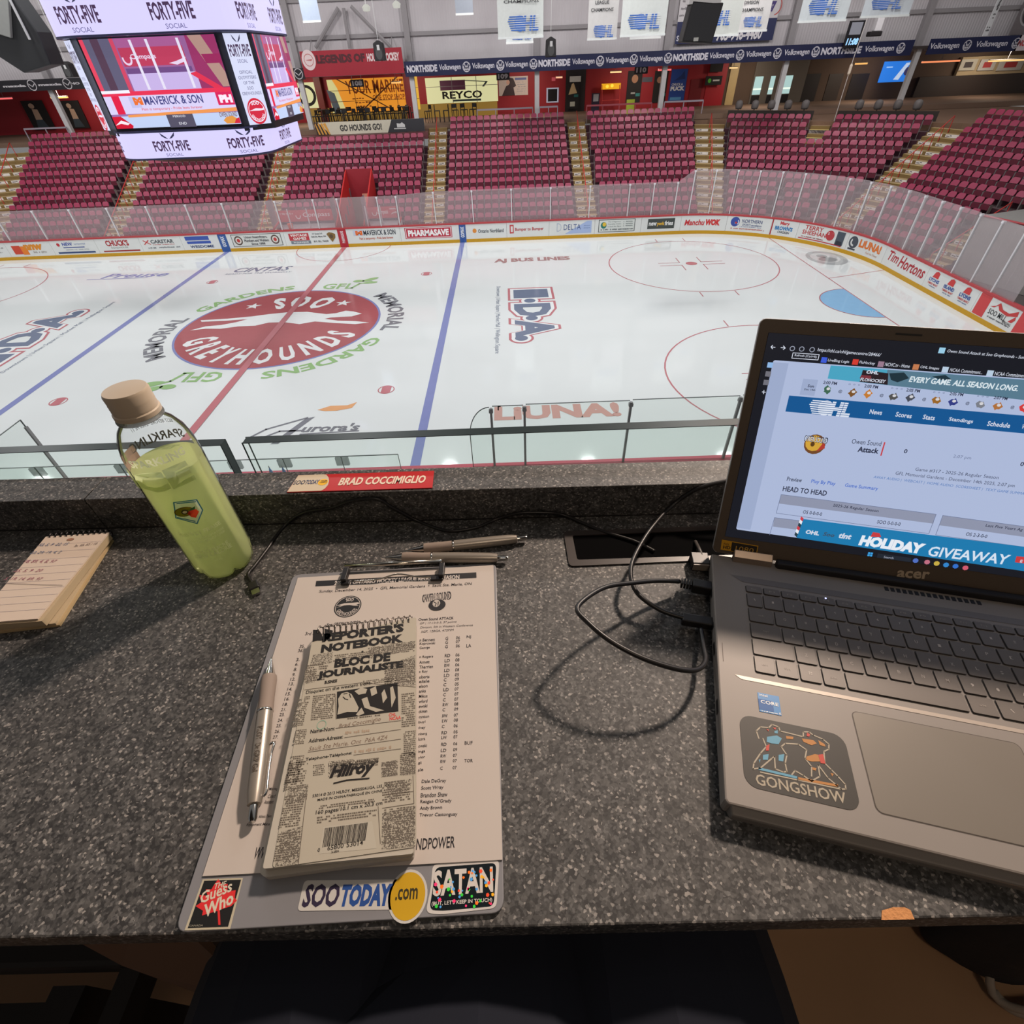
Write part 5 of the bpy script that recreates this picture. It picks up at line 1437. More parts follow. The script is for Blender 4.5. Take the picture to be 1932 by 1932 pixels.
def granite(nt, p):
    tc = nt.nodes.new('ShaderNodeTexCoord'); v1 = nt.nodes.new('ShaderNodeTexVoronoi'); v2 = nt.nodes.new('ShaderNodeTexVoronoi'); n1 = nt.nodes.new('ShaderNodeTexNoise')
    r1 = nt.nodes.new('ShaderNodeValToRGB'); r2 = nt.nodes.new('ShaderNodeValToRGB'); mx = nt.nodes.new('ShaderNodeMixRGB'); m2 = nt.nodes.new('ShaderNodeMixRGB')
    v1.inputs['Scale'].default_value = 560; v2.inputs['Scale'].default_value = 300; n1.inputs['Scale'].default_value = 48; n1.inputs['Detail'].default_value = 5
    for n in (v1, v2, n1): nt.links.new(tc.outputs['Object'], n.inputs['Vector'])
    cr = r1.color_ramp
    cr.elements[0].position = 0; cr.elements[0].color = (lin(34), lin(32), lin(32), 1)
    cr.elements[1].position = 1; cr.elements[1].color = (lin(206), lin(198), lin(190), 1)
    for q, c in ((.40, 48), (.72, 76), (.90, 112)):
        e = cr.elements.new(q); e.color = (lin(c), lin(c - 1), lin(c - 2), 1)
    sep = nt.nodes.new('ShaderNodeSeparateColor'); sep2 = nt.nodes.new('ShaderNodeSeparateColor')
    nt.links.new(v1.outputs['Color'], sep.inputs[0]); nt.links.new(sep.outputs[0], r1.inputs[0])
    nt.links.new(v2.outputs['Color'], sep2.inputs[0])
    c2 = r2.color_ramp
    c2.elements[0].position = .3; c2.elements[0].color = (lin(46), lin(45), lin(46), 1); c2.elements[1].position = .9; c2.elements[1].color = (lin(112), lin(110), lin(108), 1)
    nt.links.new(sep2.outputs[1], r2.inputs[0])
    mx.inputs[0].default_value = .42
    nt.links.new(r1.outputs[0], mx.inputs[1]); nt.links.new(r2.outputs[0], mx.inputs[2])
    m2.blend_type = 'MULTIPLY'; m2.inputs[0].default_value = .72
    nt.links.new(mx.outputs[0], m2.inputs[1]); nt.links.new(n1.outputs['Fac'], m2.inputs[2])
    g = nt.nodes.new('ShaderNodeGamma'); g.inputs[1].default_value = .92
    nt.links.new(m2.outputs[0], g.inputs[0]); nt.links.new(g.outputs[0], p.inputs['Base Color'])


gran = ramp_mat('speckled_laminate', granite, .6)
ctr = root('counter', D(0, .25, HD + .04), 'long speckled grey laminate press counter with a raised back ledge', 'counter')


def plank(b, ys, x0, x1, h0, h1):
    """ys(x) gives front and back y"""
    f0, k0 = ys(x0); f1, k1 = ys(x1)
    b.hexa([D(x0, f0, h1), D(x1, f1, h1), D(x1, k1, h1), D(x0, k0, h1)], [D(x0, f0, h0), D(x1, f1, h0), D(x1, k1, h0), D(x0, k0, h0)])


yf = lambda x: .0668 - .0030 * x
yr = lambda x: .4775 - .0135 * x
XL, XR = -1.7, 1.9
b = MB(gran); plank(b, lambda x: (yf(x), yr(x) + .004), XL, XR, HD, HD + .03); b.build('worktop', ctr, bevel=.0015)
sx = -.536
for x0, x1 in ((XL, sx - .0008), (sx + .0008, XR)):
    b = MB(gran); plank(b, lambda x: (yr(x), yr(x) + .02), x0, x1, .3905, HD); b.build('riser', ctr)
    b = MB(gran); plank(b, lambda x: (yr(x) - .001, yr(x) + .045), x0, x1, .39, .3985); b.build('ledge_cap', ctr, bevel=.0008)
b = MB(mat(30, 26, 26)); plank(b, lambda x: (yr(x) + .001, yr(x) + .04), sx - .003, sx + .003, .392, HD); b.build('seam_strip', ctr)
b = MB(mat(22, 18, 18)); plank(b, lambda x: (yr(x) - .0012, yr(x) - .0002), XL, XR, HD - .0012, HD + .001); b.build('seam_strip', ctr)
F = Fr(D(0, 0, HD), (1, 0, 0), (0, 1, 0))
chip = [F.px(*p) for p in ((1660, 1731), (1663, 1718), (1684, 1712), (1706, 1712), (1717, 1717), (1722, 1729))]
chip2 = [(u, max(v, yf(u) - .0003)) for u, v in chip]
b = MB(mat(196, 138, 88, rough=.9, bump=.6, vs=400)).poly(F, [(chip2[0][0], yf(chip2[0][0]) - .0004)] + chip2[1:-1] + [(chip2[-1][0], yf(chip2[-1][0]) - .0004)], .0006)
b.build('edge_chip', ctr)
# guard glass beyond the ledge
tint = sheet_mat('guard_glass', 200, 222, 212, .03, .06, (.955, .985, .97), 1.05)
dkedge = mat(34, 46, 48, rough=.35, spec=.25)
for (p0, p1, lab) in (((-60, 857), (415, 840), 'thick guard glass panel with a dark edge behind the bottle'), ((457, 836), (1700, 790), 'thick guard glass panel with a dark edge behind the red name plate and laptop')):
    yb = .553
    def gy(x): return yr(x) + .0775
    ends = []
    for p in (p0, p1):
        d = ray(*p); t = .55 / d.y; q = d * t
        for _ in range(4): t = gy(q.x) / d.y; q = d * t
        ends.append(q)
    (a, c) = ends
    r = root('guard_glass', CP + V(((a.x + c.x) / 2, gy(0), -.5)), lab, 'glass panel', 'guard glass panels at the counter')
    b = MB(tint).hexa([CP + V((a.x, gy(a.x), -.52)), CP + V((c.x, gy(c.x), -.52)), CP + V((c.x, gy(c.x) + .015, -.52)), CP + V((a.x, gy(a.x) + .015, -.52))],
                      [CP + V((a.x, gy(a.x), a.z - .001)), CP + V((c.x, gy(c.x), c.z - .001)), CP + V((c.x, gy(c.x) + .015, c.z - .001)), CP + V((a.x, gy(a.x) + .015, a.z - .001))])
    b.build('pane', r)
    b = MB(dkedge).hexa([CP + V((a.x, gy(a.x), a.z - .001)), CP + V((c.x, gy(c.x), c.z - .001)), CP + V((c.x, gy(c.x) + .015, c.z - .001)), CP + V((a.x, gy(a.x) + .015, a.z - .001))],
                        [CP + V((a.x, gy(a.x), a.z)), CP + V((c.x, gy(c.x), c.z)), CP + V((c.x, gy(c.x) + .015, c.z)), CP + V((a.x, gy(a.x) + .015, a.z))])
    e = c if p1[0] < 500 else a
    s = 1 if p1[0] < 500 else -1
    for y_ in (0, .0135):
        b.hexa([CP + V((e.x, gy(e.x) + y_, -.52)), CP + V((e.x + s * .0012, gy(e.x) + y_, -.52)), CP + V((e.x + s * .0012, gy(e.x) + y_ + .0015, -.52)), CP + V((e.x, gy(e.x) + y_ + .0015, -.52))],
               [CP + V((e.x, gy(e.x) + y_, e.z)), CP + V((e.x + s * .0012, gy(e.x) + y_, e.z)), CP + V((e.x + s * .0012, gy(e.x) + y_ + .0015, e.z)), CP + V((e.x, gy(e.x) + y_ + .0015, e.z))])
    if s == 1:
        b.hexa([CP + V((e.x, gy(e.x), -.52)), CP + V((e.x + .001, gy(e.x), -.52)), CP + V((e.x + .001, gy(e.x) + .015, -.52)), CP + V((e.x, gy(e.x) + .015, -.52))],
               [CP + V((e.x, gy(e.x), e.z)), CP + V((e.x + .001, gy(e.x), e.z)), CP + V((e.x + .001, gy(e.x) + .015, e.z)), CP + V((e.x, gy(e.x) + .015, e.z))])
    b.build('polished_edge', r)
# name plate
F = Fr(D(0, 0, .3885), (1, -.0135, 0), (.0135, 1, 0))
q = [F.px(*p) for p in ((541, 928.5), (815.5, 920), (819, 888), (563, 896.5))]
r = root('name_plate', F(*q[0], -.0012), 'red and white name plate lying on the counter ledge', 'name plate')
MB(mat(176, 28, 28, rough=.4)).prism(F, q, -.0012, 0).build('plate', r)
b = MB(mat(194, 180, 156, rough=.4)).ppx(F, [(542, 928), (606, 926), (613, 922), (619, 915), (621, 908), (620, 901), (616, 896), (611, 895), (563, 897)], .0002)
b.mat(mat(34, 40, 66)).tpx(F, 'SOO', 552, 915, 574, 914.3, 8, .0004, .02, .2).mat(mat(24, 44, 90)).tpx(F, 'TODAY', 575, 914.3, 601, 913.5, 8, .0004, .03, .2)
c = F.px(609.5, 910)
b.mat(mat(226, 172, 20)).disc(F, c[0], c[1], .0062, .0062, .0004, 20).mat(mat(60, 50, 20)).tpx(F, '.com', 603, 912, 616, 911.5, 5, .0006, .02)
b.mat(mat(214, 198, 178)).tpx(F, 'BRAD COCCIMIGLIO', 637, 916.5, 802, 911.5, 14.5, .0004, .035, .15)
b.build('lettering', r)

# ================================================================== BOTTLE
bx, by_ = -.350, .418
BO = D(bx, by_, HD)
ac = math.atan2(-by_, -bx)
RB = .0335


def cyl_px(px, py, r=RB):
    d = ray(px, py); o = V((-bx, -by_))
    a = d.x ** 2 + d.y ** 2; bb = o.x * d.x + o.y * d.y; c = o.length_squared - r * r
    t = (-bb - math.sqrt(max(bb * bb - a * c, 0))) / a
    p = o + V((d.x, d.y)) * t
    ang = math.atan2(p.y, p.x) - ac
    ang = (ang + pi) % (2 * pi) - pi
    return ang * r, (HD + d.z * t)


SBt = lambda u, v, d=0: BO + V(((RB + d) * cos(ac + u / RB), (RB + d) * sin(ac + u / RB), v))
bot = root('bottle', BO, 'clear plastic bottle of green sparkling drink with a tan cap', 'bottle')


def plastic(name, col, fac, gloss=.05, tr=.6, fi=1.2):
    m = bpy.data.materials.new(name); m.use_nodes = True; nt = m.node_tree
    nt.nodes.remove(nt.nodes['Principled BSDF']); out = nt.nodes['Material Output']
    t = nt.nodes.new('ShaderNodeBsdfTransparent'); t.inputs[0].default_value = tuple(lin(c) ** .35 for c in col) + (1,)
    d = nt.nodes.new('ShaderNodeBsdfDiffuse'); l = nt.nodes.new('ShaderNodeBsdfTranslucent'); g = nt.nodes.new('ShaderNodeBsdfGlossy'); g.inputs['Roughness'].default_value = gloss
    nz = nt.nodes.new('ShaderNodeTexNoise'); nz.inputs['Scale'].default_value = 14; tc = nt.nodes.new('ShaderNodeTexCoord'); nt.links.new(tc.outputs['Object'], nz.inputs['Vector'])
    mc = nt.nodes.new('ShaderNodeMixRGB'); mc.inputs[1].default_value = tuple(lin(c) for c in col) + (1,); mc.inputs[2].default_value = tuple(min(1, lin(c) * 1.25) for c in col) + (1,); nt.links.new(nz.outputs['Fac'], mc.inputs[0])
    nt.links.new(mc.outputs[0], d.inputs[0]); nt.links.new(mc.outputs[0], l.inputs[0])
    m1 = nt.nodes.new('ShaderNodeMixShader'); m1.inputs[0].default_value = tr; nt.links.new(d.outputs[0], m1.inputs[1]); nt.links.new(l.outputs[0], m1.inputs[2])
    m2 = nt.nodes.new('ShaderNodeMixShader'); m2.inputs[0].default_value = fac; nt.links.new(t.outputs[0], m2.inputs[1]); nt.links.new(m1.outputs[0], m2.inputs[2])
    f = nt.nodes.new('ShaderNodeFresnel'); f.inputs[0].default_value = fi
    m3 = nt.nodes.new('ShaderNodeMixShader'); nt.links.new(f.outputs[0], m3.inputs[0]); nt.links.new(m2.outputs[0], m3.inputs[1]); nt.links.new(g.outputs[0], m3.inputs[2])
    nt.links.new(m3.outputs[0], out.inputs[0])
    return m


wob = lambda a, z: 1 - .24 * max(0, 1 - z / .024) ** .7 * max(0, cos(5 * (a - ac) - .5)) ** 4 if z < .024 else 1
prof = [(.010, .004), (.022, .001), (.029, .0025), (.0322, .007), (.0333, .014), (.0335, .024), (.0335, .150), (.0325, .168), (.0295, .181), (.0245, .191), (.0195, .1965), (.0170, .1985), (.0165, .203)]
MB(plastic('bottle_plastic', (236, 238, 238), .05, .03, .6, 1.1)).lathe(BO, prof, 40, None, wob, cap=False).build('shell', bot, smooth=True)
LV = .150
lq = [(.006, .005), (.021, .003), (.0278, .004), (.0310, .008), (.0320, .015), (.0322, .024), (.0322, LV)]
MB(plastic('green_drink', (224, 236, 172), .80, .15, .62)).lathe(BO, lq, 40, None, wob, cap=True).build('drink', bot, smooth=True, auto=40)
tanm = mat(178, 163, 143, rough=.4)
b = MB(tanm).lathe(BO, [(.0185, .2035), (.0200, .2045), (.0200, .2085), (.0188, .2095), (.0191, .2120), (.0187, .2130), (.0191, .2150), (.0187, .2160), (.0191, .2180), (.0188, .2190), (.0191, .2265), (.0180, .2290), (.004, .2298)], 36)
b.build('cap', bot, smooth=True, auto=35)
MB(plastic('bottle_ring', (230, 234, 236), .25, .05)).lathe(BO, [(.0168, .1995), (.0205, .2005), (.0205, .2020), (.0168, .203)], 36).build('neck_ring', bot, smooth=True)


def bt(b, t, x0, y0, x1, y1, h, bold=.02, d=.0006):
    u0, z0 = cyl_px(x0, y0); u1, z1 = cyl_px(x1, y1); _, z2 = cyl_px((x0 + x1) / 2, (y0 + y1) / 2 - h); zm = cyl_px((x0 + x1) / 2, (y0 + y1) / 2)[1]
    b.txt(SBt, t, u0, u1, zm, z2, d, bold)




def ink(*c): return plastic('label_ink', c, .93, .3, .62, 1.1)


cream = ink(226, 230, 196)
b = MB(cream)
bt(b, 'SPARKLING', 256, 891, 354, 862, 17, .03)
b.mat(ink(206, 216, 166)); bt(b, 'ICE', 272, 942, 372, 908, 44, .05); b.mat(cream)
bt(b, 'KIWI ET FRAISE', 346, 1017, 420, 994, 8)
bt(b, 'BOISSON AROMATISEE', 354, 1024, 426, 1003, 4, 0); bt(b, "A L'EAU GAZEUSE", 352, 1031, 428, 1009, 4, 0)
bt(b, 'ZERO SUCRE', 373, 1049, 434, 1030, 8); bt(b, 'ZERO CALORIE', 372, 1058, 441, 1036, 8); bt(b, '503 mL', 406, 1059, 420, 1054, 4, 0)
b.mat(mat(60, 56, 60)).txt(lambda u, v, d=0: SBt(u, v, d), 'SPARKLING', RB * 2.25, RB * 3.9, .156, .166, -.0004, .02)
b.mat(mat(120, 124, 126)).txt(SBt, 'BEST BEFORE  2026 FE 11', RB * 2.3, RB * 3.6, .176, .180, -.0035, 0)
b.mat(mat(150, 124, 112)).rect(SBt, RB * 3.75, RB * 4.55, .149, .164, -.0004, 6)
b.build('label_print', bot)
b = MB()
cu, cz = cyl_px(354, 966)
blu = ink(70, 130, 170); wi = ink(224, 232, 226)
b.mat(wi).poly(SBt, [(cu - .0125, cz - .004), (cu - .006, cz + .0155), (cu + .0125, cz + .010), (cu + .0125, cz - .004), (cu + .002, cz - .0165)], .0006)
b.mat(blu)
for q in ([(-.0125, -.004), (-.006, .0155), (.0125, .010)], [(.0125, .010), (.0125, -.004), (.002, -.0165), (-.0125, -.004)], [(-.011, -.0035), (.0015, -.013)], [(-.004, .0135), (.011, .0085)]):
    b.line(SBt, [(cu + x, cz + z) for x, z in q], .0012, .0009)
b.mat(ink(122, 94, 44)).disc(SBt, cu - .0025, cz + .002, .0085, .006, .0012, 20).mat(ink(186, 190, 50)).disc(SBt, cu - .0025, cz + .002, .0075, .005, .0014, 20).mat(mat(60, 60, 24)).ring(SBt, cu - .0018, cz + .0018, .0020, .0030, .0016, n=12).mat(mat(226, 220, 150)).disc(SBt, cu - .0018, cz + .0018, .002, .0015, .0018, 10)
b.mat(ink(232, 76, 50)).poly(SBt, [(cu - .0005, cz - .0005), (cu + .003, cz + .0025), (cu + .008, cz + .001), (cu + .009, cz - .003), (cu + .004, cz - .0085), (cu + .001, cz - .006)], .0020).mat(mat(60, 110, 50)).poly(SBt, [(cu + .002, cz + .002), (cu + .007, cz + .0015), (cu + .0085, cz + .005), (cu + .004, cz + .004)], .0022)
b.build('fruit_emblem', bot)

# ================================================================== LEFT NOTE PAD
paper = mat(196, 180, 166, rough=.8, var=.04)
FT_ = Fr(D(0, 0, .423), (1, 0, 0), (0, 1, 0))
tl, tr_, br_, bl_ = (86, 1012), (205, 1004), (70, 1167), (-52, 1176)


def lay(F, pts): return [F.px(*p) for p in pts]


pad = root('note_pad', D(-.62, .36, HD), 'coil bound reporter pad with number lists handwritten on its open page', 'note pad')
specs = [(.4398, .4372, (-30, 1196), (112, 1179), (213, 1018), (84, 1020), (170, 148, 112), 'back_cover'), (.4372, .4345, (-34, 1190), (104, 1176), (209, 1014), (84, 1018), (176, 158, 130), 'page_block'), (.4345, .4335, (-40, 1186), (88, 1178), (208, 1010), (85, 1016), (22, 92, 70), 'divider'), (.4335, .4255, (-46, 1181), (79, 1172), (206, 1007), (86, 1014), (172, 154, 126), 'page_block')]
for h0, h1, a, b_, c, d, colr, nm in specs:
    F = Fr(D(0, 0, h1), (1, 0, 0), (0, 1, 0))
    MB(mat(*colr, rough=.8)).prism(F, lay(F, (a, b_, c, d)), -(h0 - h1), 0).build(nm, pad)
MB(paper).prism(FT_, lay(FT_, (bl_, br_, tr_, tl)), -.0022, -.0004).build('top_page', pad)
b = MB(mat(150, 140, 150))
for i in range(10):
    t = (i + 1.2) / 11.5
    p, q = FT_.px(tl[0] + (br_[0] - tr_[0]) * t, tl[1] + (br_[1] - tr_[1]) * t), FT_.px(tr_[0] + (br_[0] - tr_[0]) * t, tr_[1] + (br_[1] - tr_[1]) * t)
    b.line(FT_, [p, q], .0003, -.0002)
P8 = lambda x, y: (x / 8.05, 980 + y / 8.05)
ink_b, ink_r, ink_k = mat(96, 112, 140), mat(150, 88, 104), mat(84, 72, 76)
for m, t, a, c, h in ((ink_b, '93, 5, 9  22, 15', (570, 415), (1015, 400), 50), (ink_k, '3y, 55, 52 / 10', (1110, 425), (1460, 390), 38), (ink_b, '23, 29, 19, 4, 2', (440, 530), (905, 520), 45), (ink_r, '18, 89, 4, 8, 97', (345, 665), (830, 665), 55), (ink_r, '25, 5, 9  20', (190, 805), (620, 800), 50), (ink_r, '5, 19, 14, 89, 97', (45, 925), (620, 930), 50)):
    (x0, y0), (x1, y1) = P8(*a), P8(*c)
    b.mat(m).tpx(FT_, t, x0, y0, x1, y1, h / 8.05, 0, .0, .3)
b.mat(ink_k).lpx(FT_, [P8(0, 965), P8(450, 985), P8(950, 1000)], .0005, .0002)
c = FT_.px(*P8(1070, 303)); b.mat(mat(150, 110, 90)).disc(FT_, c[0], c[1], .0045, .0022, .0001, 14)
b.build('handwriting', pad)
b = MB(mat(44, 40, 42, rough=.35, metal=.6))
p, q = V((*FT_.px(92, 1011.5), 0)), V((*FT_.px(203, 1003.5), 0))
for i in range(11):
    m = p + (q - p) * (i + .3) / 10.6
    c = FT_(m.x, m.y + .001, -.004)
    b.tube([c + V((.0008 * k / 5, .004 * cos(2 * pi * k / 10), .0062 * sin(2 * pi * k / 10))) for k in range(11)], .0007, 5)
b.build('coil', pad)
# ================================================================== CLIPBOARD, ROSTER SHEET, NOTEBOOK
HB = .4365
CB = Fr(D(0, 0, HB), (1, 0, 0), (0, 1, 0))


def rounded(F, pts, r, n=5):
    """corners of a pixel polygon, rounded by r metres"""
    q = [V((*F.px(*p),)) for p in pts]; out = []
    for i, c in enumerate(q):
        a = (q[i - 1] - c).normalized() * r; b = (q[(i + 1) % len(q)] - c).normalized() * r
        for k in range(n + 1):
            t = k / n
            out.append(tuple((c + a) * (1 - t) ** 2 + c * 2 * t * (1 - t) + (c + b) * t * t))
    return out


board = root('clipboard', D(-.12, .25, HD), 'grey clipboard with three stickers along its lower edge', 'clipboard')
MB(mat(124, 124, 128, rough=.4)).prism(CB, rounded(CB, [(328, 1760), (951, 1722), (936, 1062), (553, 1084)], .009), -.0033, 0).build('board', board, bevel=.0006)
S1 = Fr(CB(0, 0, .0002), (1, 0, 0), (0, 1, 0))
P7 = lambda x, y: (320 + x / 2.841, 1400 + y / 2.841)
P6 = lambda x, y: (440 + x / 3.715, 1050 + y / 3.715)


def tp(b, F, P, t, x0, y0, x1, y1, h, bold=.01, shear=0., d=.0002):
    s = 2.841 if P is P7 else 3.715
    (a, c), (e, f) = P(x0, y0), P(x1, y1)
    b.tpx(F, t, a, c, e, f, h / s, d, bold, shear)


# stamp sticker
b = MB(mat(180, 172, 150, rough=.5)).ppx(S1, [P7(80, 1010), P7(325, 1002), P7(394, 728), P7(178, 736)], .0001)
b.mat(mat(24, 24, 24)).ppx(S1, [P7(98, 998), P7(314, 990), P7(384, 738), P7(186, 744)], .0002)
b.mat(mat(206, 44, 46))
leaf = [(262, 735), (285, 768), (312, 760), (310, 800), (355, 795), (350, 835), (362, 850), (330, 880), (270, 900), (274, 980), (262, 980), (258, 905), (175, 930), (180, 905), (140, 880), (170, 860), (160, 820), (205, 825), (195, 790), (225, 790), (240, 765)]
b.ppx(S1, [P7(*p) for p in leaf], .0003)
b.mat(mat(200, 192, 174))
tp(b, S1, P7, 'THE', 238, 790, 302, 775, 30, .02, .1, .0004); tp(b, S1, P7, 'Guess', 165, 870, 335, 800, 62, .02, .1, .0004); tp(b, S1, P7, 'Who', 188, 945, 345, 865, 72, .03, .1, .0004)
b.mat(mat(150, 146, 130)); tp(b, S1, P7, 'CANADA', 105, 990, 178, 988, 10, 0, 0, .0003)
b.build('stamp_sticker', board)
# news sticker
b = MB(mat(190, 188, 184, rough=.4)).poly(S1, rounded(S1, [P7(684, 906), P7(1240, 898), P7(1240, 736), P7(722, 742)], .003), .0001)
c = S1.px(*P7(1277, 824)); b.disc(S1, c[0], c[1], .0138, .0155, .0001, 32).mat(mat(190, 150, 20)).disc(S1, c[0], c[1], .0122, .0139, .0002, 32)
b.mat(mat(46, 36, 62)); tp(b, S1, P7, 'SOO', 705, 888, 898, 885, 126, .035, .08)
b.mat(mat(34, 72, 140)); tp(b, S1, P7, 'TODAY', 907, 885, 1182, 880, 122, .055, .08)
b.mat(mat(50, 44, 20)); tp(b, S1, P7, '.com', 1208, 850, 1328, 843, 62, .02, 0, .0003)
b.build('news_sticker', board)
# black joke sticker
b = MB(mat(194, 190, 186, rough=.4)).poly(S1, rounded(S1, [P7(1372, 916), P7(1450, 925), P7(1752, 890), P7(1768, 630), P7(1410, 655), P7(1400, 780)], .004), .0001)
b.mat(mat(18, 26, 30, rough=.25)).poly(S1, rounded(S1, [P7(1392, 900), P7(1460, 905), P7(1738, 880), P7(1752, 648), P7(1425, 672), P7(1412, 780)], .004), .0002)
b.mat(mat(196, 190, 184)); tp(b, S1, P7, 'SATAN', 1410, 830, 1735, 805, 140, .03, 0, .0003); tp(b, S1, P7, "(BUT, LET'S KEEP IN TOUCH)", 1404, 884, 1730, 862, 28, .02, 0, .0003)
rr_s = random.Random(3)
for i in range(46):
    u, v = rr_s.uniform(1420, 1735), rr_s.uniform(670, 890)
    c = S1.px(*P7(u, v)); b.mat(mat(*rr_s.choice([(240, 80, 50), (250, 180, 40), (60, 210, 70), (240, 60, 120), (80, 160, 230), (250, 120, 40)]), rough=.3)).disc(S1, c[0], c[1], rr_s.uniform(.0006, .0014), None, .0004, 5)
b.build('joke_sticker', board)
# clip
b = MB(mat(190, 184, 172, rough=.18, metal=1))
z = .0035
e0, e1 = CB.px(*P6(795, 97)), CB.px(*P6(1468, 62))
b.tube([CB(*e0, .0075), CB(*e1, .0075)], .0024, 10)
w0, w1 = CB.px(*P6(845, 190)), CB.px(*P6(1400, 160))
mid = CB.px(*P6(1010, 190)); mid2 = CB.px(*P6(1300, 172))
b.tube(bez([CB(*w0, .004), CB(mid[0], mid[1] + .002, .0045), CB(*CB.px(*P6(1160, 150)), .0065), CB(mid2[0], mid2[1] + .002, .0045), CB(*w1, .004)], 5), .0009, 6)
b.build('clip_wire', board, smooth=True)
for a in ((758, 215, 855, 110), (1385, 185, 1490, 78)):
    q0, q1 = CB.px(*P6(a[0], a[1])), CB.px(*P6(a[2], a[3]))
    b = MB(mat(26, 24, 26, rough=.45))
    b.slab(CB, q0[0], q1[0] - .001, q0[1], q0[1] + .006, .0022, .0055)
    b.slab(CB, (q0[0] if a[0] < 1000 else q1[0] - .006), (q0[0] + .006 if a[0] < 1000 else q1[0]), q0[1] + .003, q1[1], .0022, .0095)
    b.build('clip_pad', board, bevel=.0007)

SH = Fr(D(0, 0, HB - .0012), (1, 0, 0), (0, 1, 0))
sheet = root('roster_sheet', SH(*SH.px(660, 1400), -.001), 'white printed hockey roster sheet held by the clipboard clip', 'sheet')
MB(mat(182, 173, 166, rough=.8, var=.02)).prism(SH, [SH.px(*p) for p in ((382, 1653), (948, 1622), (931, 1066), (562, 1090))], -.0008, 0).build('paper', sheet)
b = MB(mat(28, 26, 28)).ppx(SH, [P6(575, 210), P6(1705, 150), P6(1704, 111), P6(582, 172)], .0001)
b.mat(mat(186, 178, 172)); tp(b, SH, P6, '2025-26 ONTARIO HOCKEY LEAGUE REGULAR SEASON', 706, 202, 1585, 158, 30, .04)
b.mat(mat(44, 40, 44)); tp(b, SH, P6, 'Sunday, December 14, 2025  •  GFL Memorial Gardens  •  Sault Ste. Marie, ON', 598, 260, 1672, 205, 24, .01, .1)
names = ['n Bennett', 'Koprowski', 'George', '', 'n Rogers', 'Arnett', 'Therrien', 'n Roy', 'oberts', 'elisle', 'elson', 'anks', 'Mikus', 'wford', 'ewski', 'ckman', 'oyston', 'buyi', 'fray', 'nberg', 'kora', 'owski', 'ings', 'ylor', 'si', 'sle']
pos = ['G', 'G', 'G', '', 'RD', 'LD', 'RW', 'LD', 'LD', 'C', 'C', 'LD', 'C', 'C', 'RW', 'C', 'RW', 'LW', 'C', 'RD', 'LW', 'RD', 'LD', 'RW', 'RW', 'C']
yrs = ['06', '07', '06', '', '06', '08', '06', '08', '05', '09', '05', '07', '07', '07', '08', '09', '07', '08', '06', '05', '07', '06', '09', '07', '07', '07']
ys = [598, 625, 655, 0, 718, 753, 787, 822, 857, 888, 922, 957, 992, 1028, 1062, 1098, 1140, 1175, 1215, 1258, 1292, 1340, 1382, 1422, 1460, 1508]
for i, (n_, p_, y_) in enumerate(zip(names, pos, yrs)):
    if not n_: continue
    y = ys[i]; k = y / 1500.; x = 1312 - 16 * k
    tp(b, SH, P6, n_, x, y, x + 12 * len(n_), y - 5, 22)
    tp(b, SH, P6, p_, 1512 - 62 * k, y - 12, 1512 - 62 * k + 19 * len(p_), y - 13, 22)
    tp(b, SH, P6, y_, 1576 - 38 * k, y - 17, 1604 - 38 * k, y - 18, 22)
for t, y, w in (('NJ', 578, 30), ('LA', 638, 32), ('BUF', 1320, 56), ('TOR', 1444, 60)): tp(b, SH, P6, t, 1648 - 30 * y / 1500, y, 1648 - 30 * y / 1500 + w, y - 2, 24)
tp(b, SH, P6, 'Owen Sound ATTACK', 1298, 452, 1545, 440, 18, .02); tp(b, SH, P6, 'GP | 17-13-0-3, 37 points', 1308, 480, 1565, 467, 17, 0, .15); tp(b, SH, P6, 'Division, 5th in Western Conference', 1310, 508, 1680, 490, 17, 0, .15); tp(b, SH, P6, '5GF, 128GA, 472PIM', 1316, 538, 1545, 524, 17, 0, .15)
tp(b, SH, P6, 'Soo GREYHOUNDS', 655, 490, 875, 470, 20, .02)
for i, t in enumerate(('Dale DeGray', 'Scott Wray', 'Brandon Shaw', "Reagan O'Grady", 'Andy Brown', 'Trevor Castonguay')): tp(b, SH, P7, t, 1350 - i * 2.4, 226 + i * 36, 1350 - i * 2.4 + 12 * len(t), 220 + i * 36, 24)
for t, x, y in (('35.', 463, 642), ('36.', 452, 672), ('3.', 440, 735), ('6.', 432, 767), ('8.', 422, 804), ('9.', 412, 840), ('12.', 398, 872), ('13.', 388, 905), ('14.', 376, 942), ('15.', 366, 975), ('16.', 357, 1010), ('18.', 345, 1048), ('21.', 333, 1085), ('23.', 322, 1120), ('24.', 310, 1160), ('25.', 300, 1198), ('26.', 288, 1238), ('27.', 276, 1278), ('28.', 264, 1318), ('3rd in', 503, 552)): tp(b, SH, P6, t, x, y, x + 12 * len(t), y - 2, 22)
for t, x, y, w in (('General Manager', 520, 265, 76), ('Coach', 525, 302, 45), ('Assistant Coach', 505, 332, 90), ('Athletic Therapist', 475, 412, 85), ('Equipment Manager', 410, 455, 150)): tp(b, SH, P7, t[-9:] if w < 80 else t, x, y, x + w, y - 4, 20, .01, .1)
for i, t in enumerate(('B', 'Ju', 'Ho', 'O', 'M', 'J', 'Ch', 'C', 'O', 'D')): tp(b, SH, P6, t, 450 - i * 10, 1042 + i * 44, 450 - i * 10 + 12 * len(t), 1041 + i * 44, 22)
b.mat(mat(36, 34, 38)); tp(b, SH, P7, 'WW', 448, 628, 520, 624, 62, .01, .1); tp(b, SH, P7, 'NDPOWER', 1320, 580, 1528, 566, 62, .01, .05)
b.build('print', sheet)
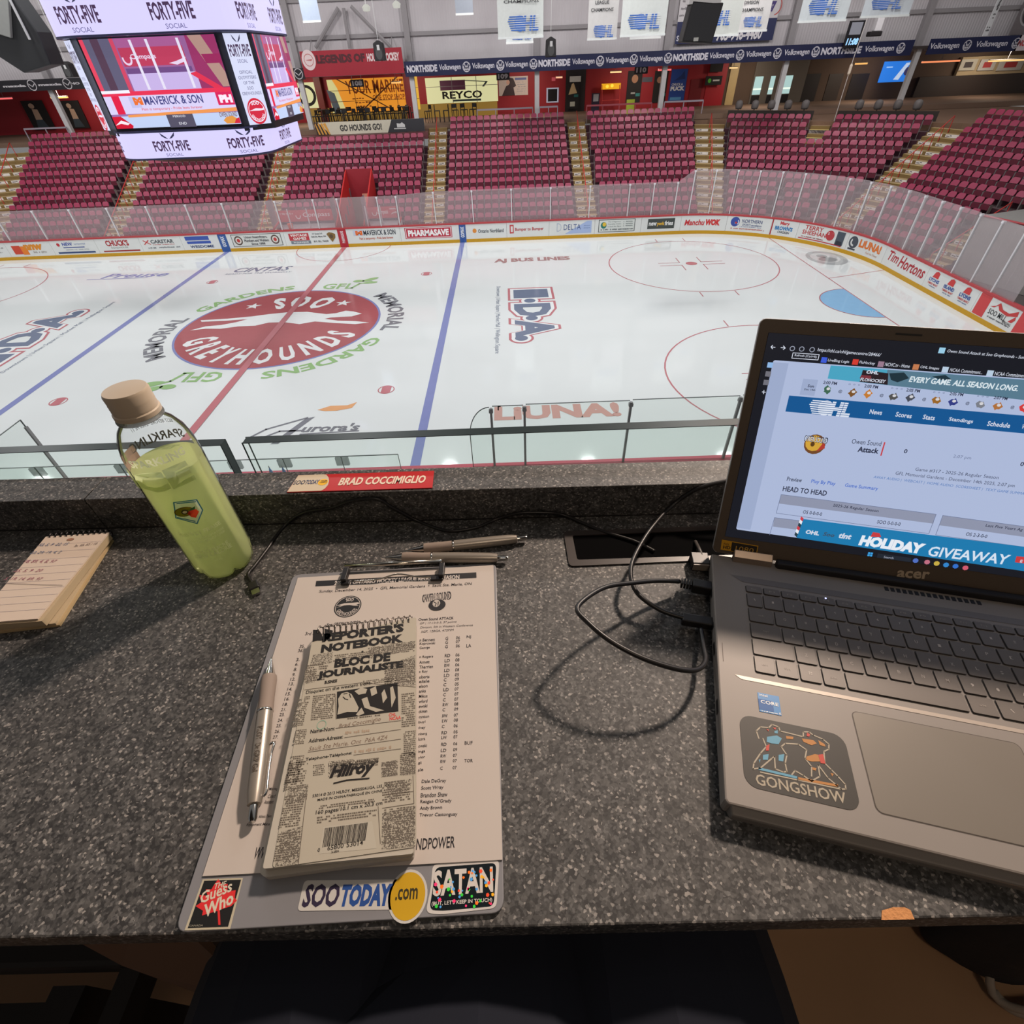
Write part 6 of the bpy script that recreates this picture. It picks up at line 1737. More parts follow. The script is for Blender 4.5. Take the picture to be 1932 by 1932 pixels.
b = MB(mat(26, 26, 28))
c = SH.px(*P6(803, 350)); R1 = .0145
b.disc(SH, c[0], c[1], R1, R1, .0001, 36).mat(mat(184, 175, 168)).ring(SH, c[0], c[1], R1 * .88, R1 * .92, .0002)
AT = lambda r0, r1, a0, a1: (lambda u, v, d=0: SH(c[0] + (r0 + (r1 - r0) * v) * R1 * cos(rad(a0 + (a1 - a0) * u)), c[1] + (r0 + (r1 - r0) * v) * R1 * sin(rad(a0 + (a1 - a0) * u)), d))
b.txt(AT(.48, .8, 115, 62), 'SOO', 0, 1, 0, 1, .0002, .03).txt(AT(.84, .54, 205, 340), 'GREYHOUNDS', 0, 1, 0, 1, .0002, .02)
b.poly(SH, [(c[0] + x * R1, c[1] + y * R1) for x, y in ((-.9, .1), (-.3, .3), (.3, .32), (.7, .35), (.88, .25), (.6, .12), (.85, .02), (.4, .05), (.1, .12), (-.3, .1), (-.85, -.12), (-.5, .1))], .0002)
b.build('hound_emblem', sheet)
b = MB(mat(40, 36, 38)); tp(b, SH, P6, 'OWEN SOUND', 1325, 325, 1530, 300, 58, .05); b.mat(mat(184, 175, 168)); tp(b, SH, P6, 'OWEN SOUND', 1332, 318, 1522, 296, 42, -.005, 0, .0003)
c = SH.px(*P6(1430, 335)); b.mat(mat(30, 28, 30)).disc(SH, c[0], c[1] - .001, .0092, .0076, .0004, 20).mat(mat(176, 168, 160)).disc(SH, c[0] - .001, c[1] + .001, .0042, .005, .0005, 9).mat(mat(30, 28, 30)).line(SH, [(c[0] - .004, c[1] + .003), (c[0] - .001, c[1] + .001), (c[0] - .002, c[1] - .003)], .0009, .0006).line(SH, [(c[0] + .001, c[1] + .003), (c[0] + .001, c[1] - .002)], .0009, .0006)
b.build('visitor_emblem', sheet)

# notebook ------------------------------------------------------------
HN = .4215
NB_ = Fr(D(0, 0, HN), (1, 0, 0), (0, 1, 0))
note = root('reporter_notebook', NB_(*NB_.px(660, 1400), -.0135), 'narrow notebook with a newspaper print cover lying on the roster sheet', 'notebook')
F = Fr(D(0, 0, HB - .0014), (1, 0, 0), (0, 1, 0))
MB(mat(166, 160, 150, rough=.8)).prism(F, rounded(F, [P7(502, 715), P7(530, 740), P7(1310, 632), P7(1318, 560), (786, 1180), (596, 1208), P6(420, 1220)], .002), 0, .0075).build('page_block', note)
F2 = Fr(D(0, 0, HB - .0092), (1, 0, 0), (0, 1, 0))
MB(mat(172, 166, 154, rough=.8)).prism(F2, rounded(F2, [P7(512, 690), P7(1312, 610), (785, 1178), (596, 1208), P6(430, 1210)], .002), 0, .0052).build('page_block', note)
b = MB(mat(168, 161, 146, rough=.6, var=.03)).prism(NB_, rounded(NB_, [P7(550, 675), P7(1322, 562), P6(1283, 424), P6(552, 590)], .003), -.0006, 0)
b.build('cover', note)


def news(b, F, P, x0, y0, x1, y1, rows, seed, slope=-.1, thick=.62, lean=0.):
    """columns of tiny print between two photo-crop corners"""
    r = random.Random(seed); s = 2.841 if P is P7 else 3.715
    for i in range(rows):
        y = y0 + (y1 - y0) * (i + .5) / rows; h = (y1 - y0) / rows * thick
        x = x0 + lean * (y - y0); xe = x1 + lean * (y - y0)
        while x < xe - 3:
            w = r.uniform(5, 16)
            if r.random() < .84:
                a = [(x, y + h / 2), (min(x + w, xe), y + h / 2), (min(x + w, xe), y - h / 2), (x, y - h / 2)]
                b.ppx(F, [P(u, v + slope * (u - x0)) for u, v in a], .0001)
            x += w + 3


tex = mat(92, 84, 74, rough=.7)
b = MB(tex)
for k, (x0, y0, x1, y1, n, le) in enumerate(((520, 760, 670, 880, 8, -.25), (700, 690, 960, 740, 4, 0), (960, 640, 1270, 700, 5, 0), (1060, 740, 1275, 900, 11, 0), (1180, 960, 1275, 1200, 16, 0), (455, 985, 540, 1190, 16, -.25), (560, 975, 715, 1150, 13, -.1), (440, 1215, 520, 1320, 9, -.25), (1195, 1225, 1278, 1400, 13, 0), (910, 870, 1150, 900, 3, 0), (800, 1130, 1030, 1145, 1, 0), (405, 1400, 500, 1590, 14, -.25), (560, 1460, 640, 1540, 6, 0), (680, 1445, 1020, 1480, 3, 0))): news(b, NB_, P6, x0, y0, x1, y1, n, k, -.11, .62, le)
for k, (x0, y0, x1, y1, n, le) in enumerate(((640, 110, 745, 260, 12, -.2), (860, 120, 1120, 160, 4, 0), (1140, 110, 1220, 190, 8, 0), (1235, 60, 1318, 180, 12, 0), (620, 290, 730, 460, 14, -.22), (800, 340, 1100, 362, 2, 0), (790, 400, 1110, 440, 3, 0), (585, 490, 705, 640, 12, -.2), (1150, 360, 1312, 550, 16, 0), (1140, 215, 1290, 330, 9, 0))): news(b, NB_, P7, x0, y0, x1, y1, n, 50 + k, -.13, .62, le)
b.mat(mat(90, 80, 70))
for pts in ([P6(500, 935), P6(900, 885), P6(1278, 915)], [P6(1270, 632), P6(1060, 600)], [P6(715, 965), P6(722, 1140)], [P6(720, 1205), P6(1175, 1150)], [P6(780, 1270), P6(1175, 1212)], [P6(525, 1372), P6(1175, 1280)], [P6(845, 1392), P6(1175, 1348)], [P7(735, 270), P7(690, 655)], [P7(1142, 285), P7(1305, 265)], [P7(1305, 180), P7(1310, 330), P7(1140, 355)], [P7(1118, 345), P7(1130, 545)]): b.lpx(NB_, pts, .0004, .0002)
b.build('newsprint', note)


def speck(nt, p):
    tc = nt.nodes.new('ShaderNodeTexCoord'); nz = nt.nodes.new('ShaderNodeTexNoise'); cr = nt.nodes.new('ShaderNodeValToRGB')
    nz.inputs['Scale'].default_value = 1150; nz.inputs['Detail'].default_value = 2
    cr.color_ramp.elements[0].position = .44; cr.color_ramp.elements[1].position = .56
    cr.color_ramp.elements[0].color = (lin(84), lin(77), lin(68), 1); cr.color_ramp.elements[1].color = (lin(166), lin(159), lin(144), 1)
    nt.links.new(tc.outputs['Object'], nz.inputs['Vector']); nt.links.new(nz.outputs['Fac'], cr.inputs[0]); nt.links.new(cr.outputs[0], p.inputs['Base Color'])


b = MB(ramp_mat('newsprint_specks', speck, .7))
for q in ([(560, 690), (700, 668), (690, 745), (535, 770)], [(505, 800), (580, 790), (570, 880), (495, 895)], [(945, 640), (1275, 590), (1278, 640), (1100, 690), (950, 720)], [(1060, 770), (1275, 690), (1278, 900), (1180, 915), (1070, 880)]):
    b.ppx(NB_, [P6(*p) for p in q], .00008)
for q in ([(640, 240), (745, 225), (735, 310), (615, 340)], [(600, 480), (715, 450), (690, 655), (565, 668)], [(1140, 380), (1318, 345), (1316, 560), (1135, 580)], [(850, 105), (985, 90), (980, 175), (850, 190)], [(1135, 110), (1225, 95), (1222, 180), (1135, 190)], [(1240, 60), (1318, 50), (1318, 175), (1240, 180)], [(1160, 215), (1300, 200), (1290, 250), (1180, 320)]):
    b.ppx(NB_, [P7(*p) for p in q], .00008)
b.build('halftone_print', note)
b = MB(mat(26, 22, 20, rough=.5))
tp(b, NB_, P6, "REPORTER'S", 622, 603, 1195, 528, 62, .06); tp(b, NB_, P6, 'NOTEBOOK', 612, 678, 1190, 600, 58, .06)
tp(b, NB_, P6, 'BLOC DE', 706, 782, 1100, 733, 62, .06); tp(b, NB_, P6, 'JOURNALISTE', 584, 872, 1190, 792, 64, .06)
c = NB_.px(*P6(906, 668)); b.disc(NB_, c[0], c[1], .0011, None, .0002, 8)
tp(b, NB_, P6, 'Disquiet on the western front', 508, 972, 962, 905, 30, .01); tp(b, NB_, P6, 'Name-Nom:', 540, 1242, 712, 1218, 27, .015); tp(b, NB_, P6, 'Address-Adresse:', 527, 1308, 768, 1276, 27, .015); tp(b, NB_, P6, 'Telephone-Téléphone:', 505, 1440, 832, 1392, 27, .015); tp(b, NB_, P6, 'BUSINESS', 640, 895, 728, 882, 22, .04)
tp(b, NB_, P7, 'Hilroy', 852, 215, 1098, 180, 84, .05, .3); b.lpx(NB_, [P7(880, 222), P7(950, 205), P7(1070, 195)], .0011, .0003)
tp(b, NB_, P7, 'mutual funds', 985, 130, 1118, 112, 20, .02)
tp(b, NB_, P7, '53014 © 2013 HILROY, MISSISSAUGA, L5S 1C4', 765, 300, 1180, 240, 19, .01); tp(b, NB_, P7, 'MADE IN CHINA/FABRIQUÉ EN CHINE', 792, 320, 1140, 270, 19, .01)
tp(b, NB_, P7, '160 pages/10.1 cm x 20.3 cm', 782, 395, 1140, 342, 27, .01); tp(b, NB_, P7, '0', 793, 590, 805, 588, 20, .01); tp(b, NB_, P7, '65800', 845, 583, 932, 568, 26, .01); tp(b, NB_, P7, '53014', 948, 566, 1036, 552, 26, .01); tp(b, NB_, P7, 'X-886', 865, 598, 908, 590, 13, .01)
for pts in ([(560, 515), (600, 515), (622, 545), (632, 590), (590, 590), (556, 600)], [(640, 505), (700, 520), (690, 560), (640, 600)]): b.ppx(NB_, [P6(*p) for p in pts], .0002)
b.build('lettering', note)
b = MB(mat(26, 22, 20)).ppx(NB_, [P6(728, 948), P6(1152, 885), P6(1158, 1085), P6(725, 1138)], .0002)
b.mat(mat(168, 161, 146))
for pts in ([(735, 1000), (760, 960), (800, 950), (830, 965), (850, 1000), (880, 1060), (870, 1090), (800, 1090), (730, 1110), (740, 1050)], [(850, 945), (900, 920), (940, 930), (930, 960), (880, 970)], [(900, 1000), (940, 985), (960, 1050), (1060, 1080), (1000, 1090), (920, 1060)], [(960, 930), (1000, 910), (1010, 960), (970, 980)], [(1040, 960), (1060, 930), (1080, 990), (1050, 1030)], [(1100, 920), (1120, 910), (1140, 990), (1110, 1060)], [(860, 1110), (900, 1060), (920, 1100), (880, 1118)]): b.ppx(NB_, [P6(*p) for p in pts], .0003)
b.mat(mat(30, 26, 24))
for pts in ([(775, 965), (800, 960)], [(770, 985), (785, 1000), (805, 1005)], [(815, 965), (825, 990)]): b.lpx(NB_, [P6(*p) for p in pts], .0008, .0004)
b.build('photo_print', note)
b = MB(mat(172, 166, 152)); q = [P7(800, 600), P7(1110, 570), P7(1085, 425), P7(825, 455)]
b.ppx(NB_, q, .0001).mat(mat(30, 26, 24)); r_ = random.Random(9); t = 0.
while t < .97:
    w = r_.choice((.008, .014, .02)); a0, a1 = 834 + t * 236, 834 + (t + w) * 236
    s = (1 - t) * 1.0
    b.ppx(NB_, [P7(a0 - 14, 565 - 38 * t), P7(a1 - 14, 565 - 38 * (t + w)), P7(a1, 462 - 32 * (t + w)), P7(a0, 462 - 32 * t)], .0002); t += w + r_.choice((.008, .014))
b.build('barcode', note)
b = MB(mat(120, 100, 86))
tp(b, NB_, P6, 'Brad Coccimiglio', 738, 1212, 1035, 1160, 36, .0, .2); tp(b, NB_, P6, 'Sault Ste Marie, Ont  P6A 4Z4', 528, 1368, 1080, 1285, 34, -.005, .2)
scrib(b.mat(mat(160, 140, 120)), lambda u, v, d=0: NB_(*NB_.px(*P6(u, 2500 - v - .1 * (u - 785))), d), 785, 960, 1252, 22, .0002, 3); scrib(b, lambda u, v, d=0: NB_(*NB_.px(*P6(u, 2500 - v - .13 * (u - 850))), d), 850, 1110, 1118, 24, .0002, 5)
b.mat(mat(206, 60, 56)); tp(b, NB_, P6, 'CHL', 1090, 1122, 1142, 1116, 22, .02); tp(b, NB_, P6, 'NCAA', 1095, 1150, 1175, 1140, 24, .02)
b.mat(mat(120, 160, 140)); c = NB_.px(*P6(620, 1180)); b.ring(NB_, c[0], c[1], .0036, .0041, .0002, n=14)
b.build('handwriting', note)
b = MB(mat(120, 112, 106, rough=.25, metal=.9))
p0, p1 = V((*NB_.px(*P6(600, 515)), 0)), V((*NB_.px(*P6(1235, 440)), 0))
nr = 17
for i in range(nr):
    m = p0 + (p1 - p0) * i / (nr - 1)
    b.tube([NB_(m.x + .0006 * (k / 5 - 1), m.y + .0062 * cos(2 * pi * k / 12) + .0005, -.0045 + .0064 * sin(2 * pi * k / 12)) for k in range(13)], .00055, 5)
b.tube([NB_(p0.x, p0.y + .003, -.0003), NB_(p1.x, p1.y + .003, -.0003)], .0005, 5)
b.build('coil', note, smooth=True)


# ================================================================== PENS
def pen(tip, end, h, r, label, name_print=False, clip=True):
    """a click pen lying flat between two photo pixels; h is how far its axis lies under the camera"""
    F = Fr(D(0, 0, h), (1, 0, 0), (0, 1, 0))
    a, c = F(*F.px(*tip)), F(*F.px(*end)); L = (c - a).length; t = (c - a) / L
    side = V((0, 0, 1)).cross(t)
    A = Fr((0, 0, 0), side, V((0, 0, 1)))
    if A.z.dot(t) < 0: A = Fr((0, 0, 0), -side, V((0, 0, 1)))
    R = root('pen', a + t * L / 2 - V((0, 0, r)), label, 'pen', 'click pens')
    f = L
    MB(mat(190, 186, 180, rough=.15, metal=1)).lathe(a, [(.0006, 0), (.0011, .003), (.0032, .012), (r * .82, .0215)], 18, A).build('tip', R, smooth=True, auto=40)
    MB(mat(132, 118, 108, rough=.75)).lathe(a, [(r * .93, .0215), (r * 1.0, .026), (r * .93, .045), (r * .96, f * .38)], 20, A).build('grip', R, smooth=True, auto=40)
    MB(mat(200, 196, 190, rough=.15, metal=1)).lathe(a, [(r * .98, f * .38), (r * 1.02, f * .388), (r * .98, f * .396)], 20, A).build('ring', R, smooth=True)
    b = MB(mat(150, 142, 132, rough=.33, metal=.5)).lathe(a, [(r * .96, f * .396), (r, f * .6), (r * .92, f * .85), (r * .74, f * .915), (r * .6, f * .918)], 20, A)
    b.build('barrel', R, smooth=True, auto=40)
    MB(mat(190, 188, 184, rough=.12, metal=1)).lathe(a, [(r * .46, f * .915), (r * .48, f * .985), (r * .36, f), (.0002, f)], 16, A).build('button', R, smooth=True, auto=40)
    if clip:
        s = -A.x if A.x.x > 0 else A.x
        s = side if side.x > 0 else -side
        b = MB(mat(180, 180, 178, rough=.15, metal=1))
        q = [a + t * f * x + s * (r * y) for x, y in ((.60, 1.05), (.605, 1.5), (.66, 1.3), (.76, 1.2), (.86, 1.2), (.885, .9))]
        b.tube(bez(q, 5), .0011, 8); b.build('clip', R, smooth=True)
    if name_print:
        S = lambda u, v, d=0: a + t * (f * (.545 + .24 * u)) + (V((0, 0, 1)) * cos(v - .5) + (side if side.x > 0 else -side) * -sin(v - .5)) * (r * 1.0 + .0002)
        MB(mat(80, 70, 60)).txt(lambda u, v, d=0: a + t * (f * (.5 + .26 * u)) + (V((0, 0, 1)) * cos((v - .5) * .7) + (side if side.x > 0 else -side) * sin((.5 - v) * -.7)) * (r + .0002), 'PILOT  Dr.GRIP Gel', 0, 1, 0, 1, 0, .01).build('print', R)


pen((766, 1039), (994, 1014.5), HD - .0066, .0066, 'tan and silver click pen farther from the clipboard, lying on the counter', clip=False)
pen((726, 1052), (958, 1053), HD - .0068, .0068, 'tan and silver click pen touching the top edge of the clipboard', clip=False)
pen((512.5, 1240), (475.5, 1551), HB - .0012 - .0072, .0070, 'tan and silver click pen lying on the roster sheet', True)


# ================================================================== POWER SLOT, CABLES
F = Fr(D(0, 0, HD - .002), (1, 0, 0), (0, 1, 0))
slot = root('power_slot', F(*F.px(1250, 1032), -.004), 'dark framed cable slot set into the counter beside the laptop', 'cable slot')
o_ = rounded(F, [(1074, 1068), (1440, 1052), (1432, 989), (1063, 1002)], .006); i_ = rounded(F, [(1089, 1056), (1440, 1045), (1432, 996), (1080, 1010)], .003)
n = len(o_)
b = MB(mat(56, 50, 48, rough=.35)).add([F(*p, 0) for p in o_] + [F(*p, 0) for p in i_] + [F(*p, -.0018) for p in o_] + [F(*p, -.0018) for p in i_],
                                   [(k, (k + 1) % n, n + (k + 1) % n, n + k) for k in range(n)] + [(2 * n + k, 2 * n + (k + 1) % n, (k + 1) % n, k) for k in range(n)] + [(3 * n + k, 3 * n + (k + 1) % n, n + (k + 1) % n, n + k) for k in range(n)])
b.build('frame', slot)
MB(mat(5, 5, 6, rough=.9, spec=.05)).poly(F, i_, -.0016).build('well_shade', slot)  # flat sheet; the shade of a deep slot is put into its black
cab = mat(26, 24, 24, rough=.4)


def draped(pts, r, lift):
    """cable over photo pixels: on the worktop, or against the riser behind it"""
    out = []
    for i, (x, y) in enumerate(pts):
        h = HD - r - (lift[i] if lift else 0)
        q = rel(x, y, h)
        if q.y - CP.y > yr(q.x - CP.x) - r - .001:
            d = ray(x, y); t = .47 / d.y; q = CP + d * t
            for _ in range(4): t = (yr(q.x - CP.x) - r - .001) / d.y; q = CP + d * t
        out.append(q)
    return bez(out, 6)


r1 = .0021
p1_ = [(476, 1100), (468, 1084), (480, 1068), (502.5, 1038.5), (537, 992), (574, 967), (623.6, 959), (664, 945), (710.5, 941), (741.6, 957.8), (788, 982.6), (835, 999.7), (866, 1001), (903, 993.5), (937, 979.5), (980, 968), (1036, 967.5), (1067, 973), (1114, 993), (1142, 1004), (1179, 1015), (1204, 1024), (1235, 1040)]
r = root('charging_cable', rel(476, 1100, HD), 'thin black charging cable from the bottle foot along the back ledge to the slot', 'cable')
b = MB(cab).tube(draped(p1_, r1, None), r1, 8); b.build('cord', r, smooth=True)
a = rel(476, 1098, HD - .003); c = rel(481, 1112, HD - .003); e = rel(484, 1121, HD - .003)
u = (c - a).normalized(); FF = Fr(a, u, V((0, 0, 1)).cross(u))
MB(cab).slab(FF, .001, (c - a).length, -.0055, .0055, -.0027, .0027).build('plug_body', r, bevel=.0012)
MB(mat(170, 168, 164, rough=.2, metal=1)).slab(FF, (c - a).length, (e - a).length, -.0042, .0042, -.0014, .0014).build('plug_tip', r)
lf = lambda n, m: [m * sin(pi * i / (n - 1)) for i in range(n)]
p2_ = [(1420, 900), (1369, 908), (1316, 922), (1269, 953), (1232, 993), (1207, 1030.5), (1191.6, 1065), (1191.6, 1096), (1207, 1124), (1247.5, 1151.7), (1294, 1167)]
r = root('laptop_cable', rel(1207, 1030, HD), 'black cable curving from behind the laptop over the slot to its side plug', 'cable')
MB(cab).tube(draped(p2_, .0024, [.0, .004, .01, .018, .022, .024, .024, .022, .018, .012, .008]), .0024, 8).build('cord', r, smooth=True)
a, c = rel(1294, 1167, HD - .010), rel(1349, 1176, HD - .010)
u = (c - a).normalized(); FF = Fr(a, u, V((0, 0, 1)).cross(u))
MB(cab).slab(FF, -.004, (c - a).length, -.0055, .0055, -.006, .003).build('plug_body', r, bevel=.0015)
p3_ = [(1282, 1097), (1238, 1096), (1192, 1100), (1145, 1107), (1108, 1127), (1089, 1149), (1108, 1173), (1145, 1204.5), (1192, 1232), (1238, 1251), (1285, 1263.5), (1316, 1263), (1331, 1246), (1327, 1217), (1322, 1186)]
r = root('adapter_cable', rel(1150, 1150, HD), 'black looped cable lifted off the counter beside the laptop', 'cable')
MB(cab).tube(draped(p3_, .0024, [.012, .022, .034, .046, .054, .058, .058, .055, .05, .044, .036, .028, .02, .012, .006]), .0024, 8).build('cord', r, smooth=True)
a, c = rel(1284, 1098, HD - .012), rel(1349, 1110, HD - .012)
u = (c - a).normalized(); FF = Fr(a, u, V((0, 0, 1)).cross(u))
MB(cab).slab(FF, .012, (c - a).length, -.006, .006, -.008, .004).build('plug_body', r, bevel=.0015)
b = MB(cab)
for k in range(4): b.slab(FF, .0005 + k * .003, .0025 + k * .003, -.0042, .0042, -.0045, .003)
b.build('strain_relief', r)
r = root('power_adapter', rel(1330, 1060, HD), 'small black plug with a short grey lead rising from the slot', 'plug')
a = rel(1322, 1046, HD - .010); c = rel(1327, 1068, HD - .010)
u = (c - a).normalized(); FF = Fr(a, V((0, 0, 1)).cross(u) * -1, u)
MB(mat(30, 28, 30, rough=.4)).slab(FF, -.007, .012, 0, (c - a).length, -.008, .004).build('plug_body', r, bevel=.001)
MB(mat(120, 110, 100, rough=.4)).slab(FF, -.006, .011, (c - a).length, (c - a).length + .0015, -.006, .003).build('plug_edge', r)
MB(mat(60, 56, 54)).tube(bez([rel(1324, 1048, HD - .012), rel(1319, 1036, HD - .012), rel(1315, 1028, HD - .006), rel(1312, 1022, HD - .001)], 5), .0022, 8).build('lead', r, smooth=True)
# ================================================================== LAPTOP
HT = .42
aL = rad(-14.9)
uL = V((cos(aL), sin(aL), 0)); nL = V((-sin(aL), cos(aL), 0))
FLc = rel(1368, 1515, HT)
DK = Fr(FLc, uL, nL)                                   # keyboard deck, origin at its front left corner
LW, LD = .402, .2615
lap = root('laptop', FLc + uL * LW / 2 + nL * LD / 2 - V((0, 0, HD - HT)), 'open silver laptop showing a hockey game web page, with stickers by its touchpad', 'laptop')
silver = mat(128, 122, 117, rough=.5, metal=.08, var=.03, vs=30)
sil_e = mat(120, 115, 110, rough=.4, metal=.3)
TH = .0165
b = MB(silver)
pr = [(0.002, .0), (LW - .002, .0), (LW, .003), (LW, LD), (0, LD), (0, .003)]
b.prism(DK, pr, -TH, 0)
b.build('base', lap, bevel=.0016)
MB(sil_e).hexa([DK(.006, -.0055, -TH + .003), DK(LW - .006, -.0055, -TH + .003), DK(LW - .004, .001, -TH), DK(.004, .001, -TH)], [DK(.006, -.0055, -.006), DK(LW - .006, -.0055, -.006), DK(LW - .004, .001, -.0012), DK(.004, .001, -.0012)]).build('front_lip', lap, bevel=.001)
b = MB(mat(24, 22, 24))
for x in (.03, LW - .03):
    for y in (.03, LD - .02): b.slab(DK, x - .015, x + .015, y - .004, y + .004, -(HD - HT) + .0002, -TH)
b.build('rubber_feet', lap)
b = MB(mat(20, 20, 22, rough=.6))
for v0, v1 in ((.075, .088), (.135, .148), (.165, .172), (.205, .218)): b.add([DK(-.0004, v0, -.011), DK(-.0004, v1, -.011), DK(-.0004, v1, -.005), DK(-.0004, v0, -.005)], [(0, 1, 2, 3)])
b.build('side_ports', lap)
# flat strips coloured light and dark as lit and shaded keyboard bevels, touchpad, stickers
b = MB(mat(176, 165, 154, rough=.35, metal=.2)).poly(DK, [(.0146, .1120), (.020, .1085), (LW - .02, .1085), (LW - .0146, .1120)], .0003)
b.build('painted_bevel', lap)
b = MB(mat(100, 95, 92, rough=.4)).poly(DK, [(.0190, .2340), (.030, .2262), (LW - .03, .2262), (LW - .019, .2340)], .0003)
b.build('painted_bevel', lap)


def rrect(u0, u1, v0, v1, r, n=5):
    o = []
    for cx, cy, a0 in ((u1 - r, v1 - r, 0), (u0 + r, v1 - r, 90), (u0 + r, v0 + r, 180), (u1 - r, v0 + r, 270)): o += [(cx + r * cos(rad(a0 + 90 * k / n)), cy + r * sin(rad(a0 + 90 * k / n))) for k in range(n + 1)]
    return o


b = MB(mat(70, 62, 56, rough=.5)).poly(DK, rrect(.1062, .2278, .0186, .0988, .005), .0002)
b.mat(mat(118, 112, 104, rough=.38, metal=.15, var=.03)).poly(DK, rrect(.1069, .2271, .0193, .0981, .0045), .0004)
b.build('touchpad', lap)
b = MB(mat(90, 78, 70)).rect(DK, .0052, .0058, .124, .144, .0003).build('deck_mark', lap)
# keys: rows from the top
keym = mat(100, 94, 89, rough=.45, metal=.15, var=.02); gapm = mat(46, 42, 42, rough=.6)
K0, KP = .0329, .0190
rows = [
    (.2132, .2212, [('Esc', 1.0)] + [('F%d' % i, 1.0) for i in range(1, 13)] + [('prt', 1.0), ('del', 1.0), ('', 1.0)], .0172),
    (.1944, .2106, [('`', .83)] + [(c_, 1) for c_ in '1234567890-='] + [('←', 1.8)], KP),
    (.1756, .1918, [('tab', 1.28)] + [(c_, 1) for c_ in 'QWERTYUIOP[]'] + [('', 1.35)], KP),
    (.1568, .1730, [('caps', 1.52)] + [(c_, 1) for c_ in 'ASDFGHJKL;\''] + [('enter', 2.1)], KP),
    (.1376, .1546, [('⇧', 1.98)] + [(c_, 1) for c_ in 'ZXCVBNM,./'] + [('⇧', 2.6)], KP),
    (.1190, .1354, [('ctrl', 1.0), ('fn', 1.0), ('win', 1.0), ('alt', 1.0), ('', 4.95), ('alt', 1.15), ('\\', 1.1), ('<', 1.0), ('', 1.0), ('>', 1.0)], KP),
]
nk = 0
for v0, v1, ks, pitch in rows:
    u = K0
    for t, w in ks:
        u1 = u + w * pitch - .0024
        if nk < 88:
            b = MB(gapm).poly(DK, rrect(u - .0006, u1 + .0006, v0 - .0006, v1 + .0006, .0018, 3), .0003)
            b.mat(keym).prism(DK, rrect(u, u1, v0, v1, .0014, 3), .0002, .0014)
            o = b.build('key', lap)
            b = MB(mat(176, 168, 160, rough=.5))
            cu, cv = (u + u1) / 2, (v0 + v1) / 2
            if t == 'win':
                for du in (-.0014, .0003):
                    for dv in (-.0014, .0003): b.rect(DK, cu + du, cu + du + .0012, cv + dv, cv + dv + .0012, .0016)
            elif t and len(t) == 1:
                if v0 > .19: b.txt(DK, t, cu - .0009, cu + .0009, cv - .0008, cv + .0018, .0016, .01)
                else: b.txt(DK, t, cu - .0012, cu + .0012, cv - .0016, cv + .0016, .0016, .01)
            elif t: b.mat(mat(146, 138, 130)).txt(DK, t, cu - .0026, cu + .0026, cv - .001, cv + .001, .0016)
            if b.v: b.build('legend', o)
            nk += 1
        u += w * pitch
c = DK.px(1332 + 723 / 3.22, 1080 + 163 / 3.22)
MB(mat(160, 170, 255, emit=6)).disc(DK, c[0], c[1], .0008, None, .0018, 10).build('key_light', lap)
# stickers on the deck
PD = lambda x, y: (1332 + x / 3.22, 1080 + y / 3.22)
b = MB(mat(20, 116, 178, rough=.35)).rect(DK, .0322, .0497, .0806, .0984, .0003)
b.mat(mat(12, 84, 150)).rect(DK, .0322, .0440, .0826, .0925, .0004).mat(mat(226, 230, 232)).txt(DK, 'intel', .0336, .0402, .0952, .0978, .0005, .01).txt(DK, 'CORE', .0340, .0484, .0886, .0918, .0005, .02).txt(DK, 'i5', .0478, .0494, .0812, .0830, .0005, .02)
scrib(b, DK, .0330, .0470, .0810, .0010, .0005, 2)
b.build('processor_sticker', lap)
b = MB(mat(46, 43, 38, rough=.5)).poly(DK, rrect(.0152, .0960, .0160, .0745, .010, 6), .0003)
b.build('logo_sticker', lap)
b = MB(mat(160, 150, 132, rough=.5))
tp2 = lambda t, x0, y0, x1, y1, h: b.tpx(DK, t, *PD(x0, y0), *PD(x1, y1), h / 3.22, .0005, .015)
tp2('GONGSHOW', 305, 1290, 858, 1410, 66)
outl = [[(320, 1010), (305, 965), (330, 940), (380, 945), (400, 925), (440, 940), (450, 965), (590, 1000), (590, 970), (625, 970), (650, 990), (710, 1015), (745, 1045), (745, 1075), (715, 1090), (720, 1160), (760, 1200), (800, 1240), (845, 1290), (848, 1318), (820, 1318), (740, 1250), (680, 1170), (690, 1240), (640, 1270), (590, 1235), (540, 1205), (520, 1230)],
        [(345, 1010), (365, 1060), (330, 1100), (290, 1160), (285, 1195), (330, 1190), (400, 1130), (415, 1120), (420, 1195), (470, 1215), (490, 1210), (480, 1160), (490, 1110), (455, 1060), (480, 1040), (560, 1045), (610, 1080), (600, 1130), (640, 1180), (640, 1240)],
        [(330, 1215), (555, 1262), (820, 1318)]]
for o_ in outl: b.lpx(DK, [PD(*p) for p in o_], .0010, .0005)
b.mat(mat(84, 146, 174))
for pts in ([(370, 1000), (430, 992), (460, 1010), (440, 1045), (395, 1040), (368, 1030)], [(345, 1110), (380, 1105), (375, 1140), (345, 1140)], [(440, 1110), (475, 1105), (468, 1150), (440, 1145)], [(318, 1185), (552, 1240), (552, 1255), (318, 1200)], [(415, 965), (435, 960), (435, 980), (415, 978)], [(320, 1140), (330, 1135), (326, 1160)]): b.ppx(DK, [PD(*p) for p in pts], .0005)
b.mat(mat(170, 112, 44))
